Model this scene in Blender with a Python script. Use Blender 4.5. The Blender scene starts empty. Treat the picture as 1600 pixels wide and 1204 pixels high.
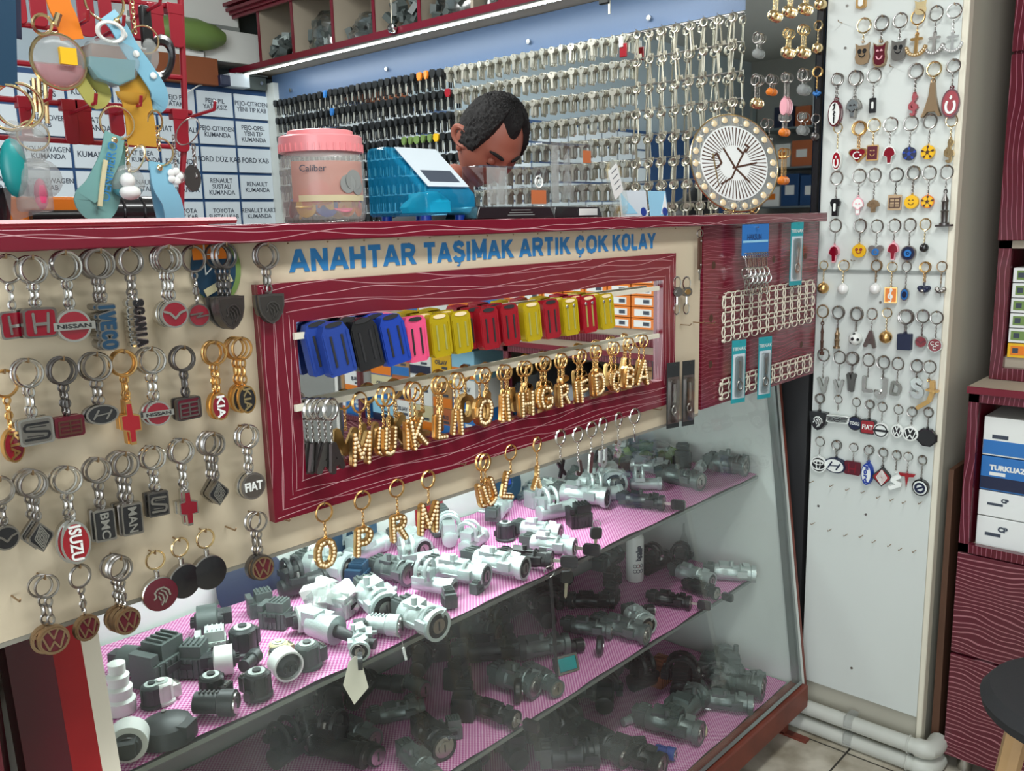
import bpy, bmesh, math, random
import numpy as np
from mathutils import Vector, Matrix, Euler
sc = bpy.context.scene
C = sc.collection
# ---------------------------------------------------------------- camera
YAW, PITCH, ROLL, FPX, CZ = math.radians(47.28), math.radians(10.483), math.radians(-1.366), 1379.5, 1.5
_cy, _sy, _cp, _sp = math.cos(YAW), math.sin(YAW), math.cos(PITCH), math.sin(PITCH)
FW = Vector((_sy*_cp, _cy*_cp, -_sp)); _R = Vector((_cy, -_sy, 0)); _U = _R.cross(FW)
RT = _R*math.cos(ROLL)+_U*math.sin(ROLL); UP = -_R*math.sin(ROLL)+_U*math.cos(ROLL)
cam = bpy.data.cameras.new('camera'); camo = bpy.data.objects.new('camera', cam); C.objects.link(camo)
camo.matrix_world = Matrix(((RT.x, UP.x, -FW.x, 0), (RT.y, UP.y, -FW.y, 0), (RT.z, UP.z, -FW.z, CZ), (0, 0, 0, 1)))
cam.sensor_width = 36; cam.lens = FPX/1600*36; cam.clip_start = 0.02
sc.camera = camo
# ---------------------------------------------------------------- light and exposure
sc.view_settings.view_transform = 'Standard'; sc.view_settings.look = 'None'; sc.view_settings.gamma = 1
sc.view_settings.use_curve_mapping = False; sc.view_settings.exposure = 0.0
w = bpy.data.worlds.new('street_sky'); sc.world = w; w.use_nodes = True
w.node_tree.nodes['Background'].inputs[0].default_value = (.85, .93, 1, 1); w.node_tree.nodes['Background'].inputs[1].default_value = 2.0
def area(name, loc, rot, sx, sy, power, col=(1, 1, 1)):
    l = bpy.data.lights.new(name, 'AREA'); l.shape = 'RECTANGLE'; l.size = sx; l.size_y = sy; l.energy = power; l.color = col
    o = bpy.data.objects.new(name, l); C.objects.link(o); o.location = loc; o.rotation_euler = rot; return o
area('ceiling_tube_light', (0.9, 0.2, 2.70), (0, 0, 0), 1.4, .25, 34, (.97, 1, .98))
area('back_tube_light', (0.9, 2.3, 2.70), (0, 0, 0), 1.4, .25, 44, (.97, 1, .98))
area('street_daylight', (-2.3, -0.9, 1.5), (0, math.radians(-90), 0), 2.0, 2.2, 48, (.92, .97, 1))
area('showcase_strip_light', (1.12, 1.33, 1.062), (0, 0, 0), 1.1, .05, 6.5, (.86, 1, .98))
area('key_wall_strip_light', (2.232, 2.4, 2.15), (0, math.radians(-25), 0), .03, 2.2, 3, (.95, 1, 1))
# ---------------------------------------------------------------- pixel rays onto real planes
def ray(px, py): return RT*((px-800)/FPX)+UP*(-(py-602)/FPX)+FW
def on_y(px, py, y): d = ray(px, py); d = d*(y/d.y); return Vector((d.x, d.y, d.z+CZ))
def on_x(px, py, x): d = ray(px, py); d = d*(x/d.x); return Vector((d.x, d.y, d.z+CZ))
def on_z(px, py, z): d = ray(px, py); d = d*((z-CZ)/d.z); return Vector((d.x, d.y, d.z+CZ))
def mpp(p): return (Vector(p)-Vector((0, 0, CZ))).dot(FW)/FPX
R = math.radians; PI = math.pi
# ---------------------------------------------------------------- materials
M = {}
def mat(name, col, rough=.5, metal=0, spec=None, bump=0, bscale=200, alpha=None, trans=0, coat=0, ior=None, emit=None, es=0, var=0, vscale=6):
    m = bpy.data.materials.new(name); m.use_nodes = True; nt = m.node_tree; b = nt.nodes['Principled BSDF']
    b.inputs['Base Color'].default_value = (*col, 1); b.inputs['Roughness'].default_value = rough; b.inputs['Metallic'].default_value = metal
    if trans: b.inputs['Transmission Weight'].default_value = trans
    if ior: b.inputs['IOR'].default_value = ior
    if coat: b.inputs['Coat Weight'].default_value = coat; b.inputs['Coat Roughness'].default_value = .08
    if emit: b.inputs['Emission Color'].default_value = (*emit, 1); b.inputs['Emission Strength'].default_value = es
    if alpha is not None: b.inputs['Alpha'].default_value = alpha
    tc = nt.nodes.new('ShaderNodeTexCoord')
    n = nt.nodes.new('ShaderNodeTexNoise'); n.inputs['Scale'].default_value = vscale; n.inputs['Detail'].default_value = 4
    nt.links.new(tc.outputs['Object'], n.inputs['Vector'])
    if var:
        mx = nt.nodes.new('ShaderNodeMix'); mx.data_type = 'RGBA'; mx.inputs[0].default_value = 0
        mr = nt.nodes.new('ShaderNodeMapRange'); mr.inputs[1].default_value = .35; mr.inputs[2].default_value = .7; mr.inputs[4].default_value = var
        nt.links.new(n.outputs[0], mr.inputs[0]); nt.links.new(mr.outputs[0], mx.inputs[0])
        mx.inputs[6].default_value = (*col, 1); mx.inputs[7].default_value = (*[c*.45 for c in col], 1)
        nt.links.new(mx.outputs[2], b.inputs['Base Color'])
    if bump:
        n2 = nt.nodes.new('ShaderNodeTexNoise'); n2.inputs['Scale'].default_value = bscale; nt.links.new(tc.outputs['Object'], n2.inputs['Vector'])
        bp = nt.nodes.new('ShaderNodeBump'); bp.inputs['Strength'].default_value = bump; bp.inputs['Distance'].default_value = .002
        nt.links.new(n2.outputs[0], bp.inputs['Height']); nt.links.new(bp.outputs[0], b.inputs['Normal'])
    M[name] = m; return m
def hexc(h):
    v = [int(h[i:i+2], 16)/255 for i in (0, 2, 4)]
    return tuple(c/12.92 if c <= .04045 else ((c+.055)/1.055)**2.4 for c in v)
def lines_mat(name, base, line, spacing, width, amp, direction, nscale=2.2, cross=False):
    """laminate printed with fine wavy light lines running along 'h' or 'v'"""
    m = mat(name, base, .22, coat=.3); nt = m.node_tree; b = nt.nodes['Principled BSDF']
    tc = nt.nodes.new('ShaderNodeTexCoord'); sp = nt.nodes.new('ShaderNodeSeparateXYZ'); nt.links.new(tc.outputs['Object'], sp.inputs[0])
    def mth(op, a, bb=None, c=None):
        n = nt.nodes.new('ShaderNodeMath'); n.operation = op
        for i, v in enumerate((a, bb, c)):
            if v is None: continue
            if isinstance(v, (int, float)): n.inputs[i].default_value = v
            else: nt.links.new(v, n.inputs[i])
        return n.outputs[0]
    u = mth('ADD', sp.outputs[0], sp.outputs[1]); z = sp.outputs[2]
    al, ac = (u, z) if direction == 'h' else (z, u)
    res = None
    for k in range(2 if cross else 1):
        cb = nt.nodes.new('ShaderNodeCombineXYZ'); nt.links.new(mth('MULTIPLY', al, nscale), cb.inputs[0]); nt.links.new(mth('MULTIPLY', ac, nscale*1.3), cb.inputs[1]); cb.inputs[2].default_value = k*7.3
        n = nt.nodes.new('ShaderNodeTexNoise'); n.inputs['Scale'].default_value = 2.4; n.inputs['Detail'].default_value = 1.5; nt.links.new(cb.outputs[0], n.inputs['Vector'])
        f = mth('FRACT', mth('DIVIDE', mth('ADD', ac, mth('MULTIPLY', n.outputs[0], amp)), spacing*(1+.37*k)))
        l = mth('LESS_THAN', f, width*(1-.3*k)/spacing)
        res = l if res is None else mth('MAXIMUM', res, l)
    mx = nt.nodes.new('ShaderNodeMix'); mx.data_type = 'RGBA'; mx.inputs[6].default_value = (*base, 1); mx.inputs[7].default_value = (*line, 1)
    nt.links.new(res, mx.inputs[0]); nt.links.new(mx.outputs[2], b.inputs['Base Color'])
    return m
BURG = hexc('6e1427')
lines_mat('laminate_h', BURG, hexc('c99aa0'), .0165, .0008, .05, 'h', 1.5, cross=True)
lines_mat('laminate_v', BURG, hexc('c99aa0'), .0165, .0008, .05, 'v', 1.5, cross=True)
lines_mat('peg_laminate', hexc('6a1226'), hexc('9c4c5c'), .009, .0008, .05, 'h', cross=True)
lines_mat('drawer_laminate', hexc('5a1c2a'), hexc('a87078'), .0125, .0026, .06, 'h', 3)
lines_mat('door_laminate', hexc('561322'), hexc('a06070'), .012, .0012, .04, 'v')
mat('burgundy', BURG, .3)
mat('cream', hexc('cdbfa6'), .55, var=.06, vscale=3)
mat('cream_edge', hexc('8d8a80'), .5)
mat('letter_blue', hexc('2b78b2'), .5)
mat('mirror', (.93, .95, .94), .015, 1)
mat('chrome', (.6, .59, .57), .2, 1); mat('steel', (.38, .36, .34), .28, 1); mat('gunmetal', (.16, .15, .145), .32, .9)
mat('gold', (.72, .44, .17), .28, 1); mat('pale_gold', (.85, .66, .36), .22, 1); mat('bronze', (.36, .25, .15), .4, .9)
mat('pearl', (.9, .72, .45), .2, .1, coat=.6); mat('white_pearl', (.85, .84, .82), .15, coat=.8)
mat('key_steel', (.62, .6, .52), .33, .9); mat('key_brass', (.5, .47, .38), .35, .9)
mat('cast', hexc('b9c4c2'), .42, .55, bump=.3, bscale=300); mat('cast_dark', hexc('6d7674'), .42, .6, bump=.3, bscale=300)
mat('grey_plastic', hexc('4a5250'), .5, bump=.2); mat('light_plastic', hexc('aab3ae'), .5); mat('black_plastic', hexc('17191a'), .38)
mat('dark_plastic', hexc('2a2e2f'), .45); mat('cream_plastic', hexc('c9c09a'), .5); mat('white_plastic', hexc('d9dbd6'), .45)
mat('red', hexc('920f1e'), .25, coat=.4); mat('enamel_red', hexc('7d0a20'), .16, coat=.7); mat('dark_red', hexc('571021'), .25, coat=.4)
mat('rack_red', hexc('941829'), .35, coat=.3); mat('post_red', hexc('a01c22'), .4, var=.5)
mat('black', (.012, .012, .014), .25, coat=.4); mat('matt_black', (.02, .02, .022), .6); mat('slate', hexc('24435c'), .35, .2)
mat('dark_shield', hexc('4b4744'), .4, .6); mat('white', hexc('e4e6e2'), .4); mat('white_rubber', hexc('e9ece8'), .5)
mat('navy', hexc('1b2340'), .4); mat('blue', hexc('1d3fa0'), .35); mat('royal', hexc('233f8e'), .4)
mat('box_blue', hexc('2a6fb5'), .45); mat('deep_blue', hexc('1f4470'), .45); mat('sky', hexc('8ec4de'), .4)
mat('yellow', hexc('e8b51e'), .4); mat('orange', hexc('e07a1c'), .4); mat('orange_box', hexc('b5643a'), .6); mat('green', hexc('6f8a4a'), .5)
mat('pink', hexc('e0507c'), .4); mat('soft_pink', hexc('e8a5b0'), .4); mat('lid_pink', hexc('e58f93'), .35, coat=.2); mat('grey', hexc('8a8f8c'), .5)
mat('cardboard', hexc('a98258'), .8, var=.15); mat('brown_card', hexc('8a4d2c'), .8, var=.2); mat('dark_brown', hexc('4a2c1e'), .5)
mat('panel_white', hexc('cfd4d0'), .35, var=.03, vscale=2); mat('wall_white', hexc('c6c9c4'), .7, var=.05, vscale=2)
mat('back_wall', hexc('b9cad3'), .7); mat('column_side', hexc('b9b5a6'), .6, var=.12, vscale=3)
mat('pipe', hexc('c6c8c0'), .4, var=.15); mat('shelf_beige', hexc('a59a89'), .6); mat('blue_board', hexc('4d6484'), .4)
mat('skin', hexc('985a48'), .5, bump=.15, bscale=400); mat('lip', hexc('8a4a3e'), .5); mat('hair', (.006, .005, .005), .85, bump=1, bscale=500)
mat('shirt', hexc('1d2024'), .85, bump=.3, bscale=300)
mat('led', (1, 1, 1), .5, emit=(.9, 1, 1), es=14)
mat('label_paper', hexc('c5cfd6'), .5); mat('ink', hexc('3a4250'), .6); mat('paper', hexc('e2e4e2'), .6); mat('net_white', hexc('dcd6c4'), .5)
mat('edge_metal', hexc('8d9491'), .3, .7); mat('wood_red', hexc('7a3a2c'), .5, var=.5, vscale=14); mat('wood', hexc('b89468'), .5, var=.3, vscale=12)
mat('dark_wood', hexc('5b3c2a'), .6, var=.3, vscale=10); mat('teal', hexc('158a8a'), .35); mat('teal_card', hexc('2796a0'), .4)
mat('fabric_black', (.02, .02, .022), .9, bump=.3); mat('silver_fabric', hexc('8f9290'), .35, .35)
mat('aqua_cloth', hexc('2ab9c4'), .6)
def glass(name, col, fac, rough=0.0, tint=(1, 1, 1)):
    """thin clear sheet: mostly transparent, a little gloss"""
    m = bpy.data.materials.new(name); m.use_nodes = True; nt = m.node_tree; nt.nodes.clear()
    o = nt.nodes.new('ShaderNodeOutputMaterial'); t = nt.nodes.new('ShaderNodeBsdfTransparent'); t.inputs[0].default_value = (*tint, 1)
    g = nt.nodes.new('ShaderNodeBsdfGlossy'); g.inputs[0].default_value = (*col, 1); g.inputs['Roughness'].default_value = rough
    fr = nt.nodes.new('ShaderNodeLayerWeight'); pw = nt.nodes.new('ShaderNodeMath'); pw.operation = 'POWER'; pw.inputs[1].default_value = 5
    mm = nt.nodes.new('ShaderNodeMath'); mm.operation = 'MULTIPLY_ADD'; mm.inputs[1].default_value = .85; mm.inputs[2].default_value = fac
    nt.links.new(fr.outputs['Facing'], pw.inputs[0]); nt.links.new(pw.outputs[0], mm.inputs[0]); mx = nt.nodes.new('ShaderNodeMixShader'); nt.links.new(mm.outputs[0], mx.inputs[0])
    nt.links.new(t.outputs[0], mx.inputs[1]); nt.links.new(g.outputs[0], mx.inputs[2]); nt.links.new(mx.outputs[0], o.inputs[0]); M[name] = m; return m
def tinted(name, col, mixw, rough=.1, tint=None):
    """translucent coloured plastic: diffuse body mixed with coloured transparency and gloss"""
    m = bpy.data.materials.new(name); m.use_nodes = True; nt = m.node_tree; nt.nodes.clear()
    o = nt.nodes.new('ShaderNodeOutputMaterial'); t = nt.nodes.new('ShaderNodeBsdfTransparent'); t.inputs[0].default_value = (*(tint or col), 1)
    p = nt.nodes.new('ShaderNodeBsdfPrincipled'); p.inputs['Base Color'].default_value = (*col, 1); p.inputs['Roughness'].default_value = rough
    mx = nt.nodes.new('ShaderNodeMixShader'); mx.inputs[0].default_value = mixw
    nt.links.new(t.outputs[0], mx.inputs[1]); nt.links.new(p.outputs[0], mx.inputs[2]); nt.links.new(mx.outputs[0], o.inputs[0]); M[name] = m; return m
glass('showcase_glass', (.9, 1, .97), .04, .02, (.95, .98, .96))
m = M['showcase_glass']; nt = m.node_tree; out = [n for n in nt.nodes if n.type == 'OUTPUT_MATERIAL'][0]; mx0 = out.inputs[0].links[0].from_node     # patchy pale haze mixed into the pane, standing in for foggy reflections
df = nt.nodes.new('ShaderNodeBsdfDiffuse'); df.inputs[0].default_value = (.75, .8, .77, 1); nz = nt.nodes.new('ShaderNodeTexNoise'); nz.inputs['Scale'].default_value = 3.5; nz.inputs['Detail'].default_value = 5
tc = nt.nodes.new('ShaderNodeTexCoord'); nt.links.new(tc.outputs['Object'], nz.inputs[0]); mr = nt.nodes.new('ShaderNodeMapRange'); mr.inputs[1].default_value = .4; mr.inputs[2].default_value = .75; mr.inputs[3].default_value = .015; mr.inputs[4].default_value = .12
mx1 = nt.nodes.new('ShaderNodeMixShader'); nt.links.new(nz.outputs[0], mr.inputs[0]); nt.links.new(mr.outputs[0], mx1.inputs[0]); nt.links.new(mx0.outputs[0], mx1.inputs[1]); nt.links.new(df.outputs[0], mx1.inputs[2]); nt.links.new(mx1.outputs[0], out.inputs[0])
glass('clear', (1, 1, 1), .1, .05, (.93, .95, .94)); glass('bag_film', (1, 1, 1), .2, .25, (.82, .86, .86))
tinted('blue_tint', hexc('1c9ccb'), .34, .1, (.5, .84, .95)); tinted('label_tint', hexc('d9a79a'), .6, .3, (.95, .8, .75)); tinted('yellow_tint', hexc('c9b21f'), .62, .15, hexc('e6d860'))
tinted('red_tint', hexc('b01c2c'), .7, .15); tinted('jar_clear', hexc('d8dcd8'), .2, .08, (.96, .96, .95)); tinted('frost_blue', hexc('8fc6dc'), .75, .3)
tinted('frost_teal', hexc('7fb0ac'), .75, .3); tinted('amber_tint', hexc('d0a040'), .7, .2); tinted('pink_liquid', hexc('e0808c'), .6, .1)
tinted('aqua_liquid', hexc('6fc0cc'), .55, .1); tinted('smoke', hexc('c4c8c6'), .25, .15, (.9, .9, .9)); tinted('olive_tint', hexc('b9b464'), .7, .3)
# pink woven shelf liner
m = mat('liner', hexc('c0559c'), .7); nt = m.node_tree; b = nt.nodes['Principled BSDF']
tc = nt.nodes.new('ShaderNodeTexCoord'); mp = nt.nodes.new('ShaderNodeMapping'); mp.inputs['Scale'].default_value = (1, 1, 0); nt.links.new(tc.outputs['Object'], mp.inputs[0])
ck = nt.nodes.new('ShaderNodeTexChecker'); ck.inputs['Scale'].default_value = 230; ck.inputs[1].default_value = (*hexc('b8408f'), 1); ck.inputs[2].default_value = (*hexc('e6b4d4'), 1)
nt.links.new(mp.outputs[0], ck.inputs[0]); nt.links.new(ck.outputs[0], b.inputs['Base Color'])
# floor tiles
m = mat('floor_tiles', hexc('b5ab98'), .3); nt = m.node_tree; b = nt.nodes['Principled BSDF']
tc = nt.nodes.new('ShaderNodeTexCoord'); mp = nt.nodes.new('ShaderNodeMapping'); mp.inputs['Location'].default_value = (.02, .13, 0)
nt.links.new(tc.outputs['Object'], mp.inputs[0]); br = nt.nodes.new('ShaderNodeTexBrick'); br.offset = 0; br.inputs['Scale'].default_value = 1
br.inputs['Brick Width'].default_value = .33; br.inputs['Row Height'].default_value = .33; br.inputs['Mortar Size'].default_value = .003; br.inputs['Mortar'].default_value = (.03, .025, .02, 1)
nz = nt.nodes.new('ShaderNodeTexNoise'); nz.inputs['Scale'].default_value = 9; nz.inputs['Detail'].default_value = 6; nt.links.new(tc.outputs['Object'], nz.inputs[0])
cr = nt.nodes.new('ShaderNodeValToRGB'); cr.color_ramp.elements[0].color = (*hexc('8d8370'), 1); cr.color_ramp.elements[1].color = (*hexc('cfc8b8'), 1); cr.color_ramp.elements[0].position = .3; cr.color_ramp.elements[1].position = .65
nt.links.new(nz.outputs[0], cr.inputs[0]); nt.links.new(mp.outputs[0], br.inputs[0]); nt.links.new(cr.outputs[0], br.inputs[1]); nt.links.new(cr.outputs[0], br.inputs[2]); nt.links.new(br.outputs[0], b.inputs['Base Color'])
# ---------------------------------------------------------------- mesh builder
GL = {   # stroke letters in a unit-high box: (width, strokes)
 'A': (.78, [[(.06, 0), (.39, 1), (.72, 0)], [(.2, .3), (.58, .3)]]), 'N': (.72, [[(.09, 0), (.09, 1), (.63, 0), (.63, 1)]]), 'H': (.72, [[(.09, 0), (.09, 1)], [(.63, 0), (.63, 1)], [(.09, .52), (.63, .52)]]),
 'T': (.66, [[(.33, 0), (.33, .95)], [(.03, .92), (.63, .92)]]), 'R': (.72, [[(.09, 0), (.09, .92), (.42, .92), (.6, .84), (.62, .68), (.55, .54), (.42, .48), (.12, .48)], [(.4, .46), (.66, 0)]]),
 'S': (.66, [[(.58, .76), (.52, .88), (.36, .94), (.18, .9), (.1, .76), (.16, .62), (.35, .53), (.54, .44), (.6, .28), (.52, .12), (.34, .06), (.16, .1), (.08, .26)]]),
 'I': (.26, [[(.13, 0), (.13, 1)]]), 'M': (.86, [[(.09, 0), (.09, 1), (.43, .2), (.77, 1), (.77, 0)]]), 'K': (.74, [[(.09, 0), (.09, 1)], [(.62, 1), (.14, .42)], [(.3, .56), (.68, 0)]]),
 'C': (.7, [[(.6, .74), (.5, .9), (.34, .94), (.17, .86), (.09, .64), (.09, .36), (.17, .14), (.34, .06), (.5, .1), (.61, .26)]]),
 'O': (.78, [[(.39, .94), (.6, .86), (.69, .64), (.69, .36), (.6, .14), (.39, .06), (.18, .14), (.09, .36), (.09, .64), (.18, .86), (.39, .94)]]),
 'L': (.6, [[(.09, 1), (.09, .07), (.56, .07)]]), 'Y': (.7, [[(.04, 1), (.35, .46), (.66, 1)], [(.35, .46), (.35, 0)]]), 'U': (.72, [[(.09, 1), (.09, .3), (.16, .12), (.36, .06), (.56, .12), (.63, .3), (.63, 1)]]),
 'G': (.76, [[(.64, .76), (.52, .9), (.36, .94), (.18, .86), (.09, .64), (.09, .36), (.18, .14), (.36, .06), (.56, .1), (.65, .24), (.65, .45), (.42, .45)]]),
 'F': (.6, [[(.09, 0), (.09, .93), (.56, .93)], [(.09, .5), (.5, .5)]]), 'D': (.72, [[(.09, .07), (.09, .93), (.36, .93), (.56, .84), (.64, .62), (.64, .38), (.56, .16), (.36, .07), (.09, .07)]]),
 'B': (.7, [[(.09, .07), (.09, .93), (.42, .93), (.57, .84), (.57, .64), (.44, .53), (.1, .53)], [(.44, .53), (.61, .42), (.61, .18), (.44, .07), (.09, .07)]]),
 'P': (.68, [[(.09, 0), (.09, .93), (.42, .93), (.59, .83), (.61, .68), (.55, .53), (.42, .45), (.12, .45)]]), 'J': (.56, [[(.46, 1), (.46, .28), (.38, .12), (.24, .06), (.1, .14), (.07, .3)]]),
 'V': (.7, [[(.04, 1), (.35, 0), (.66, 1)]]), 'W': (1., [[(.05, 1), (.27, 0), (.5, .8), (.73, 0), (.95, 1)]]), 'E': (.62, [[(.56, .93), (.09, .93), (.09, .07), (.58, .07)], [(.09, .5), (.5, .5)]]),
 'Z': (.66, [[(.06, .93), (.58, .93), (.08, .07), (.6, .07)]]),
}
class MB:
    def __init__(s): s.v = []; s.f = []; s.ns = 0
    def add(s, vs, fs, mx=None):
        n = len(s.v)
        s.v += [tuple(mx @ Vector(v)) if mx else tuple(v) for v in vs]; s.f += [tuple(i+n for i in f) for f in fs]; return s
    def box(s, c, d, rot=None, taper=1.0):
        x, y, z = (k/2 for k in d); t = taper
        vs = [(-x, -y, -z), (x, -y, -z), (x, y, -z), (-x, y, -z), (-x*t, -y*t, z), (x*t, -y*t, z), (x*t, y*t, z), (-x*t, y*t, z)]
        mx = Matrix.Translation(c) @ (Euler(rot).to_matrix().to_4x4() if rot else Matrix())
        return s.add(vs, [(0, 3, 2, 1), (4, 5, 6, 7), (0, 1, 5, 4), (1, 2, 6, 5), (2, 3, 7, 6), (3, 0, 4, 7)], mx)
    def bb(s, a, b): return s.box([(p+q)/2 for p, q in zip(a, b)], [abs(q-p) for p, q in zip(a, b)])
    def lathe(s, prof, org=(0, 0, 0), axis=(0, 0, 1), n=20, a0=0, a1=2*PI):
        """prof: list of (radius, height) along axis"""
        q = Vector((0, 0, 1)).rotation_difference(Vector(axis)).to_matrix().to_4x4(); mx = Matrix.Translation(org) @ q
        full = abs(a1-a0-2*PI) < 1e-6; k = n if full else n+1; vs = []; fs = []
        for r, h in prof:
            for i in range(k):
                a = a0+(a1-a0)*i/n; vs.append((r*math.cos(a), r*math.sin(a), h))
        for j in range(len(prof)-1):
            for i in range(n):
                i2 = (i+1) % k; fs.append((j*k+i, j*k+i2, (j+1)*k+i2, (j+1)*k+i))
        if full:
            if prof[0][0] > 1e-6: fs.append(tuple(range(k-1, -1, -1)))
            if prof[-1][0] > 1e-6: fs.append(tuple((len(prof)-1)*k+i for i in range(k)))
        return s.add(vs, fs, mx)
    def cyl(s, a, b, r, n=10, r2=None):
        a, b = Vector(a), Vector(b); return s.lathe([(r, 0), (r if r2 is None else r2, (b-a).length)], a, b-a, n)
    def torus(s, c, Rr, r, axis=(0, 1, 0), n=22, m=6, sx=1, sz=1):
        q = Vector((0, 0, 1)).rotation_difference(Vector(axis)).to_matrix().to_4x4(); vs = []; fs = []
        for i in range(n):
            a = 2*PI*i/n
            for j in range(m):
                t = 2*PI*j/m; rr = Rr+r*math.cos(t); vs.append((rr*math.cos(a)*sx, rr*math.sin(a)*sz, r*math.sin(t)))
        for i in range(n):
            for j in range(m): fs.append((i*m+j, ((i+1) % n)*m+j, ((i+1) % n)*m+(j+1) % m, i*m+(j+1) % m))
        return s.add(vs, fs, Matrix.Translation(c) @ q)
    def tube(s, pts, r, n=6, closed=False, flat=1.0):
        pts = [Vector(p) for p in pts]; k = len(pts); vs = []; fs = []; up = None
        for i, p in enumerate(pts):
            a = pts[i-1] if i or closed else p; b = pts[(i+1) % k] if i < k-1 or closed else p
            t = (b-a).normalized()
            if up is None: up = Vector((0, 0, 1)) if abs(t.z) < .9 else Vector((1, 0, 0))
            u = up.cross(t).normalized(); v2 = t.cross(u); up = v2
            rr = r[i] if isinstance(r, (list, tuple)) else r
            for j in range(n):
                an = 2*PI*j/n; vs.append(p+u*rr*math.cos(an)+v2*rr*flat*math.sin(an))
        for i in range(k if closed else k-1):
            for j in range(n): fs.append((i*n+j, i*n+(j+1) % n, ((i+1) % k)*n+(j+1) % n, ((i+1) % k)*n+j))
        if not closed: fs.append(tuple(range(n-1, -1, -1))); fs.append(tuple((k-1)*n+j for j in range(n)))
        return s.add(vs, fs)
    def sphere(s, c, r, n=12, m=8, sc3=(1, 1, 1)):
        prof = [(max(1e-7, math.sin(PI*i/m)), -math.cos(PI*i/m)) for i in range(m+1)]
        t = MB().lathe(prof, n=n); mx = Matrix.Translation(c) @ Matrix.Diagonal((r*sc3[0], r*sc3[1], r*sc3[2], 1)); return s.add(t.v, t.f, mx)
    def prism(s, out, y0, y1, scale=1, c=(0, 0)):
        """outline in x,z extruded along y (front is smaller y)"""
        k = len(out); p = [(c[0]+x*scale, c[1]+z*scale) for x, z in out]
        vs = [(x, y0, z) for x, z in p]+[(x, y1, z) for x, z in p]
        fs = [tuple(range(k)), tuple(range(2*k-1, k-1, -1))]+[(i, k+i, k+(i+1) % k, (i+1) % k) for i in range(k)]
        return s.add(vs, fs)
    def ring2(s, out, inn, y0, y1):
        k = len(out); vs = []
        for y in (y0, y1):
            vs += [(x, y, z) for x, z in out]+[(x, y, z) for x, z in inn]
        fs = []
        for i in range(k):
            j = (i+1) % k
            fs += [(i, j, k+j, k+i), (2*k+i, 3*k+i, 3*k+j, 2*k+j), (i, 2*k+i, 2*k+j, j), (k+i, k+j, 3*k+j, 3*k+i)]
        return s.add(vs, fs)
    def stroke(s, pts, wd, y0, y1, closed=False):
        """flat ribbon letter stroke, capsules in the x,z plane"""
        pts = [Vector((a, b)) for a, b in pts]; n = len(pts)
        for i in range(n if closed else n-1):
            a, b = pts[i], pts[(i+1) % n]; d = (b-a)
            if d.length < 1e-7: continue
            d.normalize(); p = Vector((-d.y, d.x)); h = wd/2
            o = [a+p*h, a-d*h*.6+p*h*.5, a-d*h*.6-p*h*.5, a-p*h, b-p*h, b+d*h*.6-p*h*.5, b+d*h*.6+p*h*.5, b+p*h]
            s.prism([(q.x, q.y) for q in o], y0-wd*.012*(i+1+3*(s.ns % 7)), y1)
        s.ns += 1
        return s
    def mesh(s, name, material, smooth=True):
        me = bpy.data.meshes.new(name); me.from_pydata(s.v, [], s.f)
        bm = bmesh.new(); bm.from_mesh(me); bmesh.ops.recalc_face_normals(bm, faces=bm.faces); bm.to_mesh(me); bm.free()
        if material: me.materials.append(M[material] if isinstance(material, str) else material)
        if smooth:
            for p in me.polygons: p.use_smooth = True
            me.set_sharp_from_angle(angle=R(38))
        me.update(); return me
    def obj(s, name, material, parent=None, loc=(0, 0, 0), rot=(0, 0, 0), bevel=0, label=None, smooth=True):
        return mobj(name, s.mesh(name, material, smooth), parent, loc, rot, bevel, label)
def mobj(name, me, parent=None, loc=(0, 0, 0), rot=(0, 0, 0), bevel=0, label=None):
    o = bpy.data.objects.new(name, me); C.objects.link(o); o.location = loc; o.rotation_euler = rot
    if parent: o.parent = parent
    if bevel: md = o.modifiers.new('bevel', 'BEVEL'); md.width = bevel; md.segments = 2; md.limit_method = 'ANGLE'; md.angle_limit = R(40)
    if label: o['label'] = label
    return o
def thing(name, label, cat, loc=(0, 0, 0), rot=(0, 0, 0), group=None):
    o = bpy.data.objects.new(name, None); C.objects.link(o); o.empty_display_size = .02; o.location = loc; o.rotation_euler = rot
    return tag(o, label, cat, group)
def tag(o, label, cat, group=None):
    o['label'] = label; o['category'] = cat
    if group: o['group'] = group
    return o
def struct(o): o['kind'] = 'structure'; return o
CH = {}
def copy_tree(o, parent=None, label=None, group=None, loc=None, rot=None, scale=None):
    c = o.copy(); C.objects.link(c); c.parent = parent
    if parent is None:
        if label: c['label'] = label
        if group: c['group'] = group
        if loc is not None: c.location = loc
        if rot is not None: c.rotation_euler = rot
        if scale is not None: c.scale = (scale, scale, scale)
    for ch in list(o.children): copy_tree(ch, c)
    return c
TXT = {}
def text_mesh(s, size, depth, material, xs=1.0, bold=0.0, align='CENTER', key=None, italic=0, space=1.0):
    k = (s, size, depth, material, xs, bold, align, italic)
    if k in TXT: return TXT[k]
    cu = bpy.data.curves.new('t', 'FONT'); cu.body = s; cu.size = size; cu.extrude = depth; cu.offset = bold; cu.align_x = align; cu.align_y = 'CENTER'; cu.resolution_u = 3; cu.shear = italic; cu.space_line = space
    o = bpy.data.objects.new('t', cu); C.objects.link(o); dg = bpy.context.evaluated_depsgraph_get(); me = bpy.data.meshes.new_from_object(o.evaluated_get(dg))
    bpy.data.objects.remove(o); bpy.data.curves.remove(cu)
    me.transform(Matrix.Rotation(PI/2, 4, 'X') @ Matrix.Diagonal((xs, 1, 1, 1)))   # now in x,z, facing -y
    me.materials.clear(); me.materials.append(M[material]); TXT[k] = me; return me
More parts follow.
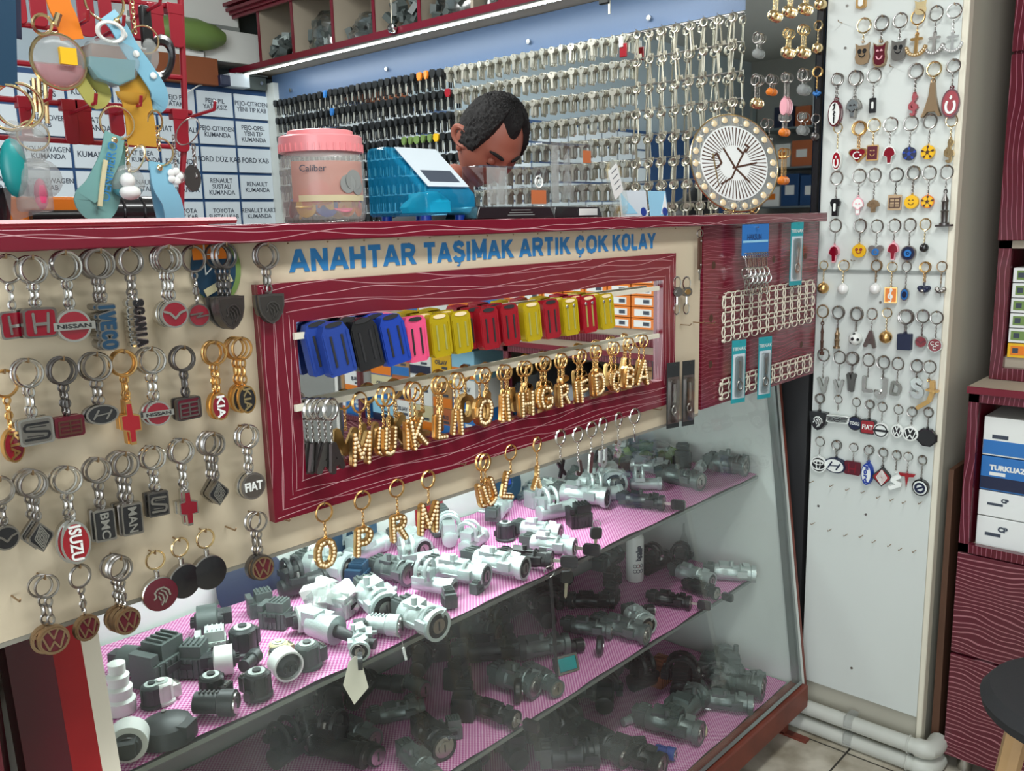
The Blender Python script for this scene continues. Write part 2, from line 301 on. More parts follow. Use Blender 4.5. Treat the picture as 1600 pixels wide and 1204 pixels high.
def text(s, size, material, parent, loc, rot=(0, 0, 0), name='lettering', depth=.0006, xs=1.0, bold=0.0, align='CENTER', italic=0, space=1.0):
    return mobj(name, text_mesh(s, size, depth, material, xs, bold, align, italic=italic, space=space), parent, loc, rot)
def ell(a, b=None, n=28, c=(0, 0)): b = a if b is None else b; return [(c[0]+a*math.cos(2*PI*i/n), c[1]+b*math.sin(2*PI*i/n)) for i in range(n)]
def arc(cx, cz, a, b, t0, t1, n=10): return [(cx+a*math.cos(R(t0+(t1-t0)*i/n)), cz+b*math.sin(R(t0+(t1-t0)*i/n))) for i in range(n+1)]
def rrect(w, h, r, n=4):
    o = []
    for cx, cz, a in ((w/2-r, h/2-r, 0), (-w/2+r, h/2-r, 90), (-w/2+r, -h/2+r, 180), (w/2-r, -h/2+r, 270)): o += arc(cx, cz, r, r, a, a+90, n)
    return o
# ================================================================ room shell
struct(MB().bb((-2.6, -2.3, -.1), (3.3, 3.95, 0)).obj('floor', 'floor_tiles'))
struct(MB().bb((-2.6, -2.3, 2.8), (3.3, 3.95, 2.9)).obj('ceiling', 'wall_white'))
struct(MB().bb((-2.6, 3.85, 0), (3.3, 3.95, 2.8)).obj('wall_back', 'back_wall'))
struct(MB().bb((3.2, -2.3, 0), (3.3, 3.85, 2.8)).obj('wall_right', 'wall_white'))
struct(MB().bb((-2.6, -2.4, 0), (3.3, -2.3, 2.8)).obj('wall_front', 'wall_white'))
struct(MB().bb((-2.7, .6, 0), (-2.6, 3.85, 2.8)).obj('wall_left', 'wall_white'))
# ================================================================ counter front
FY = 1.0
ct = thing('display_counter', 'tall burgundy and cream shop counter with blue lettering above a framed mirror strip', 'counter', (0, 0, 0))
MB().bb((-.35, .978, 1.482), (2.29, 1.60, 1.505)).obj('counter_top', 'laminate_h', ct, bevel=.002)
MB().bb((-.35, 1.0, 1.072), (1.692, 1.018, 1.482)).obj('front_board', 'cream', ct)
MB().bb((-.35, 1.0005, 1.066), (1.692, 1.0175, 1.0722)).obj('board_edge', 'cream_edge', ct)
PB = on_y(1090, 500, 1.0).x
pegb = MB()
MB().bb((1.70, .998, 1.078), (2.285, 1.016, 1.482)).obj('peg_board', 'peg_laminate', ct)
MB().bb((-.35, 1.58, .72), (2.29, 1.60, 1.482)).obj('back_board', 'cream', ct)
# frame and mirror
ox0, ox1, oz0, oz1 = .602, 1.572, 1.118, 1.430
ix0, ix1, iz0, iz1 = .655, 1.525, 1.172, 1.378
def frame_piece(pts, matn, name):
    s = MB(); k = len(pts); s.prism(pts, .986, 1.0); return s.obj(name, matn, ct, smooth=False)
frame_piece([(ox0, oz1), (ox1, oz1), (ix1, iz1), (ix0, iz1)], 'laminate_h', 'mirror_frame_rail')
frame_piece([(ox0, oz0), (ox1, oz0), (ix1, iz0), (ix0, iz0)], 'laminate_h', 'mirror_frame_rail')
frame_piece([(ox0, oz0), (ox0, oz1), (ix0, iz1), (ix0, iz0)], 'laminate_v', 'mirror_frame_stile')
frame_piece([(ox1, oz0), (ox1, oz1), (ix1, iz1), (ix1, iz0)], 'laminate_v', 'mirror_frame_stile')
MB().bb((ix0-.01, .9975, iz0-.01), (ix1+.01, .9995, iz1+.01)).obj('mirror_pane', 'mirror', ct)
# lettering, set word by word so the spacing is the photograph's
ZC0, ZC1 = on_y(475, 424, 1).z, on_y(475, 388.5, 1).z
for wd, xa, xb in (('ANAHTAR', 452, 648), ('TAŞIMAK', 662, 801), ('ARTIK', 812, 890), ('ÇOK', 899, 949), ('KOLAY', 957, 1023)):
    a = on_y(xa, 400, 1).x; b = on_y(xb, 390, 1).x; h = ZC1-ZC0; gap = .13
    tot = sum(GL[{'Ş': 'S', 'Ç': 'C'}.get(c, c)][0] for c in wd)+gap*(len(wd)-1); k = (b-a)/tot; x = a
    for c in wd:
        w_, st_ = GL[{'Ş': 'S', 'Ç': 'C'}.get(c, c)]; s = MB(); wdt = .25*h
        for pl in st_:
            for i in range(len(pl)-1):
                (x0, z0), (x1, z1) = pl[i], pl[i+1]; P0 = Vector((x+x0*k, ZC0+z0*h)); P1 = Vector((x+x1*k, ZC0+z1*h)); d = (P1-P0).normalized(); n = Vector((-d.y, d.x))*wdt/2
                e0 = .35*wdt if i and len(pl) > 4 else 0; e1 = .35*wdt if i < len(pl)-2 and len(pl) > 4 else 0
                P0 = P0-d*e0; P1 = P1+d*e1
                if abs(d.x) > .15 and abs(d.y) > .3 and len(pl) <= 5:      # slanted strokes end flat
                    hx = wdt/2/abs(d.y); o = [(P0.x-hx, P0.y), (P0.x+hx, P0.y), (P1.x+hx, P1.y), (P1.x-hx, P1.y)]
                else: o = [(P0+n).to_tuple(), (P0-n).to_tuple(), (P1-n).to_tuple(), (P1+n).to_tuple()]
                s.prism(o, .9992-.00003*i-.00012*(st_.index(pl)), 1.0002)
        if c in 'ŞÇ': xm = x+w_*k/2; s.stroke([(xm, ZC0+.0005), (xm+.0022, ZC0-.0032), (xm+.001, ZC0-.006), (xm-.003, ZC0-.0065)], .0026, .9992, 1.0002)
        o = s.obj('blue_letter', 'letter_blue', ct, smooth=False); x += (w_+gap)*k
# pinholes along the board's top edge (nail heads)
for i in range(16):
    MB().cyl((.66+i*.062, .9985, 1.4795), (.66+i*.062, 1.001, 1.4795), .0011, 6).obj('nail_head', 'bronze', ct)
# peg board drilled holes
for px, py in ((1115, 414), (1209, 405), (1111, 497), (1110, 569), (1252, 538), (1258, 400)):
    q = on_y(px, py, .998); MB().lathe([(.0085, 0), (.0085, .0006)], (q.x, .9977, q.z), (0, 1, 0), 16).obj('drilled_hole', 'dark_brown', ct)
# two cream rods in front of the mirror
for (a, b) in (((459, 525), (1026, 450)), ((461, 637), (1026, 524))):
    q0, q1 = on_y(*a, .985), on_y(*b, .985)
    MB().box(((q0.x+q1.x)/2, .982, (q0.z+q1.z)/2), (q1.x-q0.x+.004, .005, .0085), (0, -math.atan2(q1.z-q0.z, q1.x-q0.x), 0)).obj('hanging_rod', 'net_white', ct)
# ================================================================ glass showcase below
S = thing('glass_showcase', 'glass showcase with slanting front and three pink lined shelves under the counter', 'showcase')
XL, XR = .405, 2.285
def gy(z): return 1.106-(1.003-z)*.124       # y of the slanting glass at height z
ZB, ZT = .165, 1.066
MB().add([(XL, gy(ZB), ZB), (XR, gy(ZB), ZB), (XR, gy(ZT), ZT), (XL, gy(ZT), ZT)], [(0, 1, 2, 3)]).obj('front_pane', 'showcase_glass', S)
MB().bb((XL-.02, gy(ZB)-.022, .095), (XR+.012, gy(ZB)+.03, .163)).obj('bottom_rail', 'wood_red', S, bevel=.004)
MB().tube([(XL, gy(ZB)-.003, ZB+.004), (XR, gy(ZB)-.003, ZB+.004)], .006, 4).obj('glass_channel', 'edge_metal', S)
for x, nm, mm, wd in ((XR+.001, 'corner_profile', 'edge_metal', .012), (XR+.016, 'side_post', 'panel_white', .012), (XR+.030, 'side_post', 'wood_red', .012), (XL-.008, 'corner_profile', 'net_white', .022), (XL-.036, 'side_post', 'post_red', .034), (XL-.078, 'side_post', 'dark_red', .05)):
    z0 = .10; s = MB(); y0, y1 = gy(z0), gy(ZT); t = .022 if x > 1 else .03
    s.add([(x-wd/2, y0-.004, z0), (x+wd/2, y0-.004, z0), (x+wd/2, y0+t, z0), (x-wd/2, y0+t, z0), (x-wd/2, y1-.004, ZT), (x+wd/2, y1-.004, ZT), (x+wd/2, y1+t, ZT), (x-wd/2, y1+t, ZT)],
          [(0, 3, 2, 1), (4, 5, 6, 7), (0, 1, 5, 4), (1, 2, 6, 5), (2, 3, 7, 6), (3, 0, 4, 7)]); s.obj(nm, mm, S)
MB().add([(XR+.004, gy(ZB)+.01, .12), (XR+.004, 1.58, .12), (XR+.004, 1.58, 1.47), (XR+.004, 1.12, 1.47), (XR+.004, gy(ZT)+.01, ZT),
          (XR+.018, gy(ZB)+.01, .12), (XR+.018, 1.58, .12), (XR+.018, 1.58, 1.47), (XR+.018, 1.12, 1.47), (XR+.018, gy(ZT)+.01, ZT)],
         [(0, 1, 2, 3, 4), (9, 8, 7, 6, 5), (0, 5, 6, 1), (1, 6, 7, 2), (2, 7, 8, 3), (3, 8, 9, 4), (4, 9, 5, 0)]).obj('end_panel', 'panel_white', S)
MB().bb((XL-.004, 1.15, .12), (XL+.004, 1.58, 1.07)).obj('end_panel', 'panel_white', S)
MB().bb((XL-.02, 1.565, .12), (XR, 1.578, 1.47)).obj('back_panel', 'panel_white', S)
MB().bb((XL-.12, 1.14, .10), (XL-.105, 1.58, 1.06)).obj('end_panel', 'dark_red', S)
MB().bb((XL, 1.1, .125), (XR, 1.565, .150)).obj('bottom_board', 'panel_white', S)
for z in (.762, .452):
    MB().bb((XL+.005, 1.15, z-.008), (XR, 1.564, z)).obj('shelf', 'edge_metal', S)
MB().tube([(XL+.15, 1.145, 1.055), (1.6, 1.145, 1.055)], .006, 5).obj('light_strip', 'led', S)
for z, y0, nm, g in ((.763, 1.152, 'top', 0), (.453, 1.152, 'middle', 0), (.151, 1.04, 'bottom', 0)):
    s = MB(); nx, ny = 60, 10; rnd = random.Random(int(z*99))
    for j in range(ny+1):
        for i in range(nx+1):
            x = XL+.012+(XR-XL-.016)*i/nx; y = y0+(1.555-y0)*j/ny
            s.v.append((x, y, z+.0025+.0018*math.sin(i*.9+z*30)+(.0015*rnd.random())))
    for j in range(ny):
        for i in range(nx): a = j*(nx+1)+i; s.f.append((a, a+1, a+nx+2, a+nx+1))
    tag(s.obj('shelf_liner', 'liner'), f'pink and white woven liner mat on the {nm} showcase shelf', 'shelf liner')
for x in (2.27, 1.2, .42):
    MB().bb((x-.012, 1.03, .004), (x+.012, 1.06, .10)).bb((x-.012, .965, .0), (x+.012, 1.06, .008)).obj('leg', 'wood_red', S)
MB().bb((XL, 1.1, .03), (XR-.02, 1.12, .10)).obj('plinth', 'dark_wood', S)
# dark red end cupboard at the left of the case
MB().bb((-.33, 1.03, .05), (XL-.14, 1.56, 1.06)).obj('side_cupboard', 'dark_red', S)
# ================================================================ white column with keyring hooks
X0 = 2.36
col = thing('hook_column', 'white column with rows of small hooks standing between counter and burgundy cabinet', 'display column')
MB().bb((X0+.012, .690, .0), (3.19, 1.035, 2.8)).obj('column_core', 'column_side', col)
MB().bb((X0, .700, .140), (X0+.0118, 1.03, 1.348)).obj('lower_panel', 'panel_white', col, bevel=.001)
MB().bb((X0, .700, 1.352), (X0+.0118, 1.03, 2.8)).obj('upper_panel', 'panel_white', col, bevel=.001)
MB().bb((X0-.004, .684, .05), (X0+.03, .700, 2.8)).obj('corner_strip', 'net_white', col, bevel=.003)
MB().bb((X0-.004, .700, 1.346), (X0, 1.03, 1.354)).obj('joint_strip', 'grey', col)
for px, py in ((1321, 75), (1353, 803), (1331, 1043), (1279, 790), (1376, 472), (1324, 9)):
    q = on_x(px, py, X0); MB().cyl((X0-.002, q.y, q.z), (X0, q.y, q.z), .0035, 8).obj('screw', 'steel', col)
for k, z in ((0, .075), (1, .022)):
    p = thing('drain_pipe', ('upper' if k == 0 else 'lower')+' white plastic drain pipe along the foot of the white column', 'pipe', group='pipes at the column foot')
    yo = .66; MB().cyl((X0-.035, 1.3, z), (X0-.035, .675, z), .0215, 14).obj('pipe_run', 'pipe', p)
    MB().tube([(X0-.035, .685, z), (X0-.035, .668, z), (X0-.028, .654, z), (X0-.012, .648, z), (X0+.03, .648, z)], .0255, 12).obj('elbow', 'pipe', p)
    MB().tube([(X0+.03, .648, z), (2.39, .648, z)], .0215, 10).obj('pipe_run', 'pipe', p)
    MB().torus((X0-.035, .705, z), .0225, .003, (0, 1, 0), 14).obj('collar', 'pipe', p)
    MB().box((X0-.035, .865, z+.012), (.052, .022, .03)).obj('pipe_clip', 'smoke', p)
# ================================================================ key wall (mirror on a blue board), shelf above
K = 2.36
kw = thing('key_display_board', 'mirrored key display wall with blue top band behind the counter', 'display wall')
MB().bb((K+.006, 1.045, 1.35), (K+.03, 3.62, 2.176)).obj('backing_board', 'blue_board', kw)
MB().bb((K+.006, 1.045, 0), (K+.03, 3.62, 1.35)).obj('lower_board', 'matt_black', kw)
MB().bb((K, 1.26, 1.36), (K+.0055, 3.575, 2.062)).obj('mirror_panel', 'mirror', kw)
MB().bb((K-.006, 1.055, 1.40), (K-.001, 1.262, 2.8)).obj('mirror_panel', 'mirror', kw)
MB().bb((K-.012, 1.036, 1.40), (K+.005, 1.050, 2.8)).obj('edge_frame', 'black', kw)
MB().bb((K-.02, 3.575, .75), (K+.03, 3.64, 2.14)).obj('end_strip', 'panel_white', kw)
for px, py in ((1014, 28), (826, 65), (604, 108), (454, 141)):
    q = on_x(px, py, K); MB().cyl((K-.004, q.y, q.z), (K+.007, q.y, q.z), .008, 12).obj('screw_cap', 'chrome', kw)
sh = thing('cubby_shelf', 'long wooden cubby shelf with light strip mounted above the key wall', 'shelf')
SX = 2.215
MB().bb((SX, 1.30, 2.178), (2.42, 3.72, 2.196)).obj('bottom_board', 'shelf_beige', sh)
MB().bb((SX-.004, 1.30, 2.176), (SX, 3.72, 2.2)).obj('front_edge', 'burgundy', sh)
MB().bb((2.40, 1.30, 2.196), (2.42, 3.72, 2.8)).obj('back_board', 'shelf_beige', sh)
for y in (1.30, 1.54, 1.80, 2.055, 2.185+.0, 2.445, 2.695, 2.945, 3.215, 3.462):
    if y == 2.185: continue
    MB().bb((SX, y-.007, 2.196), (2.40, y+.007, 2.46)).obj('divider', 'shelf_beige', sh); MB().bb((SX-.003, y-.008, 2.196), (SX, y+.008, 2.46)).obj('divider_edge', 'burgundy', sh)
MB().bb((SX, 2.185-.007, 2.196), (2.40, 2.185+.007, 2.46)).obj('divider', 'shelf_beige', sh)
MB().bb((SX, 1.30, 2.46), (2.40, 3.72, 2.478)).obj('top_board', 'shelf_beige', sh)
s = MB()
for i, (dx, dz) in enumerate(((0, 0), (.012, .012), (.028, .022), (.04, .04))): s.bb((SX-.012-dx, 1.3, 2.40+dz+.002*i), (SX, 3.76, 2.413+dz+.002*i))
s.obj('crown_moulding', 'burgundy', sh)
st = MB().bb((SX-.002, 1.32, 2.166), (SX+.010, 3.70, 2.170)).obj('light_strip_base', 'white', sh)
s = MB()
for i in range(118): s.bb((SX+.0, 1.33+i*.02, 2.162), (SX+.008, 1.342+i*.02, 2.1665))
s.obj('light_strip', 'led', sh); sh.children[-1]['kind'] = 'stuff'
MB().tube([(SX, 3.70, 2.165), (2.0, 3.62, 2.10), (1.93, 3.6, 2.06)], .003, 5).obj('cable', 'white', sh)
# ================================================================ wall of labelled drawers at the back
DY = 3.64
dc = thing('drawer_cabinet', 'blue cabinet of small white labelled drawers against the back wall', 'cabinet')
MB().bb((-2.2, DY, .3), (2.352, 3.84, 2.105)).obj('cabinet_body', 'deep_blue', dc)
COLS = [2.345-.178*i for i in range(25)]
rowz = [2.09-.1165*i for i in range(6)]
names = {(0, 0): 'PEJO-CITROEN\nYENI TIP KAB', (0, 1): 'PEJO PIL\nYATAKSIZ', (0, 2): 'PEJO PIL\nYATAKLI', (1, 0): 'PEJO-OPEL\nYENI TIP\nKUMANDA', (1, 1): 'PEJO-CITROEN\nKUMANDA', (1, 2): 'FIAT SUSTALI', (1, 3): 'FIAT KUMANDA', (1, 5): 'LAND ROVER\nKAB', (0, 5): 'FORD\nMOBINS',
    (2, 0): 'FORD KAB', (2, 1): 'FORD DÜZ KAB', (2, 2): 'FIAT\nKUMANDA', (2, 3): 'FIAT EGEA\nJEEP KUMANDA', (2, 4): 'KUMANDA', (2, 5): 'VOLKSWAGEN\nKUMANDA', (3, 0): 'RENAULT\nKUMANDA', (3, 1): 'RENAULT\nSUSTALI\nKUMANDA', (3, 3): 'RENAULT\nSUSTALI', (3, 5): 'VOLKSWAGEN\nKAB',
    (4, 0): 'RENAULT KART\nKUMANDA', (4, 1): 'TOYOTA\nSUSTALI KAB', (4, 2): 'TOYOTA\nDÜZ KAB', (5, 0): 'OPEL KAB', (5, 1): 'SMART-VOLVO-\nCITROEN'}
fm = MB().box((0, 0, 0), (.166, .006, .104)).mesh('drawer', 'label_paper'); em = MB().box((0, 0, 0), (.172, .004, .110)).mesh('drawer_rim', 'deep_blue')
for r in range(6):
    for c in range(17):
        x = COLS[c]-.089; z = rowz[r]-.058
        d = mobj('drawer', fm, dc, (x, DY-.006, z))
        t = names.get((r, c)) or (['KUMANDA', 'KAB', 'SUSTALI\nKAB', 'FIAT\nKUMANDA'][(r*3+c) % 4] if c < 12 else None)
        if t: text(t, .027 if len(t) > 12 else .031, 'ink', d, (0, -.0036, 0), depth=.0002, xs=.92, bold=.0004, space=.95)
# ================================================================ keyrings
FACE_FRONT = (0, 0, 0)           # local -y looks out of the counter front
FACE_COL = (0, 0, R(-90))        # local -y looks out of the column (towards -x)
RINGS = {}
def ring_mesh(matn, flat):
    k = (matn, flat)
    if k not in RINGS:
        s = MB()
        if flat: s.torus((0, 0, 0), .5, .055, (0, 1, 0), 26, 6); s.torus((0, -.075, 0), .5, .045, (0, 1, 0), 26, 5)
        else: s.torus((0, 0, 0), .5, .045, (0, 1, 0), 24, 5)
        RINGS[k] = s.mesh('split_ring', matn)
    return RINGS[k]
def chain_mesh(L, matn, wd):
    k = ('c', round(L, 4), matn, round(wd, 4))
    if k not in RINGS:
        s = MB(); n = max(2, round(L/(wd*1.15))); st = L/n
        for i in range(n):
            z = -st*(i+.5); ax = (0, 1, 0) if i % 2 == 0 else (1, 0, 0)
            if i == n//2 and wd > .0055: s.cyl((0, 0, z+st*.45), (0, 0, z-st*.45), wd*.34, 8)
            s.torus((0, 0, z), wd*.42, wd*.17, ax, 10, 5, sx=1.0, sz=st*1.15/wd) if i % 2 == 0 else s.torus((0, 0, z), wd*.42, wd*.17, ax, 10, 5, sx=st*1.15/wd, sz=1.0)
        RINGS[k] = s.mesh('chain', matn)
    return RINGS[k]
def outline(kind, asp):
    w = asp/2
    if kind == 'disc' or kind == 'oval': return ell(w, .5, 32)
    if kind == 'rect': return rrect(asp, 1, .14*min(1, asp))
    if kind == 'sq': return rrect(asp, 1, .05)
    if kind == 'shield': return [(-w, .5), (0, .53), (w, .5), (w*.97, .12), (w*.8, -.18), (w*.4, -.42), (0, -.52), (-w*.4, -.42), (-w*.8, -.18), (-w*.97, .12)]
    if kind == 'diamond': return [(0, .5), (w, .06), (w, -.06), (0, -.5), (-w, -.06), (-w, .06)]
    if kind == 'cross': return [(-.16*asp, .5), (.12*asp, .5), (.14*asp, .2), (w, .14), (w, -.2), (.18*asp, -.2), (.16*asp, -.5), (-.12*asp, -.5), (-.14*asp, -.2), (-w, -.14), (-w, .2), (-.18*asp, .2)]
    if kind == 'oct': return [(w*math.cos(R(22.5+45*i))*1.08, .54*math.sin(R(22.5+45*i))) for i in range(8)]
    if kind == 'heart': return [(0, .3)]+arc(w*.5, .22, w*.5, .26, 150, -20, 8)+[(0, -.5)]+arc(-w*.5, .22, w*.5, .26, 200, 30, 8)
    if kind == 'mush': return [(w*.3, -.5), (w*.4, -.1)]+arc(0, 0, w, .5, 0, 180, 12)+[(-w*.4, -.1), (-w*.3, -.5)]
    if kind == 'tower': return [(-.06, .5), (.06, .5), (.1, .1), (.2, -.3), (w, -.5), (.22, -.5), (.12, -.36), (-.12, -.36), (-.22, -.5), (-w, -.5), (-.2, -.3), (-.1, .1)]
    if kind == 'owl': return [(-w, .5), (-w*.45, .38), (w*.45, .38), (w, .5), (w*.85, .1), (w, -.15), (w*.8, -.42), (w*.3, -.5), (-w*.3, -.5), (-w*.8, -.42), (-w, -.15), (-w*.85, .1)]
    if kind == 'tesla': return [(-w, .5), (w, .5), (w*.8, .3), (.12, .26), (0, -.5), (-.12, .26), (-w*.8, .3)]
    if kind == 'shirt': return [(-.2, .5), (.2, .5), (w, .3), (w*.8, .05), (w*.6, .15), (w*.55, -.5), (-w*.55, -.5), (-w*.6, .15), (-w*.8, .05), (-w, .3)]
    if kind == 'wings': return rrect(asp, .5, .2)
    return ell(w, .5)
EM = {  # emblem strokes in a box about -0.5..0.5, drawn in x,z ; value: list of (points, width)
 'vw': [([(-.17, .42), (0, .07), (.17, .42)], .065), ([(-.39, .27), (-.18, -.34), (0, -.04), (.18, -.34), (.39, .27)], .065), (ell(.46), .06)],
 'honda': [([(-.24, .36), (-.2, -.36)], .1), ([(.24, .36), (.2, -.36)], .1), ([(-.2, -.04), (.2, -.04)], .12)],
 'mazda': [([(-.42, .14), (-.2, .06), (0, -.16), (.2, .06), (.42, .14)], .09)],
 'opel': [([(-.44, .06), (.16, .1)], .07), ([(-.16, -.08), (.44, -.02)], .07), ([(.16, .1), (-.16, -.08)], .05)],
 'hyundai': [([(-.3, -.22), (-.12, .26)], .1), ([(.12, -.26), (.3, .22)], .1), ([(-.22, -.04), (.22, .06)], .07)],
 'renault': [([(0, .34), (.2, 0), (0, -.34), (-.2, 0), (0, .34)], .035), ([(0, .24), (.13, 0), (0, -.24), (-.13, 0), (0, .24)], .03), ([(0, .44), (.28, 0), (0, -.44), (-.28, 0), (0, .44)], .035), ([(0, .13), (.06, 0), (0, -.13), (-.06, 0), (0, .13)], .03)],
 'seat': [([(.38, .3), (-.3, .32), (-.38, .2), (-.36, .07), (.36, -.07), (.38, -.2), (.3, -.32), (-.38, -.3)], .1), ([(.3, .17), (-.2, .2)], .03), ([(-.3, -.17), (.2, -.2)], .03)],
 'lion': [([(-.1, .26), (-.22, .14), (-.18, -.02), (-.26, -.1)], .05), ([(-.1, .26), (.1, .28), (.26, .14), (.3, -.06)], .05), ([(0, .2), (.14, .1), (.2, -.12)], .04), ([(-.08, .12), (.04, .02), (.08, -.2), (-.02, -.36)], .04), ([(.18, -.14), (.1, -.3)], .04), ([(-.1, 0), (-.04, -.18)], .04)],
 'toyota': [(ell(.46, .34), .06), (ell(.13, .32), .05), (ell(.32, .12, c=(0, .14)), .05)],
 'nissan_ring': [(ell(.44), .08), ([(-.5, 0), (.5, 0)], .17)],
 'volvo': [(ell(.3), .14), ([(-.26, -.14), (.26, .14)], .12)],
 'suzuki': [([(.3, .34), (-.2, .1), (.3, -.1), (-.3, -.34)], .15)],
 'mini': [(ell(.15), .05), ([(-.1, 0), (.1, 0)], .08), ([(-.5, .16), (-.18, .1)], .04), ([(-.46, .04), (-.18, 0)], .04), ([(-.4, -.08), (-.18, -.1)], .04), ([(.5, .16), (.18, .1)], .04), ([(.46, .04), (.18, 0)], .04), ([(.4, -.08), (.18, -.1)], .04)],
 'rects': [([(-.4, .3), (.4, .3)], .08), ([(-.4, .3), (-.4, -.4)], .08), ([(.4, .36), (.4, -.36)], .08), ([(-.4, .06), (.36, .06)], .07), ([(-.3, -.16), (.36, -.16)], .06), ([(-.4, -.36), (.36, -.36)], .09), ([(0, .3), (0, -.36)], .06)],
 'moonstar': [(arc(-.02, 0, .26, .26, 50, 310, 14), .08), ([(.2, .0), (.3, .0)], .1), ([(.25, .06), (.25, -.06)], .07)],
 'moonstar_v': [(arc(0, -.1, .26, .26, 140, 400, 14), .09), ([(-.06, .22), (.06, .22)], .05), ([(0, .28), (0, .16)], .05), ([(-.04, .17), (.04, .27)], .04)],
 'three_moons': [(arc(-.16, .14, .13, .13, 50, 310, 10), .05), (arc(.2, .14, .13, .13, 50, 310, 10), .05), (arc(.02, -.2, .13, .13, 50, 310, 10), .05)],
 'face': [([(-.2, .14), (-.14, .2), (-.08, .14)], .05), ([(.2, .14), (.14, .2), (.08, .14)], .05), (arc(0, .0, .22, .22, 200, 340, 8), .05)],
 'hearteyes': [(ell(.08, .08, 8, (-.17, .12)), .1), (ell(.08, .08, 8, (.17, .12)), .1), (arc(0, .02, .22, .2, 200, 340, 8), .06)],
 'ball': [(ell(.09, .1, 5), .12), ([(0, .48), (0, .38)], .16), ([(.46, .14), (.36, .1)], .16), ([(-.46, .14), (-.36, .1)], .16), ([(.28, -.38), (.22, -.3)], .16), ([(-.28, -.38), (-.22, -.3)], .16), ([(0, .1), (0, .36)], .03), ([(.1, .03), (.34, .1)], .03), ([(-.1, .03), (-.34, .1)], .03), ([(.06, -.1), (.22, -.3)], .03), ([(-.06, -.1), (-.22, -.3)], .03)],
 'eye': [(ell(.2, .2, 14), .16), (ell(.03, .03, 6), .06)],
 'pentbar': [([(-.2, .2), (.2, .2), (.2, -.2), (-.2, -.2), (-.2, .2)], .09)],
 'window': [([(0, .22), (0, -.2)], .16)],
 'script': [([(-.1, .35), (.06, .42), (0, .2), (-.12, .16)], .05), ([(0, .1), (.1, .05), (-.05, -.02), (.06, -.1)], .05), ([(.02, -.14), (.02, -.4)], .05)],
 'clef': [([(0, .5), (.1, .36), (-.04, .14), (-.18, 0), (-.18, -.16), (0, -.24), (.16, -.14), (.1, 0), (-.04, -.04)], .09), ([(0, .5), (-.04, .36), (.06, -.36), (0, -.48), (-.12, -.42)], .08)],
 'check': [([(-.44, .22), (.1, -.06)], .05), ([(-.3, .34), (.3, .28)], .05)],
 'a': [([(-.3, 0), (.3, 0)], .1)],
}
FM = {}
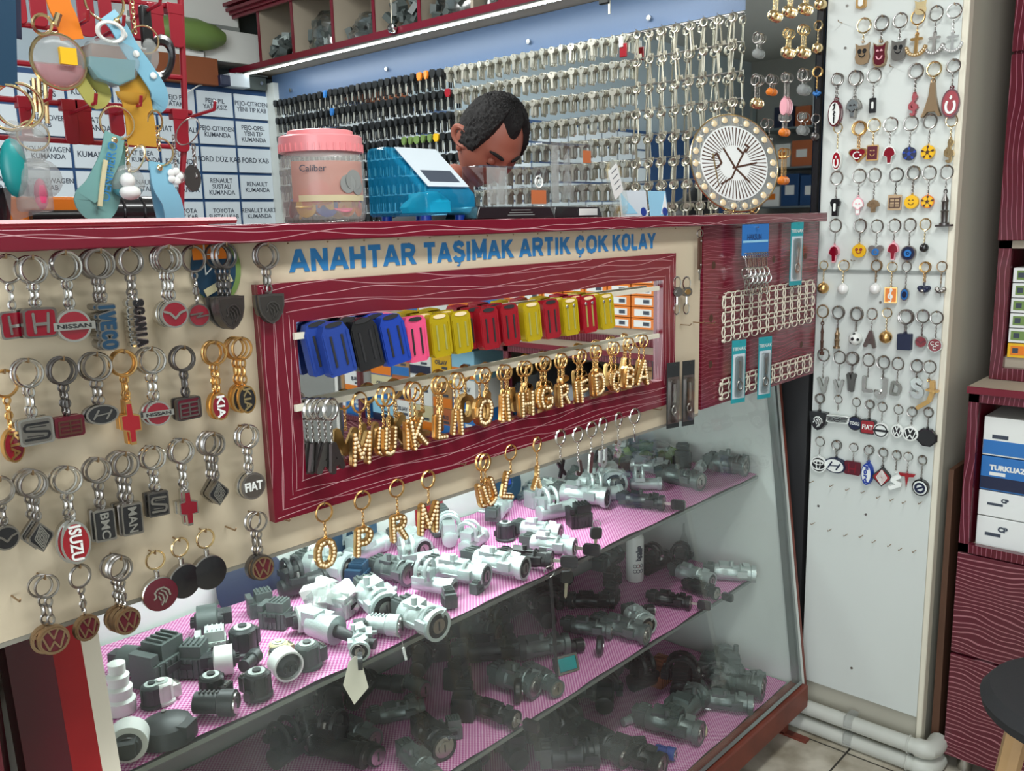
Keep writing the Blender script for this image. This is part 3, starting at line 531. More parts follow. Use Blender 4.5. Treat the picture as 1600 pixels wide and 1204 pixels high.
def fob_parts(spec):
    """spec -> list of (part name, mesh, is_sub) at unit height, top at z=0"""
    if spec in FM: return FM[spec]
    kind, asp, rim, inlay, em, emm = spec[:6]; th = spec[6] if len(spec) > 6 else .09
    out = outline(kind, asp) if kind not in ('ball3', 'cyl', 'strokes', 'vtext', 'letter', 'bead', 'anchor', 'chrono', 'wingsfob', 'pendant') else None; parts = []
    T = Matrix.Translation((0, 0, -.58))
    def fin(s, nm, mt, sub=0, smooth=True):
        me = s.mesh(nm, mt, smooth) if isinstance(s, MB) else s
        if isinstance(s, MB): me.transform(T)
        parts.append((nm, me, sub))
    if kind == 'ball3':
        s = MB().sphere((0, 0, 0), .5, 20, 12); s.cyl((0, 0, .46), (0, 0, .58), .07, 8); fin(s, 'ball', rim)
        if em == 'ballpatch':
            s = MB()
            for i in range(7):
                a = i*2.4; z = .9-1.8*i/6; r = math.sqrt(max(0, 1-z*z)); d = Vector((r*math.cos(a-1.6), r*math.sin(a-1.6), z)); s.lathe([(.17, .44), (.12, .503)], (0, 0, 0), d, 5)
            s.lathe([(.19, .43), (.13, .505)], (0, 0, 0), (0, -1, .1), 5); fin(s, 'black_patch', inlay, 1)
    elif kind == 'bead':
        s = MB()
        for i in range(6): a = i*PI/3; s.sphere((.28*math.cos(a), .1*math.sin(a), .1*math.cos(a*2)), .2, 10, 6)
        s.cyl((0, 0, .2), (0, 0, .58), .04, 6); fin(s, 'bead_cluster', rim)
        s = MB().sphere((0, -.2, -.1), .16, 10, 6); s.cyl((0, 0, -.2), (.05, 0, -.55), .04, 6, .01); fin(s, 'charm', inlay, 1)
    elif kind == 'strokes':      # a fob that is only strokes (letter shapes)
        s = MB()
        for pts, wd in EM[em]: s.stroke([(x*asp, z) for x, z in pts], wd*1.3, -th, th)
        s.torus((0, 0, .54), .05, .02, (0, 1, 0), 10, 5); fin(s, 'shape', rim)
    elif kind == 'vtext':        # word running down the fob, raised letters on a backing that follows them
        n = len(em); s = MB(); b = MB(); h = 1.0/n
        for i, c in enumerate(em):
            w_, st_ = GL[c]
            for pl in st_:
                pt = [(asp*.42-zz*asp*.84, .5-(i+.08)*h-xx/w_*h*.84) for xx, zz in pl]; pt = [(-x, z) for x, z in pt] if False else [(zz*asp*.84-asp*.42, .5-(i+.08)*h-xx/w_*h*.84) for xx, zz in pl]
                s.stroke(pt, asp*.2, -th-.03, -th); b.stroke(pt, asp*.38, -th, th)
        b.torus((0, 0, .55), .05, .022, (0, 1, 0), 10, 5); fin(b, 'backing', rim); fin(s, 'raised_letters', inlay, 1)
    elif kind == 'letter':
        w_, st_ = GL[em]; s = MB(); p = MB(); 
        for pl in st_:
            pt = [((x-w_/2)*asp, z-.5) for x, z in pl]; s.stroke(pt, .24, -.07, .07)
            if inlay:
                for i in range(len(pt)-1):
                    a, b = Vector(pt[i]), Vector(pt[i+1]); n = max(1, round((b-a).length/.135))
                    for j in range(n+(1 if i == len(pt)-2 else 0)): q = a.lerp(b, j/n); p.sphere((q.x, -.085, q.y), .062, 8, 5)
        s.torus((0, 0, .55), .06, .022, (0, 1, 0), 10, 5); fin(s, 'letter_body', rim)
        if inlay: fin(p, 'pearl_beads', inlay, 1)
    elif kind == 'anchor':
        s = MB().stroke([(0, .5), (0, -.35)], .14, -.06, .06).stroke([(-.25, .3), (.25, .3)], .12, -.05, .05).stroke(arc(0, .02, .46, .46, 190, 350, 10), .15, -.07, .07); s.torus((0, 0, .52), .07, .03, (0, 1, 0), 10, 5); fin(s, 'anchor', rim)
        p = MB()
        for i in range(11): a = R(195+i*15); p.sphere((.46*math.cos(a), -.08, .02+.46*math.sin(a)), .05, 8, 5)
        fin(p, 'crystal_row', inlay, 1)
    elif kind == 'cyl':          # tower / rod shaped charm
        s = MB().lathe([(.02, -.5), (asp*.5, -.5), (asp*.5, -.42), (asp*.3, -.4), (asp*.34, -.1), (asp*.42, -.06), (asp*.28, -.02), (asp*.3, .2), (asp*.38, .24), (asp*.15, .4), (.02, .5)], n=12); s.torus((0, 0, .53), .05, .02, (0, 1, 0), 10, 5); fin(s, 'charm', rim)
        if em == 'base': fin(MB().box((0, 0, -.5), (asp*1.6, asp*.6, .06)), 'base', rim, 1)
    elif kind == 'pendant':      # black domed pendant with a metal neck
        s = MB().lathe([(.44, -.13), (.5, -.09), (.5, .1), (.46, .14)], (0, 0, 0), (0, 1, 0), 28); fin(s, 'casing', rim)
        s = MB().lathe([(.47, 0), (.485, .02), (.3, .05), (.001, .06)], (0, -.13, 0), (0, -1, 0), 28); fin(s, 'face', inlay, 1)
        fin(MB().cyl((0, 0, .46), (0, 0, .66), .075, 10).torus((0, 0, .7), .06, .02, (0, 1, 0), 10, 5), 'neck', emm, 1)
        if em: 
            s = MB()
            for pts, wd in EM[em]: s.stroke([(x*.8, z*.8) for x, z in pts], wd, -.21, -.16)
            fin(s, 'emblem', emm, 1)
    else:
        inn = [(x*.86, z*.86) for x, z in out]
        s = MB().prism(out, -th, th); s.torus((0, 0, .555), .055, .022, (0, 1, 0), 12, 5); fin(s, 'medallion' if kind not in ('sq', 'rect') else 'plate', rim)
        if inlay: fin(MB().prism(inn, -th-.012, -th), 'inlay', inlay, 1)
        if em in EM:
            s = MB(); k = min(1.0, asp) if kind not in ('rect', 'wings', 'oval', 'oct') else 1
            sxx = asp*.92 if kind in ('rect', 'wings', 'sq', 'oval', 'disc', 'shield') else k
            for pts, wd in EM[em]: s.stroke([(x*sxx, z*.9) for x, z in pts], wd*.9, -th-.045, -th-.008)
            fin(s, 'emblem', emm, 1)
        elif em:
            t = em[1:] if em[0] in '|=' else em
            if em[0] == '|': me = text_mesh(t, 1, .02, emm, 1, .02).copy()
            else: me = text_mesh(t, 1, .02, emm, 1, .02).copy()
            xs = [v.co.x for v in me.vertices]; zs = [v.co.z for v in me.vertices]; W, H = max(xs)-min(xs), max(zs)-min(zs)
            me.transform(Matrix.Translation((-(max(xs)+min(xs))/2, 0, -(max(zs)+min(zs))/2)))
            if em[0] == '|': me.transform(Matrix.Rotation(R(90), 4, 'Y') @ Matrix.Diagonal((.8/W, 1, asp*.42/H, 1)))
            elif em[0] == '=':     # a bar across with the word on it
                fin(MB().box((0, -th-.03, 0), (asp*1.18, .06, .24)), 'name_bar', rim, 1); me.transform(Matrix.Translation((0, -.06, 0)) @ Matrix.Diagonal((asp*.95/W, 1, .13/H, 1)))
            else: me.transform(Matrix.Diagonal((asp*.7/W, 1, min(.42, asp*.7/W*1.25*H)/H, 1)))
            me.transform(Matrix.Translation((0, -th-.03, 0))); me.transform(T); parts.append(('lettering', me, 1))
    FM[spec] = parts; return parts
ORD = ['', 'second', 'third', 'fourth', 'fifth', 'sixth']
def keyring(plane, px, py, ringh, fobpx, spec, label, n=1, metal='chrome', group=None, chainm=None, cx=None, sway=.0, cat='keyring', chw=None, dx=None, hook=True, name='keyring', yaw=0):
    """px,py: top of the front ring; ringh: ring height; fobpx: (top y, bottom y) of the front fob"""
    face = FACE_FRONT if plane[0] == 'y' else FACE_COL
    out = Vector((0, -1, 0)) if plane[0] == 'y' else Vector((-1, 0, 0)); right = Vector((1, 0, 0)) if plane[0] == 'y' else Vector((0, -1, 0))
    off = .014+.006*(n-1) if plane[1] < 1.5 else .012
    pos = on_y(px, py, plane[1]-off) if plane[0] == 'y' else on_x(px, py, plane[1]-off)
    s = mpp(pos)*.985; rd = ringh*s; ft, fb = fobpx; fh = (fb-ft)*s/1.0; cl = max(.006, (ft-py)*s-rd*.97)
    rnd = random.Random(int(px*7+py)); wob = .35 if spec[0] == 'letter' else .06; cw = chw or (rd*.2 if rd > .02 else rd*.24)
    roots = []
    for i in range(n):
        if n > 1: lb = label+(', front one' if i == 0 else f', {ORD[i]} back')
        else: lb = label
        back = i*(.0075 if fh > .02 else .005)
        p = pos-out*back+right*((dx if dx is not None else -.001)*i+(rnd.random()-.5)*.003)
        yw = yaw+(rnd.random()-.5)*.5
        t = thing(name, lb, cat, p, (0, 0, face[2]+yw*.35), group)
        ro = mobj('split_ring', ring_mesh(metal, rd > .022), t, (0, 0, -rd/2+.001)); ro.scale = (rd*.96, rd*.9, rd); ro.rotation_euler = (0, 0, yw*.4)
        ch = mobj('chain', chain_mesh(cl+.001, chainm or metal, cw), t, (0, 0, -rd*.97))
        sw = sway+(rnd.random()-.5)*wob
        f = bpy.data.objects.new('fob', None)
        first = None
        for nm, me, sub in fob_parts(spec):
            if first is None: o = mobj(nm, me, t, (0, 0, -rd*.97-cl-.0), (0, sw, yw*.5)); o.scale = (fh, fh, fh); first = o
            else: o = mobj(nm, me, first)
        bpy.data.objects.remove(f); roots.append(t)
    if hook:
        dpt = off+.006; a = pos+Vector((0, 0, -.001)); b = a-out*dpt
        h = MB().tube([a+out*.004+Vector((0, 0, .004)), a+out*.003-Vector((0, 0, .0006)), b], .0011, 5)
        h.obj('nail', 'bronze', ct if plane[0] == 'y' else col)
    return roots
F1 = ('y', .9995); CP = ('x', X0)
def empty_hooks(pts, plane):
    for px, py in pts:
        b = on_y(px, py, plane[1]) if plane[0] == 'y' else on_x(px, py, plane[1]); out = Vector((0, -1, 0)) if plane[0] == 'y' else Vector((-1, 0, 0))
        MB().tube([b, b+out*.024, b+out*.027+Vector((0, 0, .004))], .0011, 5).obj('nail', 'bronze', ct if plane[0] == 'y' else col)
# ---- keyrings on the cream board, left of the mirror: (ring top x, y, ring height, (fob top, fob bottom), fob, label, copies, ring metal)
NB = 'keyrings on the cream counter board'
W = ', on the cream board'
rows = [
 (8, 400, 44, (483, 528), ('rect', 1.12, 'chrome', 'enamel_red', 'honda', 'chrome'), 'chrome keyring with red rectangular H badge cut off by the photo edge', 1, 'chrome'),
 (50, 402, 42, (478, 526), ('rect', 1.12, 'steel', 'enamel_red', 'honda', 'chrome'), 'steel keyring with dark red rectangular H badge, top row of cream board', 2, 'chrome'),
 (101, 395, 44, (480, 533), ('disc', 1.0, 'chrome', 'enamel_red', '=NISSAN', 'black'), 'chrome keyring with red disc and white lettered bar, top row of cream board', 2, 'chrome'),
 (156, 392, 44, (467, 542), ('vtext', .36, 'steel', 'slate', 'IVECO', ''), 'steel keyring with blue-grey letters running down, top row of cream board', 3, 'steel'),
 (201, 389, 41, (462, 538), ('vtext', .27, 'chrome', 'black', 'SCANIA', ''), 'steel keyring with narrow black vertical word, top row of cream board', 2, 'steel'),
 (262, 386, 40, (467, 511), ('disc', 1.0, 'chrome', 'enamel_red', 'mazda', 'chrome'), 'chrome keyring with red disc and winged emblem, top row of cream board', 3, 'chrome'),
 (300, 386, 40, (472, 510), ('disc', 1.0, 'steel', 'enamel_red', 'opel', 'steel'), 'steel keyring with red disc and lightning bar, top row of cream board', 1, 'steel'),
 (352, 382, 38, (460, 512), ('shield', .98, 'gunmetal', 'dark_shield', 'lion', 'gunmetal'), 'dark grey shield keyring with lion head, left of the mirror frame corner', 3, 'gunmetal'),
 (417, 382, 38, (457, 503), ('shield', .98, 'gunmetal', 'dark_shield', 'lion', 'gunmetal'), 'dark grey shield keyring hanging over the mirror frame upper left corner', 2, 'steel'),
 (6, 580, 42, (668, 724), ('oval', .62, 'gold', 'enamel_red', '|KIA', 'gold'), 'gold keyring with red oval cut off by the left photo edge', 1, 'gold'),
 (43, 563, 44, (652, 696), ('rect', 1.2, 'chrome', 'steel', 'seat', 'black'), 'chrome keyring with square silver S badge, second row of cream board', 2, 'chrome'),
 (98, 560, 42, (650, 684), ('rect', 1.35, 'dark_red', 'dark_red', 'rects', 'dark_brown'), 'dark keyring with wine coloured square slotted badge, second row of cream board', 2, 'gunmetal'),
 (150, 553, 43, (632, 664), ('oval', 1.55, 'steel', 'black', 'hyundai', 'steel'), 'steel keyring with black oval slanted H badge, second row of cream board', 2, 'steel'),
 (193, 549, 40, (622, 694), ('cross', .42, 'gold', 'red', '', ''), 'gold keyring with red upright cross badge, second row of cream board', 2, 'gold'),
 (236, 545, 40, (626, 666), ('disc', 1.0, 'chrome', 'enamel_red', '=NISSAN', 'black'), 'chrome keyring with red disc and lettered bar, second row of cream board', 2, 'chrome'),
 (287, 543, 38, (620, 656), ('rect', 1.2, 'gunmetal', 'dark_red', 'rects', 'steel'), 'dark steel keyring with brownish slotted badge, second row of cream board', 2, 'gunmetal'),
 (335, 535, 36, (612, 657), ('oval', .66, 'gold', 'enamel_red', '|KIA', 'white'), 'gold keyring with red oval and white letters, second row of cream board', 2, 'gold'),
 (376, 529, 34, (600, 646), ('oval', .66, 'gold', 'black', '|KIA', 'pale_gold'), 'gold keyring with black oval and gold letters, beside the mirror frame', 3, 'gold'),
 (-1, 748, 42, (822, 862), ('disc', 1.0, 'steel', 'black', 'mazda', 'steel'), 'steel keyring with black winged disc at the left photo edge', 2, 'steel'),
 (50, 738, 42, (815, 866), ('diamond', .75, 'steel', 'black', 'renault', 'chrome'), 'steel keyring with nested diamond badge, third row of cream board at left', 3, 'steel'),
 (104, 731, 42, (812, 884), ('oval', .62, 'chrome', 'red', '|ISUZU', 'white'), 'chrome keyring with tall red oval and white vertical letters', 2, 'chrome'),
 (152, 718, 38, (795, 848), ('sq', .6, 'steel', 'black', '|BMC', 'chrome'), 'steel keyring with black plate and silver vertical B letters', 2, 'steel'),
 (195, 709, 38, (786, 838), ('sq', .62, 'steel', 'black', '|MAN', 'chrome'), 'steel keyring with black plate and silver vertical M letters', 3, 'steel'),
 (240, 699, 36, (768, 808), ('sq', .8, 'gunmetal', 'black', 'seat', 'steel'), 'steel keyring with small black square S badge, third row of cream board', 2, 'chrome'),
 (284, 688, 38, (764, 823), ('cross', .52, 'chrome', 'enamel_red', '', ''), 'chrome keyring with red upright cross badge, third row of cream board', 2, 'chrome'),
 (333, 678, 36, (750, 792), ('diamond', .8, 'steel', 'black', 'renault', 'chrome'), 'steel keyring with nested diamond badge, third row near the mirror frame', 3, 'steel'),
 (386, 666, 36, (738, 782), ('disc', 1.0, 'chrome', 'steel', 'FIAT', 'white'), 'chrome keyring with silver round lettered badge beside the frame', 2, 'chrome'),
 (401, 802, 30, (868, 910), ('disc', .95, 'gunmetal', 'dark_red', 'vw', 'bronze'), 'small dark red round V and W keyring below the frame corner', 2, 'steel'),
 (69, 901, 36, (980, 1028), ('disc', 1.0, 'bronze', 'dark_red', 'vw', 'bronze'), 'lowest left keyring with round red V and W emblem over the red cupboard', 2, 'steel'),
 (124, 884, 36, (963, 1006), ('disc', 1.0, 'bronze', 'dark_red', 'vw', 'bronze'), 'single keyring with round red V and W emblem over the red post', 1, 'steel'),
 (188, 871, 38, (952, 996), ('disc', 1.0, 'bronze', 'dark_red', 'vw', 'bronze'), 'keyring with round red V and W emblem over the glass case corner', 3, 'steel'),
 (241, 862, 30, (898, 954), ('pendant', 1, 'chrome', 'dark_red', 'lion', 'chrome'), 'round chrome pendant keyring with carved brown face', 1, 'pale_gold'),
 (279, 842, 30, (878, 934), ('pendant', 1, 'steel', 'black', '', 'chrome'), 'round black mirror keyring, the left one of the pair under the cream board', 1, 'pale_gold'),
 (320, 828, 30, (864, 920), ('pendant', 1, 'steel', 'black', '', 'chrome'), 'round black mirror keyring, the right one of the pair under the cream board', 1, 'pale_gold'),
]
for px, py, rh, fp, spec, lb, n, mt in rows:
    keyring(F1, px, py, rh, fp, spec, lb, n, mt, NB, chainm=mt if mt != 'pale_gold' else 'chrome', chw=.0078 if mt != 'pale_gold' else None, dx=-.0015)
for px, py in ((18, 930), (352, 822), (436, 808), (710, 722), (1017, 638)): empty_hooks([(px, py)], F1)
# gold and silver letter keyrings under the frame
G2 = 'letter keyrings under the mirror frame'
for px, py, rh, fp, ch, ms, lb, n in (
  (505, 787, 30, (842, 888), 'O', 'gold', 'gold keyring with pearl letter O, leftmost under the mirror frame', 1),
  (565, 768, 30, (824, 868), 'P', 'gold', 'gold keyring with pearl letter P under the mirror frame', 1),
  (619, 750, 28, (804, 845), 'R', 'gold', 'gold keyring with pearl letter R under the mirror frame', 1),
  (669, 736, 28, (786, 832), 'M', 'gold', 'gold keyring with pearl letter M in front of the red strip', 1),
  (757, 710, 27, (754, 795), 'U', 'gold', 'gold keyring with pearl letter U under the mirror frame', 2),
  (797, 696, 24, (738, 778), 'L', 'gold', 'gold keyring with pearl letter L under the mirror frame', 1),
  (839, 684, 23, (728, 762), 'y', 'gold', 'gold keyring with an upside-down pearl letter Y under the mirror frame', 1),
  (875, 672, 24, (722, 746), 'X', 'black', 'silver keyring with black letter X under the mirror frame', 1),
  (902, 668, 24, (722, 745), 'J', 'steel', 'silver keyring with grey letter J under the mirror frame', 1),
  (923, 660, 24, (708, 738), 'I', 'chrome', 'silver keyring with narrow ribbed charm between letters J and U', 1),
  (941, 653, 24, (702, 730), 'U', 'chrome', 'silver keyring with silver letter U under the mirror frame', 1),
  (966, 645, 23, (688, 714), 'S', 'chrome', 'silver keyring with silver letter S under the mirror frame', 1),
  (991, 639, 24, (678, 690), 'I', 'chrome', 'silver keyring with bare ring and short chain, rightmost under the mirror frame', 1)):
    if ch == 'y': GL['y'] = (.7, [[(.04, 0), (.35, .54), (.66, 0)], [(.35, .54), (.35, 1)]])
    if ch == 'X': GL['X'] = (.66, [[(.06, 1), (.6, 0)], [(.6, 1), (.06, 0)]])
    gold = ms == 'gold'
    keyring(F1, px, py, rh, fp, ('letter', 1.0, ms, 'pearl' if gold else '', ch, ''), lb, n, 'gold' if gold else 'chrome', G2, chw=.0042, sway={757: -.3, 797: .35}.get(px, 0))
# letter keyrings on the lower rod in front of the mirror
G3 = 'letter keyrings on the rod across the mirror'
RODY = .972
for px, py, rh, fp, ch, n in ((560, 616, 32, (676, 724), 'M', 1), (606, 607, 31, (668, 711), 'U', 2), (647, 600, 30, (655, 699), 'K', 2), (690, 591, 28, (648, 685), 'L', 2), (717, 585, 26, (640, 678), 'I', 2),
    (757, 577, 25, (620, 663), 'O', 2), (790, 573, 24, (616, 656), 'I', 2), (822, 567, 24, (612, 648), 'H', 2), (852, 560, 23, (602, 638), 'G', 2), (879, 555, 23, (598, 632), 'R', 2), (909, 549, 22, (592, 626), 'F', 2),
    (934, 542, 21, (580, 616), 'D', 2), (961, 537, 21, (578, 610), 'C', 2), (984, 531, 20, (571, 605), 'B', 2), (1006, 526, 20, (562, 598), 'A', 2)):
    lb = f'gold keyring with pearl letter {ch} in front of the mirror'+({717: ', beside letter L', 790: ', beside letter H'}.get(px, ''))
    keyring(('y', RODY+.022), px, py-2, rh, fp, ('letter', 1.0, 'gold', 'pearl', ch, ''), lb, n, 'gold', G3, chw=.0042, hook=False, dx=-.004)
keyring(('y', RODY+.024), 514, 624, 34, (694, 738), ('letter', .8, 'gunmetal', '', 'A', ''), 'silver ring keyring with dark letter at the left end of the lower rod', 5, 'chrome', G3, chw=.0042, hook=False, dx=-.0045, chainm='steel')
# coloured key covers on the upper rod
G4 = 'key covers on the upper rod'
def cover_mesh(matn, w, h, rnd_top):
    k = ('cov', matn, rnd_top)
    if k in RINGS: return RINGS[k]
    o = ([(-.5, .28), (-.34, .46), (0, .5), (.34, .46), (.5, .28), (.5, -.46), (.44, -.5), (-.44, -.5), (-.5, -.46)] if rnd_top else [(-.5, .4), (-.38, .5), (.38, .5), (.5, .4), (.5, -.42), (.36, -.5), (-.36, -.5), (-.5, -.42)])
    s = MB().prism([(x*w, z*h-h/2) for x, z in o], -.008, .008); c = s.mesh('cover', matn)
    g = MB()
    for x in (0,): g.prism([(x*w+a*w*.035, z*h-h/2) for a, z in ((-1, .24), (1, .24), (1, -.34), (-1, -.34))], -.0093, -.0079)
    r = MB().prism([(x*w*.3, h*(-.06)+z*.003) for x, z in rrect(2, 2, .9)], -.0092, -.0079)
    fr = MB(); 
    for sx in (0,): fr.prism([(sx*w*.42+a*w*.04, z*h-h/2) for a, z in ((-1, .3), (1, .3), (1, -.42), (-1, -.42))], -.0094, -.0079)
    RINGS[k] = (c, g.mesh('slot', 'matt_black' if matn not in ('yellow_tint', 'red_tint') else 'olive_tint'), r.mesh('ring_slot', 'matt_black' if matn not in ('yellow_tint', 'red_tint') else 'pearl'), fr.mesh('side_rib', matn)); return RINGS[k]
for px, py0, py1, wpx, mt, rt, nm, n in ((515, 502, 588, 40, 'royal', 1, 'dark blue', 2), (560, 496, 579, 38, 'black', 1, 'black', 2), (604, 490, 571, 36, 'blue', 1, 'blue', 2), (643, 494, 566, 35, 'pink', 0, 'pink', 1), (681, 490, 558, 32, 'yellow_tint', 0, 'clear yellow', 2), (714, 486, 552, 32, 'yellow_tint', 0, 'clear yellow', 2),
    (758, 480, 546, 32, 'red', 0, 'red', 2), (790, 475, 540, 32, 'red', 0, 'red', 2), (825, 472, 535, 32, 'yellow_tint', 0, 'clear yellow', 1), (855, 468, 530, 30, 'red', 0, 'red', 1), (885, 466, 525, 28, 'yellow_tint', 0, 'clear yellow', 2), (914, 462, 520, 26, 'red_tint', 0, 'clear red', 2), (942, 459, 514, 24, 'yellow_tint', 0, 'clear yellow', 2)):
    pos = on_y(px, py0, .965); s_ = mpp(pos); h = (py1-py0)*s_*.99; w_ = .041 if rt else .036
    c, g, r, fr = cover_mesh(mt, w_, h, rt)
    where = {681: 'beside the pink one', 714: 'left of the red ones', 758: 'leftmost red one', 790: 'second red one', 825: 'between two red ones', 855: 'between two yellow ones', 885: 'left of the clear red one', 942: 'rightmost on the rod'}.get(px)
    for i in range(n):
        lb = f'{nm} key cover on the upper rod'+(f', {where}' if where else (', with rounded top' if rt else ''))+(f', {["front", "rear"][i]} one' if n > 1 else '')
        t = thing('key_cover', lb, 'key cover', pos+Vector((-.013*i, .019*i, .001*i)), (R(-3), R(-9) if rt else R(-3), R(-8)), G4)
        mobj('cover', c, t); mobj('ring_slot', r, t)
        for sx in (-1, 1): mobj('slot', g, t, (sx*.2*w_, 0, 0)); mobj('side_rib', fr, t, (sx*.42*w_, 0, 0))
        if px > 880 and i == 0:
            for k in (-1, 1): MB().sphere((k*w_*.22, -.0095, -h*.2), .003, 8, 6, (1, .4, 1)).obj('rivet', 'chrome', t)
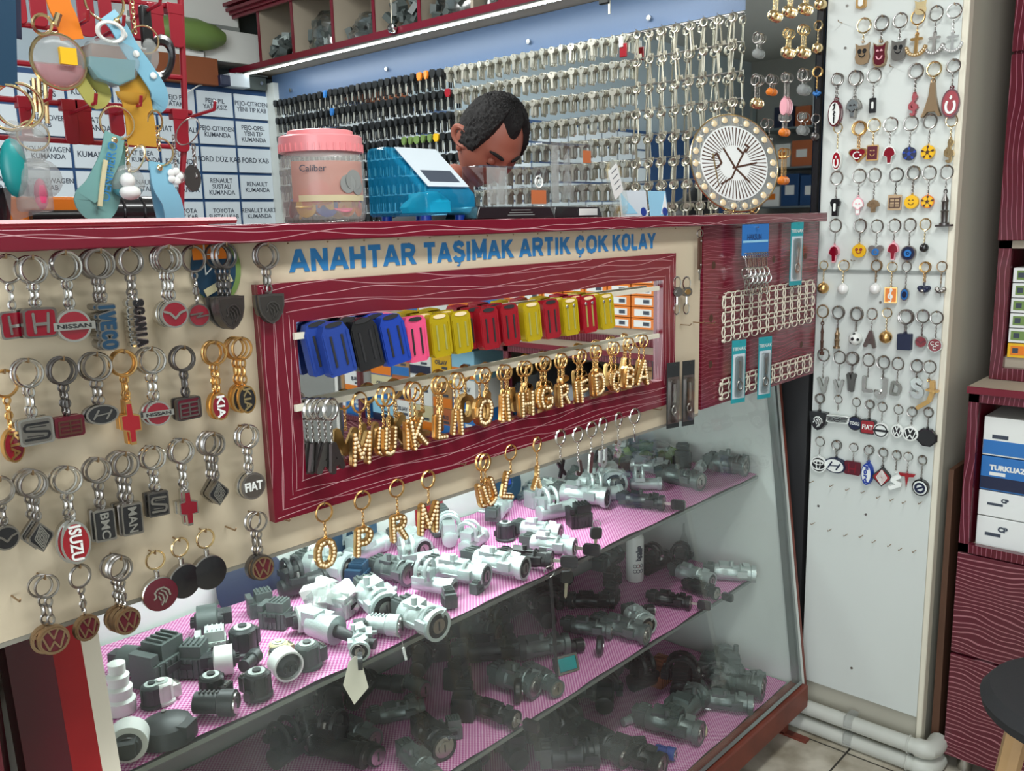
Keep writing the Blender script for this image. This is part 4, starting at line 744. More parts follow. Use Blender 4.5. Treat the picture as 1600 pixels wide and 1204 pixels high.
# ---- keyrings on the white column: (ring top x, y, ring height, (fob top, bottom), fob, label, copies, metal)
NC = 'keyrings on the white column'
def disc(rim, inl, em='', emm='white', a=1.0): return ('disc', a, rim, inl, em, emm)
crow = [
 (1440, -26, 20, (-14, 8), ('owl', .8, 'pale_gold', '', '', ''), 'gold keyring charm cut off by the top photo edge', 1, 'pale_gold'),
 (1351, 29, 22, (63, 96), ('owl', .68, 'bronze', '', 'hearteyes', 'black'), 'pale bronze owl keyring, leftmost of the top row of the column', 1, 'pale_gold'),
 (1379, 25, 22, (61, 99), ('owl', .55, 'bronze', 'dark_red', 'face', 'soft_pink'), 'owl keyring with red dressed figure in front, column top row', 2, 'steel'),
 (1408, 21, 22, (57, 90), ('owl', .68, 'steel', '', 'hearteyes', 'black'), 'silver owl keyring in the top row of the column', 1, 'steel'),
 (1435, 16, 22, (50, 83), ('anchor', 1, 'gold', 'pearl', '', ''), 'gold anchor keyring in the top row of the column', 1, 'gold'),
 (1464, 10, 22, (48, 80), ('anchor', 1, 'steel', 'white_pearl', '', ''), 'silver anchor keyring beside the gold anchor', 1, 'steel'),
 (1492, 6, 22, (47, 77), ('anchor', 1, 'chrome', 'white_pearl', '', ''), 'silver anchor keyring nearest the right edge of the column', 1, 'chrome'),
 (1308, 115, 18, (153, 193), ('oval', .5, 'dark_red', 'white', 'script', 'black'), 'white oval keyring with black handwriting on long chain', 2, 'steel'),
 (1337, 111, 22, (150, 180), ('mush', .8, 'steel', 'chrome', 'face', 'black'), 'silver dog shaped keyring with black ears, second column row', 2, 'steel'),
 (1367, 107, 22, (150, 173), ('sq', .45, 'black', '', 'window', 'white'), 'small black rectangular frame keyring with white centre, second column row', 1, 'steel'),
 (1432, 100, 22, (143, 176), ('strokes', .9, 'red', '', 'clef', ''), 'red treble clef keyring in the second column row', 2, 'steel'),
 (1460, 97, 22, (124, 176), ('tower', .55, 'bronze', '', '', ''), 'pale gold lattice tower keyring in the second column row', 2, 'pale_gold'),
 (1490, 93, 20, (134, 179), ('oval', .6, 'dark_red', 'red', 'moonstar_v', 'white'), 'large red oval keyring with white crescent and star', 2, 'steel'),
 (1310, 193, 15, (233, 263), ('oval', .52, 'white', 'red', 'moonstar_v', 'white'), 'small white and red oval crescent keyring, third column row', 1, 'pale_gold'),
 (1343, 190, 21, (229, 251), ('heart', 1.25, 'gold', 'enamel_red', 'moonstar', 'white'), 'gold winged keyring with red crescent centre, third column row', 2, 'gold'),
 (1366, 186, 20, (224, 248), ('sq', .75, 'gold', 'dark_red', 'face', 'gold'), 'gold square keyring with dark red centre, third column row', 1, 'pale_gold'),
 (1393, 184, 22, (225, 253), ('mush', .7, 'white', 'enamel_red', '', ''), 'red heart capped white figure keyring, third column row', 1, 'chrome'),
 (1424, 182, 22, (227, 248), disc('navy', 'navy', 'ball', 'blue'), 'dark blue football keyring in the third column row', 1, 'steel'),
 (1455, 179, 22, (224, 246), disc('yellow', 'yellow', 'ball', 'dark_brown'), 'yellow and brown football keyring in the third column row', 1, 'steel'),
 (1487, 180, 18, (214, 250), ('strokes', .9, 'pale_gold', '', 'clef', ''), 'pale gold curled keyring at the right end of third row', 1, 'pale_gold'),
 (1308, 268, 21, (308, 335), ('shirt', .62, 'black', '', 'window', 'white'), 'black football shirt keyring, leftmost in the fourth column row', 1, 'steel'),
 (1343, 265, 21, (306, 333), ('mush', .65, 'soft_pink', 'white', 'face', 'soft_pink'), 'pink hatted white figure keyring in the fourth column row', 1, 'steel'),
 (1367, 264, 21, (310, 330), ('mush', 1.0, 'bronze', '', 'lion', 'bronze'), 'bronze lion head keyring in the fourth column row', 1, 'steel'),
 (1402, 263, 21, (302, 326), ('sq', .85, 'bronze', '', 'rects', 'dark_brown'), 'bronze engraved square plate keyring in the fourth column row', 1, 'gunmetal'),
 (1428, 260, 21, (303, 324), disc('yellow', 'yellow', 'face', 'dark_brown'), 'yellow smiling face keyring with tongue, fourth column row', 2, 'steel'),
 (1453, 260, 21, (303, 323), disc('orange', 'yellow', 'ball', 'dark_brown'), 'orange football keyring in the fourth column row', 1, 'steel'),
 (1480, 259, 21, (296, 348), ('cyl', .3, 'gunmetal', '', 'base', ''), 'dark metal tower keyring with square base, fourth row right end', 1, 'steel'),
 (1305, 343, 20, (381, 408), ('mush', .65, 'soft_pink', 'enamel_red', '', ''), 'pink and red boot figure keyring, leftmost in the fifth row', 1, 'steel'),
 (1344, 343, 20, (380, 401), disc('yellow', 'yellow', 'hearteyes', 'red'), 'yellow face keyring with red heart eyes', 2, 'steel'),
 (1370, 344, 20, (381, 403), ('heart', 1.1, 'steel', 'steel', 'eye', 'box_blue'), 'silver heart keyring with blue eye bead, fifth column row', 1, 'steel'),
 (1398, 343, 20, (377, 404), ('mush', .65, 'soft_pink', 'enamel_red', '', ''), 'pink and red boot figure keyring between two eye beads', 1, 'steel'),
 (1423, 342, 20, (382, 406), disc('steel', 'navy', 'eye', 'box_blue'), 'round crystal keyring with blue eye bead, fifth column row', 1, 'steel'),
 (1447, 342, 18, (379, 393), ('ball3', 1, 'black', '', '', ''), 'small black ball keyring, right end of the fifth column row', 1, 'pale_gold'),
 (1288, 408, 14, (440, 458), ('ball3', 1, 'gold', '', '', ''), 'gold ball keyring at the left end of the column joint', 1, 'pale_gold'),
 (1319, 407, 17, (442, 459), ('ball3', 1, 'white_pearl', '', '', ''), 'single white pearl ball keyring below the column joint', 1, 'pale_gold'),
 (1370, 407, 17, (442, 459), ('ball3', 1, 'white_pearl', '', '', ''), 'paired white pearl ball keyring below the column joint', 2, 'bronze'),
 (1395, 410, 15, (447, 472), ('sq', .75, 'gold', 'orange', 'clef', 'white'), 'copper square tag keyring below the column joint', 1, 'pale_gold'),
 (1418, 409, 16, (449, 469), ('oval', .65, 'steel', 'box_blue', 'eye', 'navy'), 'blue drop shaped eye keyring below the column joint', 1, 'steel'),
 (1446, 410, 16, (441, 461), ('bead', 1, 'navy', 'steel', '', ''), 'gold ring keyring with cluster of dark blue beads', 2, 'gold'),
 (1473, 409, 16, (443, 462), ('bead', 1, 'steel', 'gunmetal', '', ''), 'silver keyring with bird and bead charms', 1, 'bronze'),
 (1286, 477, 20, (503, 552), ('cyl', .14, 'dark_brown', '', '', ''), 'long thin dark dagger keyring at the left column edge', 1, 'bronze'),
 (1309, 479, 20, (513, 543), ('cyl', .36, 'bronze', '', '', ''), 'bronze double tower keyring, seventh column row', 2, 'steel'),
 (1339, 481, 21, (519, 539), ('ball3', 1, 'white', 'black', 'ballpatch', ''), 'black and white football keyring, seventh column row', 2, 'steel'),
 (1363, 482, 18, (517, 541), ('letter', 1.0, 'steel', '', 'A', ''), 'flat steel keyring with letter A shape, seventh column row', 1, 'chrome'),
 (1387, 482, 15, (516, 536), ('ball3', 1, 'gold', '', '', ''), 'gold ball keyring in the seventh column row', 1, 'pale_gold'),
 (1416, 485, 22, (520, 546), ('sq', .8, 'navy', '', '', ''), 'navy square fabric keyring in the seventh column row', 2, 'steel'),
 (1442, 485, 20, (524, 543), disc('steel', 'enamel_red', 'mazda', 'dark_red'), 'round steel keyring with plain red centre, seventh column row', 2, 'steel'),
 (1464, 487, 20, (527, 550), disc('chrome', 'enamel_red', 'three_moons', 'white'), 'round red keyring with three white crescents', 1, 'steel'),
 (1288, 545, 20, (590, 613), ('letter', 1.0, 'steel', '', 'V', ''), 'silver letter V keyring, left end of the letter row', 1, 'chrome'),
 (1312, 549, 20, (594, 615), ('letter', 1.0, 'steel', '', 'V', ''), 'silver letter V keyring, second from left in letter row', 1, 'steel'),
 (1332, 551, 20, (584, 610), ('letter', .6, 'gunmetal', '', 'V', ''), 'dark narrow letter keyring in the column letter row', 2, 'steel'),
 (1358, 553, 20, (588, 612), ('letter', 1.1, 'steel', '', 'L', ''), 'silver letter L keyring in the column letter row', 1, 'steel'),
 (1380, 557, 20, (590, 622), ('letter', .9, 'chrome', '', 'J', ''), 'shiny letter J keyring in the column letter row', 2, 'steel'),
 (1404, 559, 20, (597, 618), ('letter', 1.2, 'steel', '', 'D', ''), 'silver letter D keyring in the column letter row', 1, 'steel'),
 (1433, 563, 20, (590, 620), ('letter', .8, 'chrome', '', 'S', ''), 'silver letter S keyring in the column letter row', 2, 'steel'),
 (1453, 564, 20, (593, 637), ('strokes', 1.1, 'gold', '', 'sabre', ''), 'gold curved sword keyring at the right of letter row', 1, 'steel'),
 (1281, 616, 15, (642, 671), ('shield', 1.0, 'black', 'black', 'lion', 'white_rubber'), 'black rubber shield keyring with white lion lines', 2, 'steel'),
 (1310, 618, 13, (642, 666), ('wings', 1.6, 'white_rubber', 'grey', 'mini', 'black'), 'white winged badge rubber keyring on the column', 1, 'steel'),
 (1338, 622, 14, (649, 672), disc('black', 'navy', 'TOGG', 'white_rubber'), 'navy round rubber keyring with small white letters', 1, 'steel'),
 (1359, 626, 14, (655, 678), ('rect', 1.0, 'black', 'red', 'FIAT', 'white_rubber'), 'red square rubber keyring with white letters', 2, 'steel'),
 (1380, 629, 15, (660, 684), disc('white_rubber', 'white_rubber', 'nissan_ring', 'black'), 'white rubber keyring with black ring and bar', 1, 'steel'),
 (1404, 633, 15, (662, 684), disc('white_rubber', 'black', 'vw', 'white_rubber', .85), 'round rubber V and W keyring, left one of two', 1, 'steel'),
 (1425, 637, 15, (665, 689), disc('white_rubber', 'black', 'vw', 'white_rubber'), 'round rubber V and W keyring beside black octagon', 2, 'steel'),
 (1451, 638, 15, (669, 697), ('oct', 1.1, 'black', 'matt_black', '', ''), 'black octagonal rubber keyring at right of badge row', 2, 'steel'),
 (1281, 683, 15, (712, 738), disc('white_rubber', 'black', 'toyota', 'white_rubber'), 'round rubber keyring with white crossing ovals, lowest row', 1, 'steel'),
 (1307, 689, 15, (715, 739), ('oval', 1.55, 'navy', 'white_rubber', 'hyundai', 'navy'), 'wide navy oval rubber keyring with slanted H', 3, 'steel'),
 (1335, 693, 14, (720, 742), ('rect', 1.15, 'dark_red', 'dark_red', 'honda', 'enamel_red'), 'dark red rubber H keyring in the lowest column row', 1, 'steel'),
 (1358, 697, 15, (722, 757), ('oval', .5, 'blue', 'white_rubber', '|Ford', 'blue'), 'blue and white upright oval rubber keyring', 3, 'steel'),
 (1380, 701, 15, (729, 760), ('diamond', .9, 'matt_black', 'red', 'renault', 'white_rubber'), 'red diamond rubber keyring with white lines', 2, 'steel'),
 (1401, 705, 14, (737, 768), ('strokes', .8, 'white_rubber', '', 'suzuki', ''), 'white angular S rubber keyring in the lowest row', 2, 'steel'),
 (1420, 707, 14, (739, 762), ('tesla', 1.1, 'red', '', '', ''), 'red T shaped rubber keyring in the lowest row', 1, 'steel'),
 (1441, 713, 14, (749, 775), disc('black', 'white_rubber', 'volvo', 'navy'), 'round black and white arrow rubber keyring, lowest right', 2, 'steel'),
]
EM['sabre'] = [([(.12, .5), (.14, .1), (.04, -.22), (-.3, -.5)], .12), ([(-.04, .2), (.3, .16)], .07)]
for px, py, rh, fp, spec, lb, n, mt in crow: keyring(CP, px, py, rh, fp, spec, lb, n, mt, NC, chw=.0042)
t = thing('clock_charm', 'brown wooden framed charm hanging at the top of the column', 'charm', on_x(1346, 3, X0-.008))
MB().prism(rrect(.024, .032, .007), -.005, .005).obj('wooden_frame', 'gold', t, rot=(0, 0, R(-90))); MB().prism(rrect(.012, .022, .005), -.0065, -.005).obj('white_face', 'white', t, rot=(0, 0, R(-90)))
empty_hooks([(1271, 751), (1302, 757), (1327, 763), (1351, 767), (1375, 775), (1396, 779), (1415, 783), (1440, 784), (1273, 816), (1299, 826), (1324, 834), (1348, 836), (1368, 844), (1392, 850), (1409, 856), (1431, 859), (1316, 36), (1396, 105), (1336, 407)], CP)
# ---- beads and bells on the mirrored panel beside the column
NG = 'keyrings on the mirrored panel'; GP = ('x', 2.353)
for px, py, rh, fp, spec, lb, n, mt in (
 (1209, -22, 14, (12, 30), ('ball3', 1, 'pale_gold', '', '', ''), 'gold ball keyring, leftmost of the topmost bells', 2, 'pale_gold'),
 (1233, -28, 14, (5, 23), ('ball3', 1, 'pale_gold', '', '', ''), 'gold ball keyring, second of the topmost bells', 2, 'pale_gold'),
 (1258, -30, 14, (1, 19), ('ball3', 1, 'pale_gold', '', '', ''), 'gold ball keyring, third of the topmost bells', 2, 'pale_gold'),
 (1284, -38, 14, (-6, 12), ('ball3', 1, 'pale_gold', '', '', ''), 'gold ball keyring, rightmost of the topmost bells', 2, 'pale_gold'),
 (1183, 51, 16, (74, 88), ('ball3', 1, 'smoke', '', '', ''), 'clear bead keyring at the left of the mirrored panel', 2, 'steel'),
 (1229, 45, 14, (70, 88), ('ball3', 1, 'pale_gold', '', '', ''), 'gold ball keyring, left of the second bell row', 2, 'pale_gold'),
 (1254, 39, 14, (69, 87), ('ball3', 1, 'pale_gold', '', '', ''), 'gold ball keyring, middle of the second bell row', 2, 'pale_gold'),
 (1278, 33, 14, (64, 81), ('ball3', 1, 'pale_gold', '', '', ''), 'gold ball keyring, right of the second bell row', 2, 'pale_gold'),
 (1180, 117, 16, (151, 167), ('ball3', 1, 'pale_gold', '', '', ''), 'gold ball keyring low on the mirrored panel, above the plate', 2, 'steel'),
 (1203, 117, 14, (136, 147), ('ball3', 1, 'orange', '', '', ''), 'small orange bead keyring on the mirrored panel', 2, 'steel'),
 (1227, 114, 14, (150, 176), ('oval', .5, 'soft_pink', 'soft_pink', '', ''), 'pink drop keyring on the mirrored panel', 2, 'steel'),
 (1254, 108, 18, (129, 146), ('ball3', 1, 'smoke', '', '', ''), 'clear faceted bead keyring on the mirrored panel', 2, 'steel'),
 (1277, 105, 15, (138, 151), ('bead', 1, 'box_blue', 'box_blue', '', ''), 'copper ring keyring with blue bead cluster', 2, 'gold'),
 (1196, 186, 14, (210, 224), ('bead', 1, 'steel', 'steel', '', ''), 'small steel charm keyring right of the gilt plate', 1, 'steel'),
 (1224, 176, 14, (199, 211), ('ball3', 1, 'orange', '', '', ''), 'orange bead keyring hanging above the gold chain', 2, 'steel'),
 (1222, 232, 14, (274, 287), ('ball3', 1, 'orange', '', '', ''), 'orange ball keyring low behind the plate stand', 2, 'gold'),
 (1253, 176, 14, (194, 209), ('ball3', 1, 'smoke', '', '', ''), 'clear bead keyring, low right on the mirrored panel', 1, 'steel'),
 (1275, 179, 14, (205, 218), ('ball3', 1, 'gunmetal', '', '', ''), 'dark bead keyring nearest the black panel edge', 1, 'steel')):
    for t in keyring(GP, px, py, rh, fp, spec, lb, n, mt, NG, chw=.0035, hook=False): pass
    b = on_x(px, py, GP[1]-.012); MB().tube([b-Vector((.004, 0, -.002)), b, b+Vector((.012, 0, 0))], .0009, 5).obj('nail', 'bronze', kw)
# ================================================================ burgundy peg board goods
def net(z0, z1, xa, xb, rows_, label):
    t = thing('plastic_net_strip', label, 'net strip', (0, .991, 0), group='white plastic net strips'); cell = .043; n = round((xb-xa)/cell); cell = (xb-xa)/n; rh_ = (z1-z0)/rows_
    s = MB()
    for r in range(rows_+1):
        z = z0+r*rh_; s.box(((xa+xb)/2, 0, z+rh_*.16), (xb-xa, .0022, .002)); s.box(((xa+xb)/2, 0, z-rh_*.16+.0), (xb-xa, .0022, .002)) if r else None
        for i in range(n): s.torus((xa+(i+.5)*cell, 0, z), cell*.36, .0016, (0, 1, 0), 10, 4, 1, .5)
    for i in range(n+1):
        x = xa+i*cell
        for r in range(rows_): 
            z = z0+r*rh_
            for sx in (-1, 1): s.tube([(x+sx*cell*.05, 0, z+.12*rh_), (x+sx*cell*.17, 0, z+rh_*.5), (x+sx*cell*.05, 0, z+rh_*.88)], .0016, 4)
    s.obj('lattice', 'net_white', t)
    for x, z in ((xa, z0), (xa, z1)): MB().cyl((x, -.004, z-.004), (x, .002, z-.004), .004, 8).obj('peg', 'net_white', t)
q0 = on_y(1130, 530, .991); q1 = on_y(1130, 462, .991); xe = on_y(1270, 480, .991).x
net(q0.z, q1.z, q0.x, xe, 3, 'wide white plastic net strip across the burgundy peg board')
q0 = on_y(1126, 620, .991); q1 = on_y(1126, 600, .991); net(q0.z, q1.z+.004, q0.x, on_y(1266, 580, .991).x, 1, 'narrow white plastic net strip at the bottom of the peg board')
def card_tool(px, py0, py1, wpx, label, hue, kind, grp):
    a = on_y(px, py0, .975); h = (py1-py0)*mpp(a)*.99; w_ = wpx
    t = thing('carded_tool', label, 'packaged tool', a, (0, 0, R(-16)), grp); tm = 'teal_card' if hue == 'teal' else 'dark_plastic'
    MB().prism([(-w_/2, 0), (w_/2, 0), (w_/2, -h), (-w_/2, -h)], -.0006, .0006).obj('card', tm, t)
    MB().prism([(-w_*.43, -h*.22), (w_*.43, -h*.22), (w_*.43, -h*.93), (-w_*.43, -h*.93)], -.0011, -.0006).obj('printed_panel', 'label_paper' if hue == 'teal' else 'steel', t)
    MB().prism(rrect(w_*.6, h*.6, w_*.2) and [(x, z-h*.58) for x, z in rrect(w_*.62, h*.66, w_*.2)], -.010, -.0011).obj('blister', 'clear', t)
    g = MB().tube([(0, -.005, -h*.32), (.001, -.005, -h*.6)], .003, 8); g.torus((0, -.005, -h*.72), w_*.17, .0018, (0, 1, 0), 16, 6, 1, 1.4); g.obj('metal_clip', 'steel', t)
    if hue == 'teal': text('TIRNAK', h*.08, 'white', t, (0, -.0012, -h*.14), depth=.0001)
    MB().cyl((0, .012, -h*.03), (0, -.006, -h*.03), .0015, 6).obj('hang_peg', 'clear', t)
TG = 'teal carded nail clippers'
card_tool(1155, 531, 632, .044, 'teal carded clipper on the left below the net strip', 'teal', 0, TG)
card_tool(1196, 526, 625, .044, 'teal carded clipper on the right below the net strip', 'teal', 0, TG)
card_tool(1246, 347, 446, .044, 'teal carded clipper at the top right of the peg board', 'teal', 0, TG)
BG = 'black carded snap hooks'
card_tool(1052, 566, 672, .034, 'black carded snap hook at the cream board corner, left one', 'black', 0, BG)
card_tool(1076, 563, 668, .034, 'black carded snap hook at the cream board corner, right one', 'black', 0, BG)
a = on_y(1181, 350, .965); t = thing('key_clip_card', 'light blue header card with a bunch of metal key clips below', 'card of key clips', a, (0, 0, R(-12))); t.scale = (1.2, 1.2, 1.2)
MB().prism([(-.038, 0), (.038, 0), (.038, -.058), (-.038, -.058)], -.0006, .0006).obj('header_card', 'box_blue', t); text('HAKSUN', .015, 'navy', t, (-.004, -.001, -.024), depth=.0001, xs=.7)
MB().prism([(-.036, -.03), (.036, -.03), (.036, -.034), (-.036, -.034)], -.001, -.0006).obj('print_band', 'sky', t); MB().cyl((0, .024, -.006), (0, -.006, -.006), .0016, 6).obj('hang_peg', 'chrome', t)
for i in range(10):
    x = -.030+i*.0066; z = -.06-(i % 2)*.012; k = MB().torus((x, -.003, -.058), .005, .0011, (1, .5, 0), 12, 5).tube([(x, -.003, -.062), (x+.002, -.004, z-.018)], .0016, 5).torus((x+.001, -.004, z-.030), .0095, .0014, (.6, 1, 0), 14, 5).torus((x+.002, -.004, z-.050), .010, .0013, (-.4, 1, 0), 14, 5); k.obj('key_clip', 'chrome', t)
a = on_y(1094, 360, .985); t = thing('leather_key_strap', 'dark brown leather key strap hanging at the cream board right edge', 'key strap', a, (0, 0, 0))
MB().torus((0, 0, -.006), .008, .0012, (.3, 1, 0), 16, 5).obj('top_ring', 'steel', t); MB().box((0, 0, -.048), (.013, .004, .066)).obj('strap', 'dark_brown', t, bevel=.001)
for z in (-.022, -.072): MB().sphere((0, -.003, z), .0024, 8, 6).obj('rivet', 'steel', t)
MB().tube([(0, 0, -.08), (0, 0, -.105)], .002, 6).torus((0, 0, -.086), .005, .001, (0, 1, 0), 10, 5).obj('clip', 'steel', t)
for px, lb, bb_ in ((1058, 'steel spring clip keyring on the cream board, left one', 0), (1073, 'steel snap keyring with brass button on the cream board', 1)):
    a = on_y(px, 434, .983); t = thing('snap_clip', lb, 'snap clip', a, (0, 0, R(-25)), group='snap clips right of the mirror frame'); t.scale = (1.25, 1.25, 1.1)
    MB().torus((0, 0, -.010), .009, .0014, (0, 1, 0), 16, 5, .8, 1.3).obj('snap_ring', 'chrome', t); MB().cyl((0, .003, -.026), (0, -.004, -.026), .009, 14).obj('body', 'steel', t)
    MB().cyl((0, -.004, -.026), (0, -.0055, -.026), .005, 12).obj('button', 'gold' if bb_ else 'steel', t); MB().tube([(0, 0, -.034), (0, 0, -.05)], .0022, 6).torus((0, 0, -.058), .008, .0012, (0, 1, 0), 14, 5, .7, 1.3).obj('lower_clip', 'chrome', t)
empty_hooks([(1063, 507), (1083, 503), (1100, 504)], F1)
# key tool card pinned behind the keyrings at top left
a = on_y(338, 420, .997); t = thing('key_shaped_card', 'round advertising card with orange band, dark blue field and key picture', 'card', a, (0, 0, 0))
MB().prism(ell(.033, .042), -.0004, .0004).obj('lime_disc', 'green', t); MB().prism([(x*.9-.004, z*.9) for x, z in ell(.033, .042)], -.001, -.0004).obj('blue_field', 'slate', t)
MB().prism([(-.03, .012), (.018, .012), (.018, .034), (-.03, .034)], -.0016, -.001).obj('orange_band', 'orange', t); text('LIT', .02, 'white', t, (-.004, -.002, .023), depth=.0002)
EM['sig'] = [([(-.4, .1), (-.3, .3), (-.3, -.2), (-.1, .1), (0, 0), (.1, .1), (.2, 0), (.4, .1)], .03)]
MB().stroke([(x*.05, z*.03) for x, z in EM['sig'][0][0]], .0012, -.0016, -.001).obj('signature', 'white', t); MB().box((.0, -.002, -.02), (.04, .001, .009), (0, R(-25), 0)).obj('key_print', 'cream_plastic', t)
# ================================================================ burgundy cabinet on the right, running forward (its rest shows in the strip mirror)
cb = thing('shop_cabinet', 'burgundy laminate cabinet with drawers below and open shelves, at right of the white column', 'cabinet')
XA, YA, YB = 2.38, .632, -2.05
MB().bb((XA+.02, YB, .05), (3.15, YA, .635)).obj('drawer_body', 'burgundy', cb)
for z0, z1 in ((.05, .345), (.352, .628)):
    for y1, y0 in ((YA, -.22), (-.226, -1.12), (-1.126, YB)): MB().bb((XA, y0, z0), (XA+.018, y1, z1)).obj('drawer_front', 'drawer_laminate', cb, bevel=.001)
MB().bb((XA, YB, .632), (XA+.02, YA, .655)).obj('lower_rail', 'door_laminate', cb); MB().bb((XA, YB, 1.028), (XA+.02, YA, 1.050)).obj('upper_rail', 'door_laminate', cb)
for y in (YA, -.22, -1.12): MB().bb((XA, y-.024, .632), (XA+.02, y, 1.05)).obj('stile', 'door_laminate', cb)
MB().bb((XA+.02, YA-.018, .635), (3.15, YA, 1.05)).obj('side_panel', 'burgundy', cb)
MB().bb((XA+.02, YB, .62), (3.15, YA-.018, .637)).obj('inner_shelf', 'cream', cb); MB().bb((3.1, YB, .635), (3.15, YA, 1.05)).obj('back_board', 'shelf_beige', cb)
MB().bb((XA-.004, YB, 1.052), (3.15, YA+.004, 1.068)).obj('ledge', 'shelf_beige', cb, bevel=.001)
MB().bb((XA-.006, YB, 1.050), (XA-.003, YA+.004, 1.068)).obj('ledge_edge', 'burgundy', cb)
XU, YU = 2.51, .622
MB().bb((XU+.02, YU-.016, 1.069), (3.15, YU, 2.79)).obj('side_panel', 'burgundy', cb); MB().bb((XU, YB, 1.069), (XU+.02, YU, 1.100)).obj('lower_rail', 'door_laminate', cb)
MB().bb((XU, YU-.03, 1.10), (XU+.02, YU, 2.79)).obj('stile', 'door_laminate', cb); MB().bb((3.1, YB, 1.069), (3.15, YU, 2.79)).obj('back_board', 'shelf_beige', cb)
for z0, z1 in ((1.425, 1.872), (1.878, 2.3)):
    for y1, y0 in ((YU, -.15), (-.156, -1.0), (-1.006, YB)): MB().bb((XU-.018, y0, z0), (XU, y1, z1)).obj('cabinet_door', 'door_laminate', cb, bevel=.002)
MB().bb((XU, YB, 1.405), (3.1, YU, 1.425)).obj('shelf', 'shelf_beige', cb)
for y in (.59, -.2, -1.1, -1.9): 
    for x in (2.43, 3.0): MB().cyl((x, y, 0), (x, y, .05), .02, 12).obj('foot', 'chrome', cb)
# cartons
def carton(x0, x1, y0, y1, z0, z1, m_, label, group=None, band=None, txt=None, tm='white', name='carton', cat='box'):
    c = Vector(((x0+x1)/2, (y0+y1)/2, z0)); t = thing(name, label, cat, c, group=group); d = (x1-x0, abs(y1-y0), z1-z0)
    MB().box((0, 0, d[2]/2), d).obj('body', m_, t, bevel=.0015)
    if band: MB().box((-d[0]/2-.0004, 0, d[2]*.22), (.0008, d[1]*.98, d[2]*.36)).obj('printed_band', band, t)
    if txt: text(txt, d[2]*.2, tm, t, (-d[0]/2-.001, 0, d[2]*.68), (0, 0, R(-90)), depth=.0002, bold=.001)
    MB().box((-d[0]/2-.0004, d[1]*.18, d[2]*.5), (.0006, d[1]*.3, d[2]*.1)).obj('print_mark', 'ink' if m_ != 'box_blue' else 'white', t)
    return t
def zat(px, py, x): return on_x(px, py, x).z
X1 = 2.41
yc = [.598, .463, .30]
for (ya, yb, px, cells) in ((.600, .478, 1545, ((645, 708, 'white', 'white carton with a blue top, uppermost in the first cabinet stack', 'box_blue', None), (709, 764, 'box_blue', 'blue carton under the plain white one in the open cabinet shelf', 'navy', 'TURKUAZ'), (765, 806, 'paper', 'white carton with black oval mark, third down in the cabinet stack', None, 'CP'), (807, 862, 'paper', 'white barcoded carton at the bottom of the first cabinet stack', None, 'CP'))),
                            (.470, .34, 1590, ((606, 640, 'cardboard', 'small brown carton, topmost of the second cabinet stack', None, None), (641, 690, 'cardboard', 'brown carton with black bars in the second cabinet stack', 'dark_brown', None), (691, 722, 'paper', 'flat white carton below the brown ones in the cabinet', None, None), (723, 772, 'paper', 'white carton with red bottom band in the cabinet', 'red', 'TOPUSU'), (773, 822, 'box_blue', 'blue carton, upper of two at the right photo edge', 'navy', 'TURKUAZ'), (823, 880, 'box_blue', 'blue carton, lowest at the right photo edge', 'navy', 'TURKUAZ')))):
    zs = [(on_x(px, a+5, X1).z, on_x(px, b_+5, X1).z) for a, b_, *_ in cells]; zb = .6385; top = zs[0][0]; sc_ = (top-zb)/(zs[0][0]-zs[-1][1])
    for (a, b_, m_, lb, band, tx), (zt, zo) in zip(cells, zs):
        carton(X1, X1+.2, yb, ya, zb+(zo-zs[-1][1])*sc_+.0005, zb+(zt-zs[-1][1])*sc_-.0006, m_, lb, 'cartons in the open cabinet', band, tx, 'white' if m_ == 'box_blue' else 'ink')
rnd = random.Random(5)
# black wrapped bundle on the shelf, seen in the mirror
bw = MB(); n, m2 = 28, 14
for j in range(m2+1):
    for i in range(n):
        a = 2*PI*i/n; r_ = 1+.12*math.sin(a*5+j)+.06*math.sin(a*11+j*2.3); k = math.sin(PI*(j+.35)/(m2+.7))**.5
        bw.v.append((.16*math.cos(a)*r_*k, -.36+.66*j/m2, .155+.15*math.sin(a)*r_*k if True else 0))
for j in range(m2):
    for i in range(n): bw.f.append((j*n+i, j*n+(i+1) % n, (j+1)*n+(i+1) % n, (j+1)*n+i))
bw.f += [tuple(range(n)), tuple(m2*n+i for i in range(n))]
t = tag(bw.obj('wrapped_bundle', 'black', None, (2.60, -.02, .655)), 'bundle wrapped in shiny black plastic, seen in the strip mirror', 'bundle')
cols = ['box_blue', 'paper', 'paper', 'orange_box', 'sky', 'cardboard', 'cream_plastic', 'yellow']
y = -.44; k = 0
while y > -1.95:
    w_ = .11+.03*rnd.random()
    if abs(y-w_/2+1.12) < .09: y -= .05; continue
    z = .6385
    for j in range(3):
        h = .10+.03*rnd.random(); m_ = cols[(k*3+j*2+rnd.randrange(2)) % 8]
        carton(X1+.01, X1+.2, y-w_, y, z, z+h-.001, m_, f'{ {"box_blue":"blue","paper":"white","orange_box":"orange brown","sky":"pale blue","cardboard":"brown","cream_plastic":"cream","yellow":"yellow"}[m_]} carton on the cabinet shelf, {["bottom", "middle", "top"][j]} layer, seen in the mirror', 'mirrored cartons in the lower shelf', ['navy', 'box_blue', 'orange', None][(k+j) % 4], ['BUJI', 'LUKAS', None, 'VALEO'][(k+j*3) % 4], 'white' if m_ == 'box_blue' else 'ink'); z += h
    y -= w_+.006; k += 1
# cartons standing on the ledge top, further along (mirror)
y = -.42
while y > -1.9:
    w_ = .085+.02*rnd.random(); m_ = cols[rnd.randrange(8)]
    if y < -.5 and rnd.random() < .8: pass
    y -= w_+.01
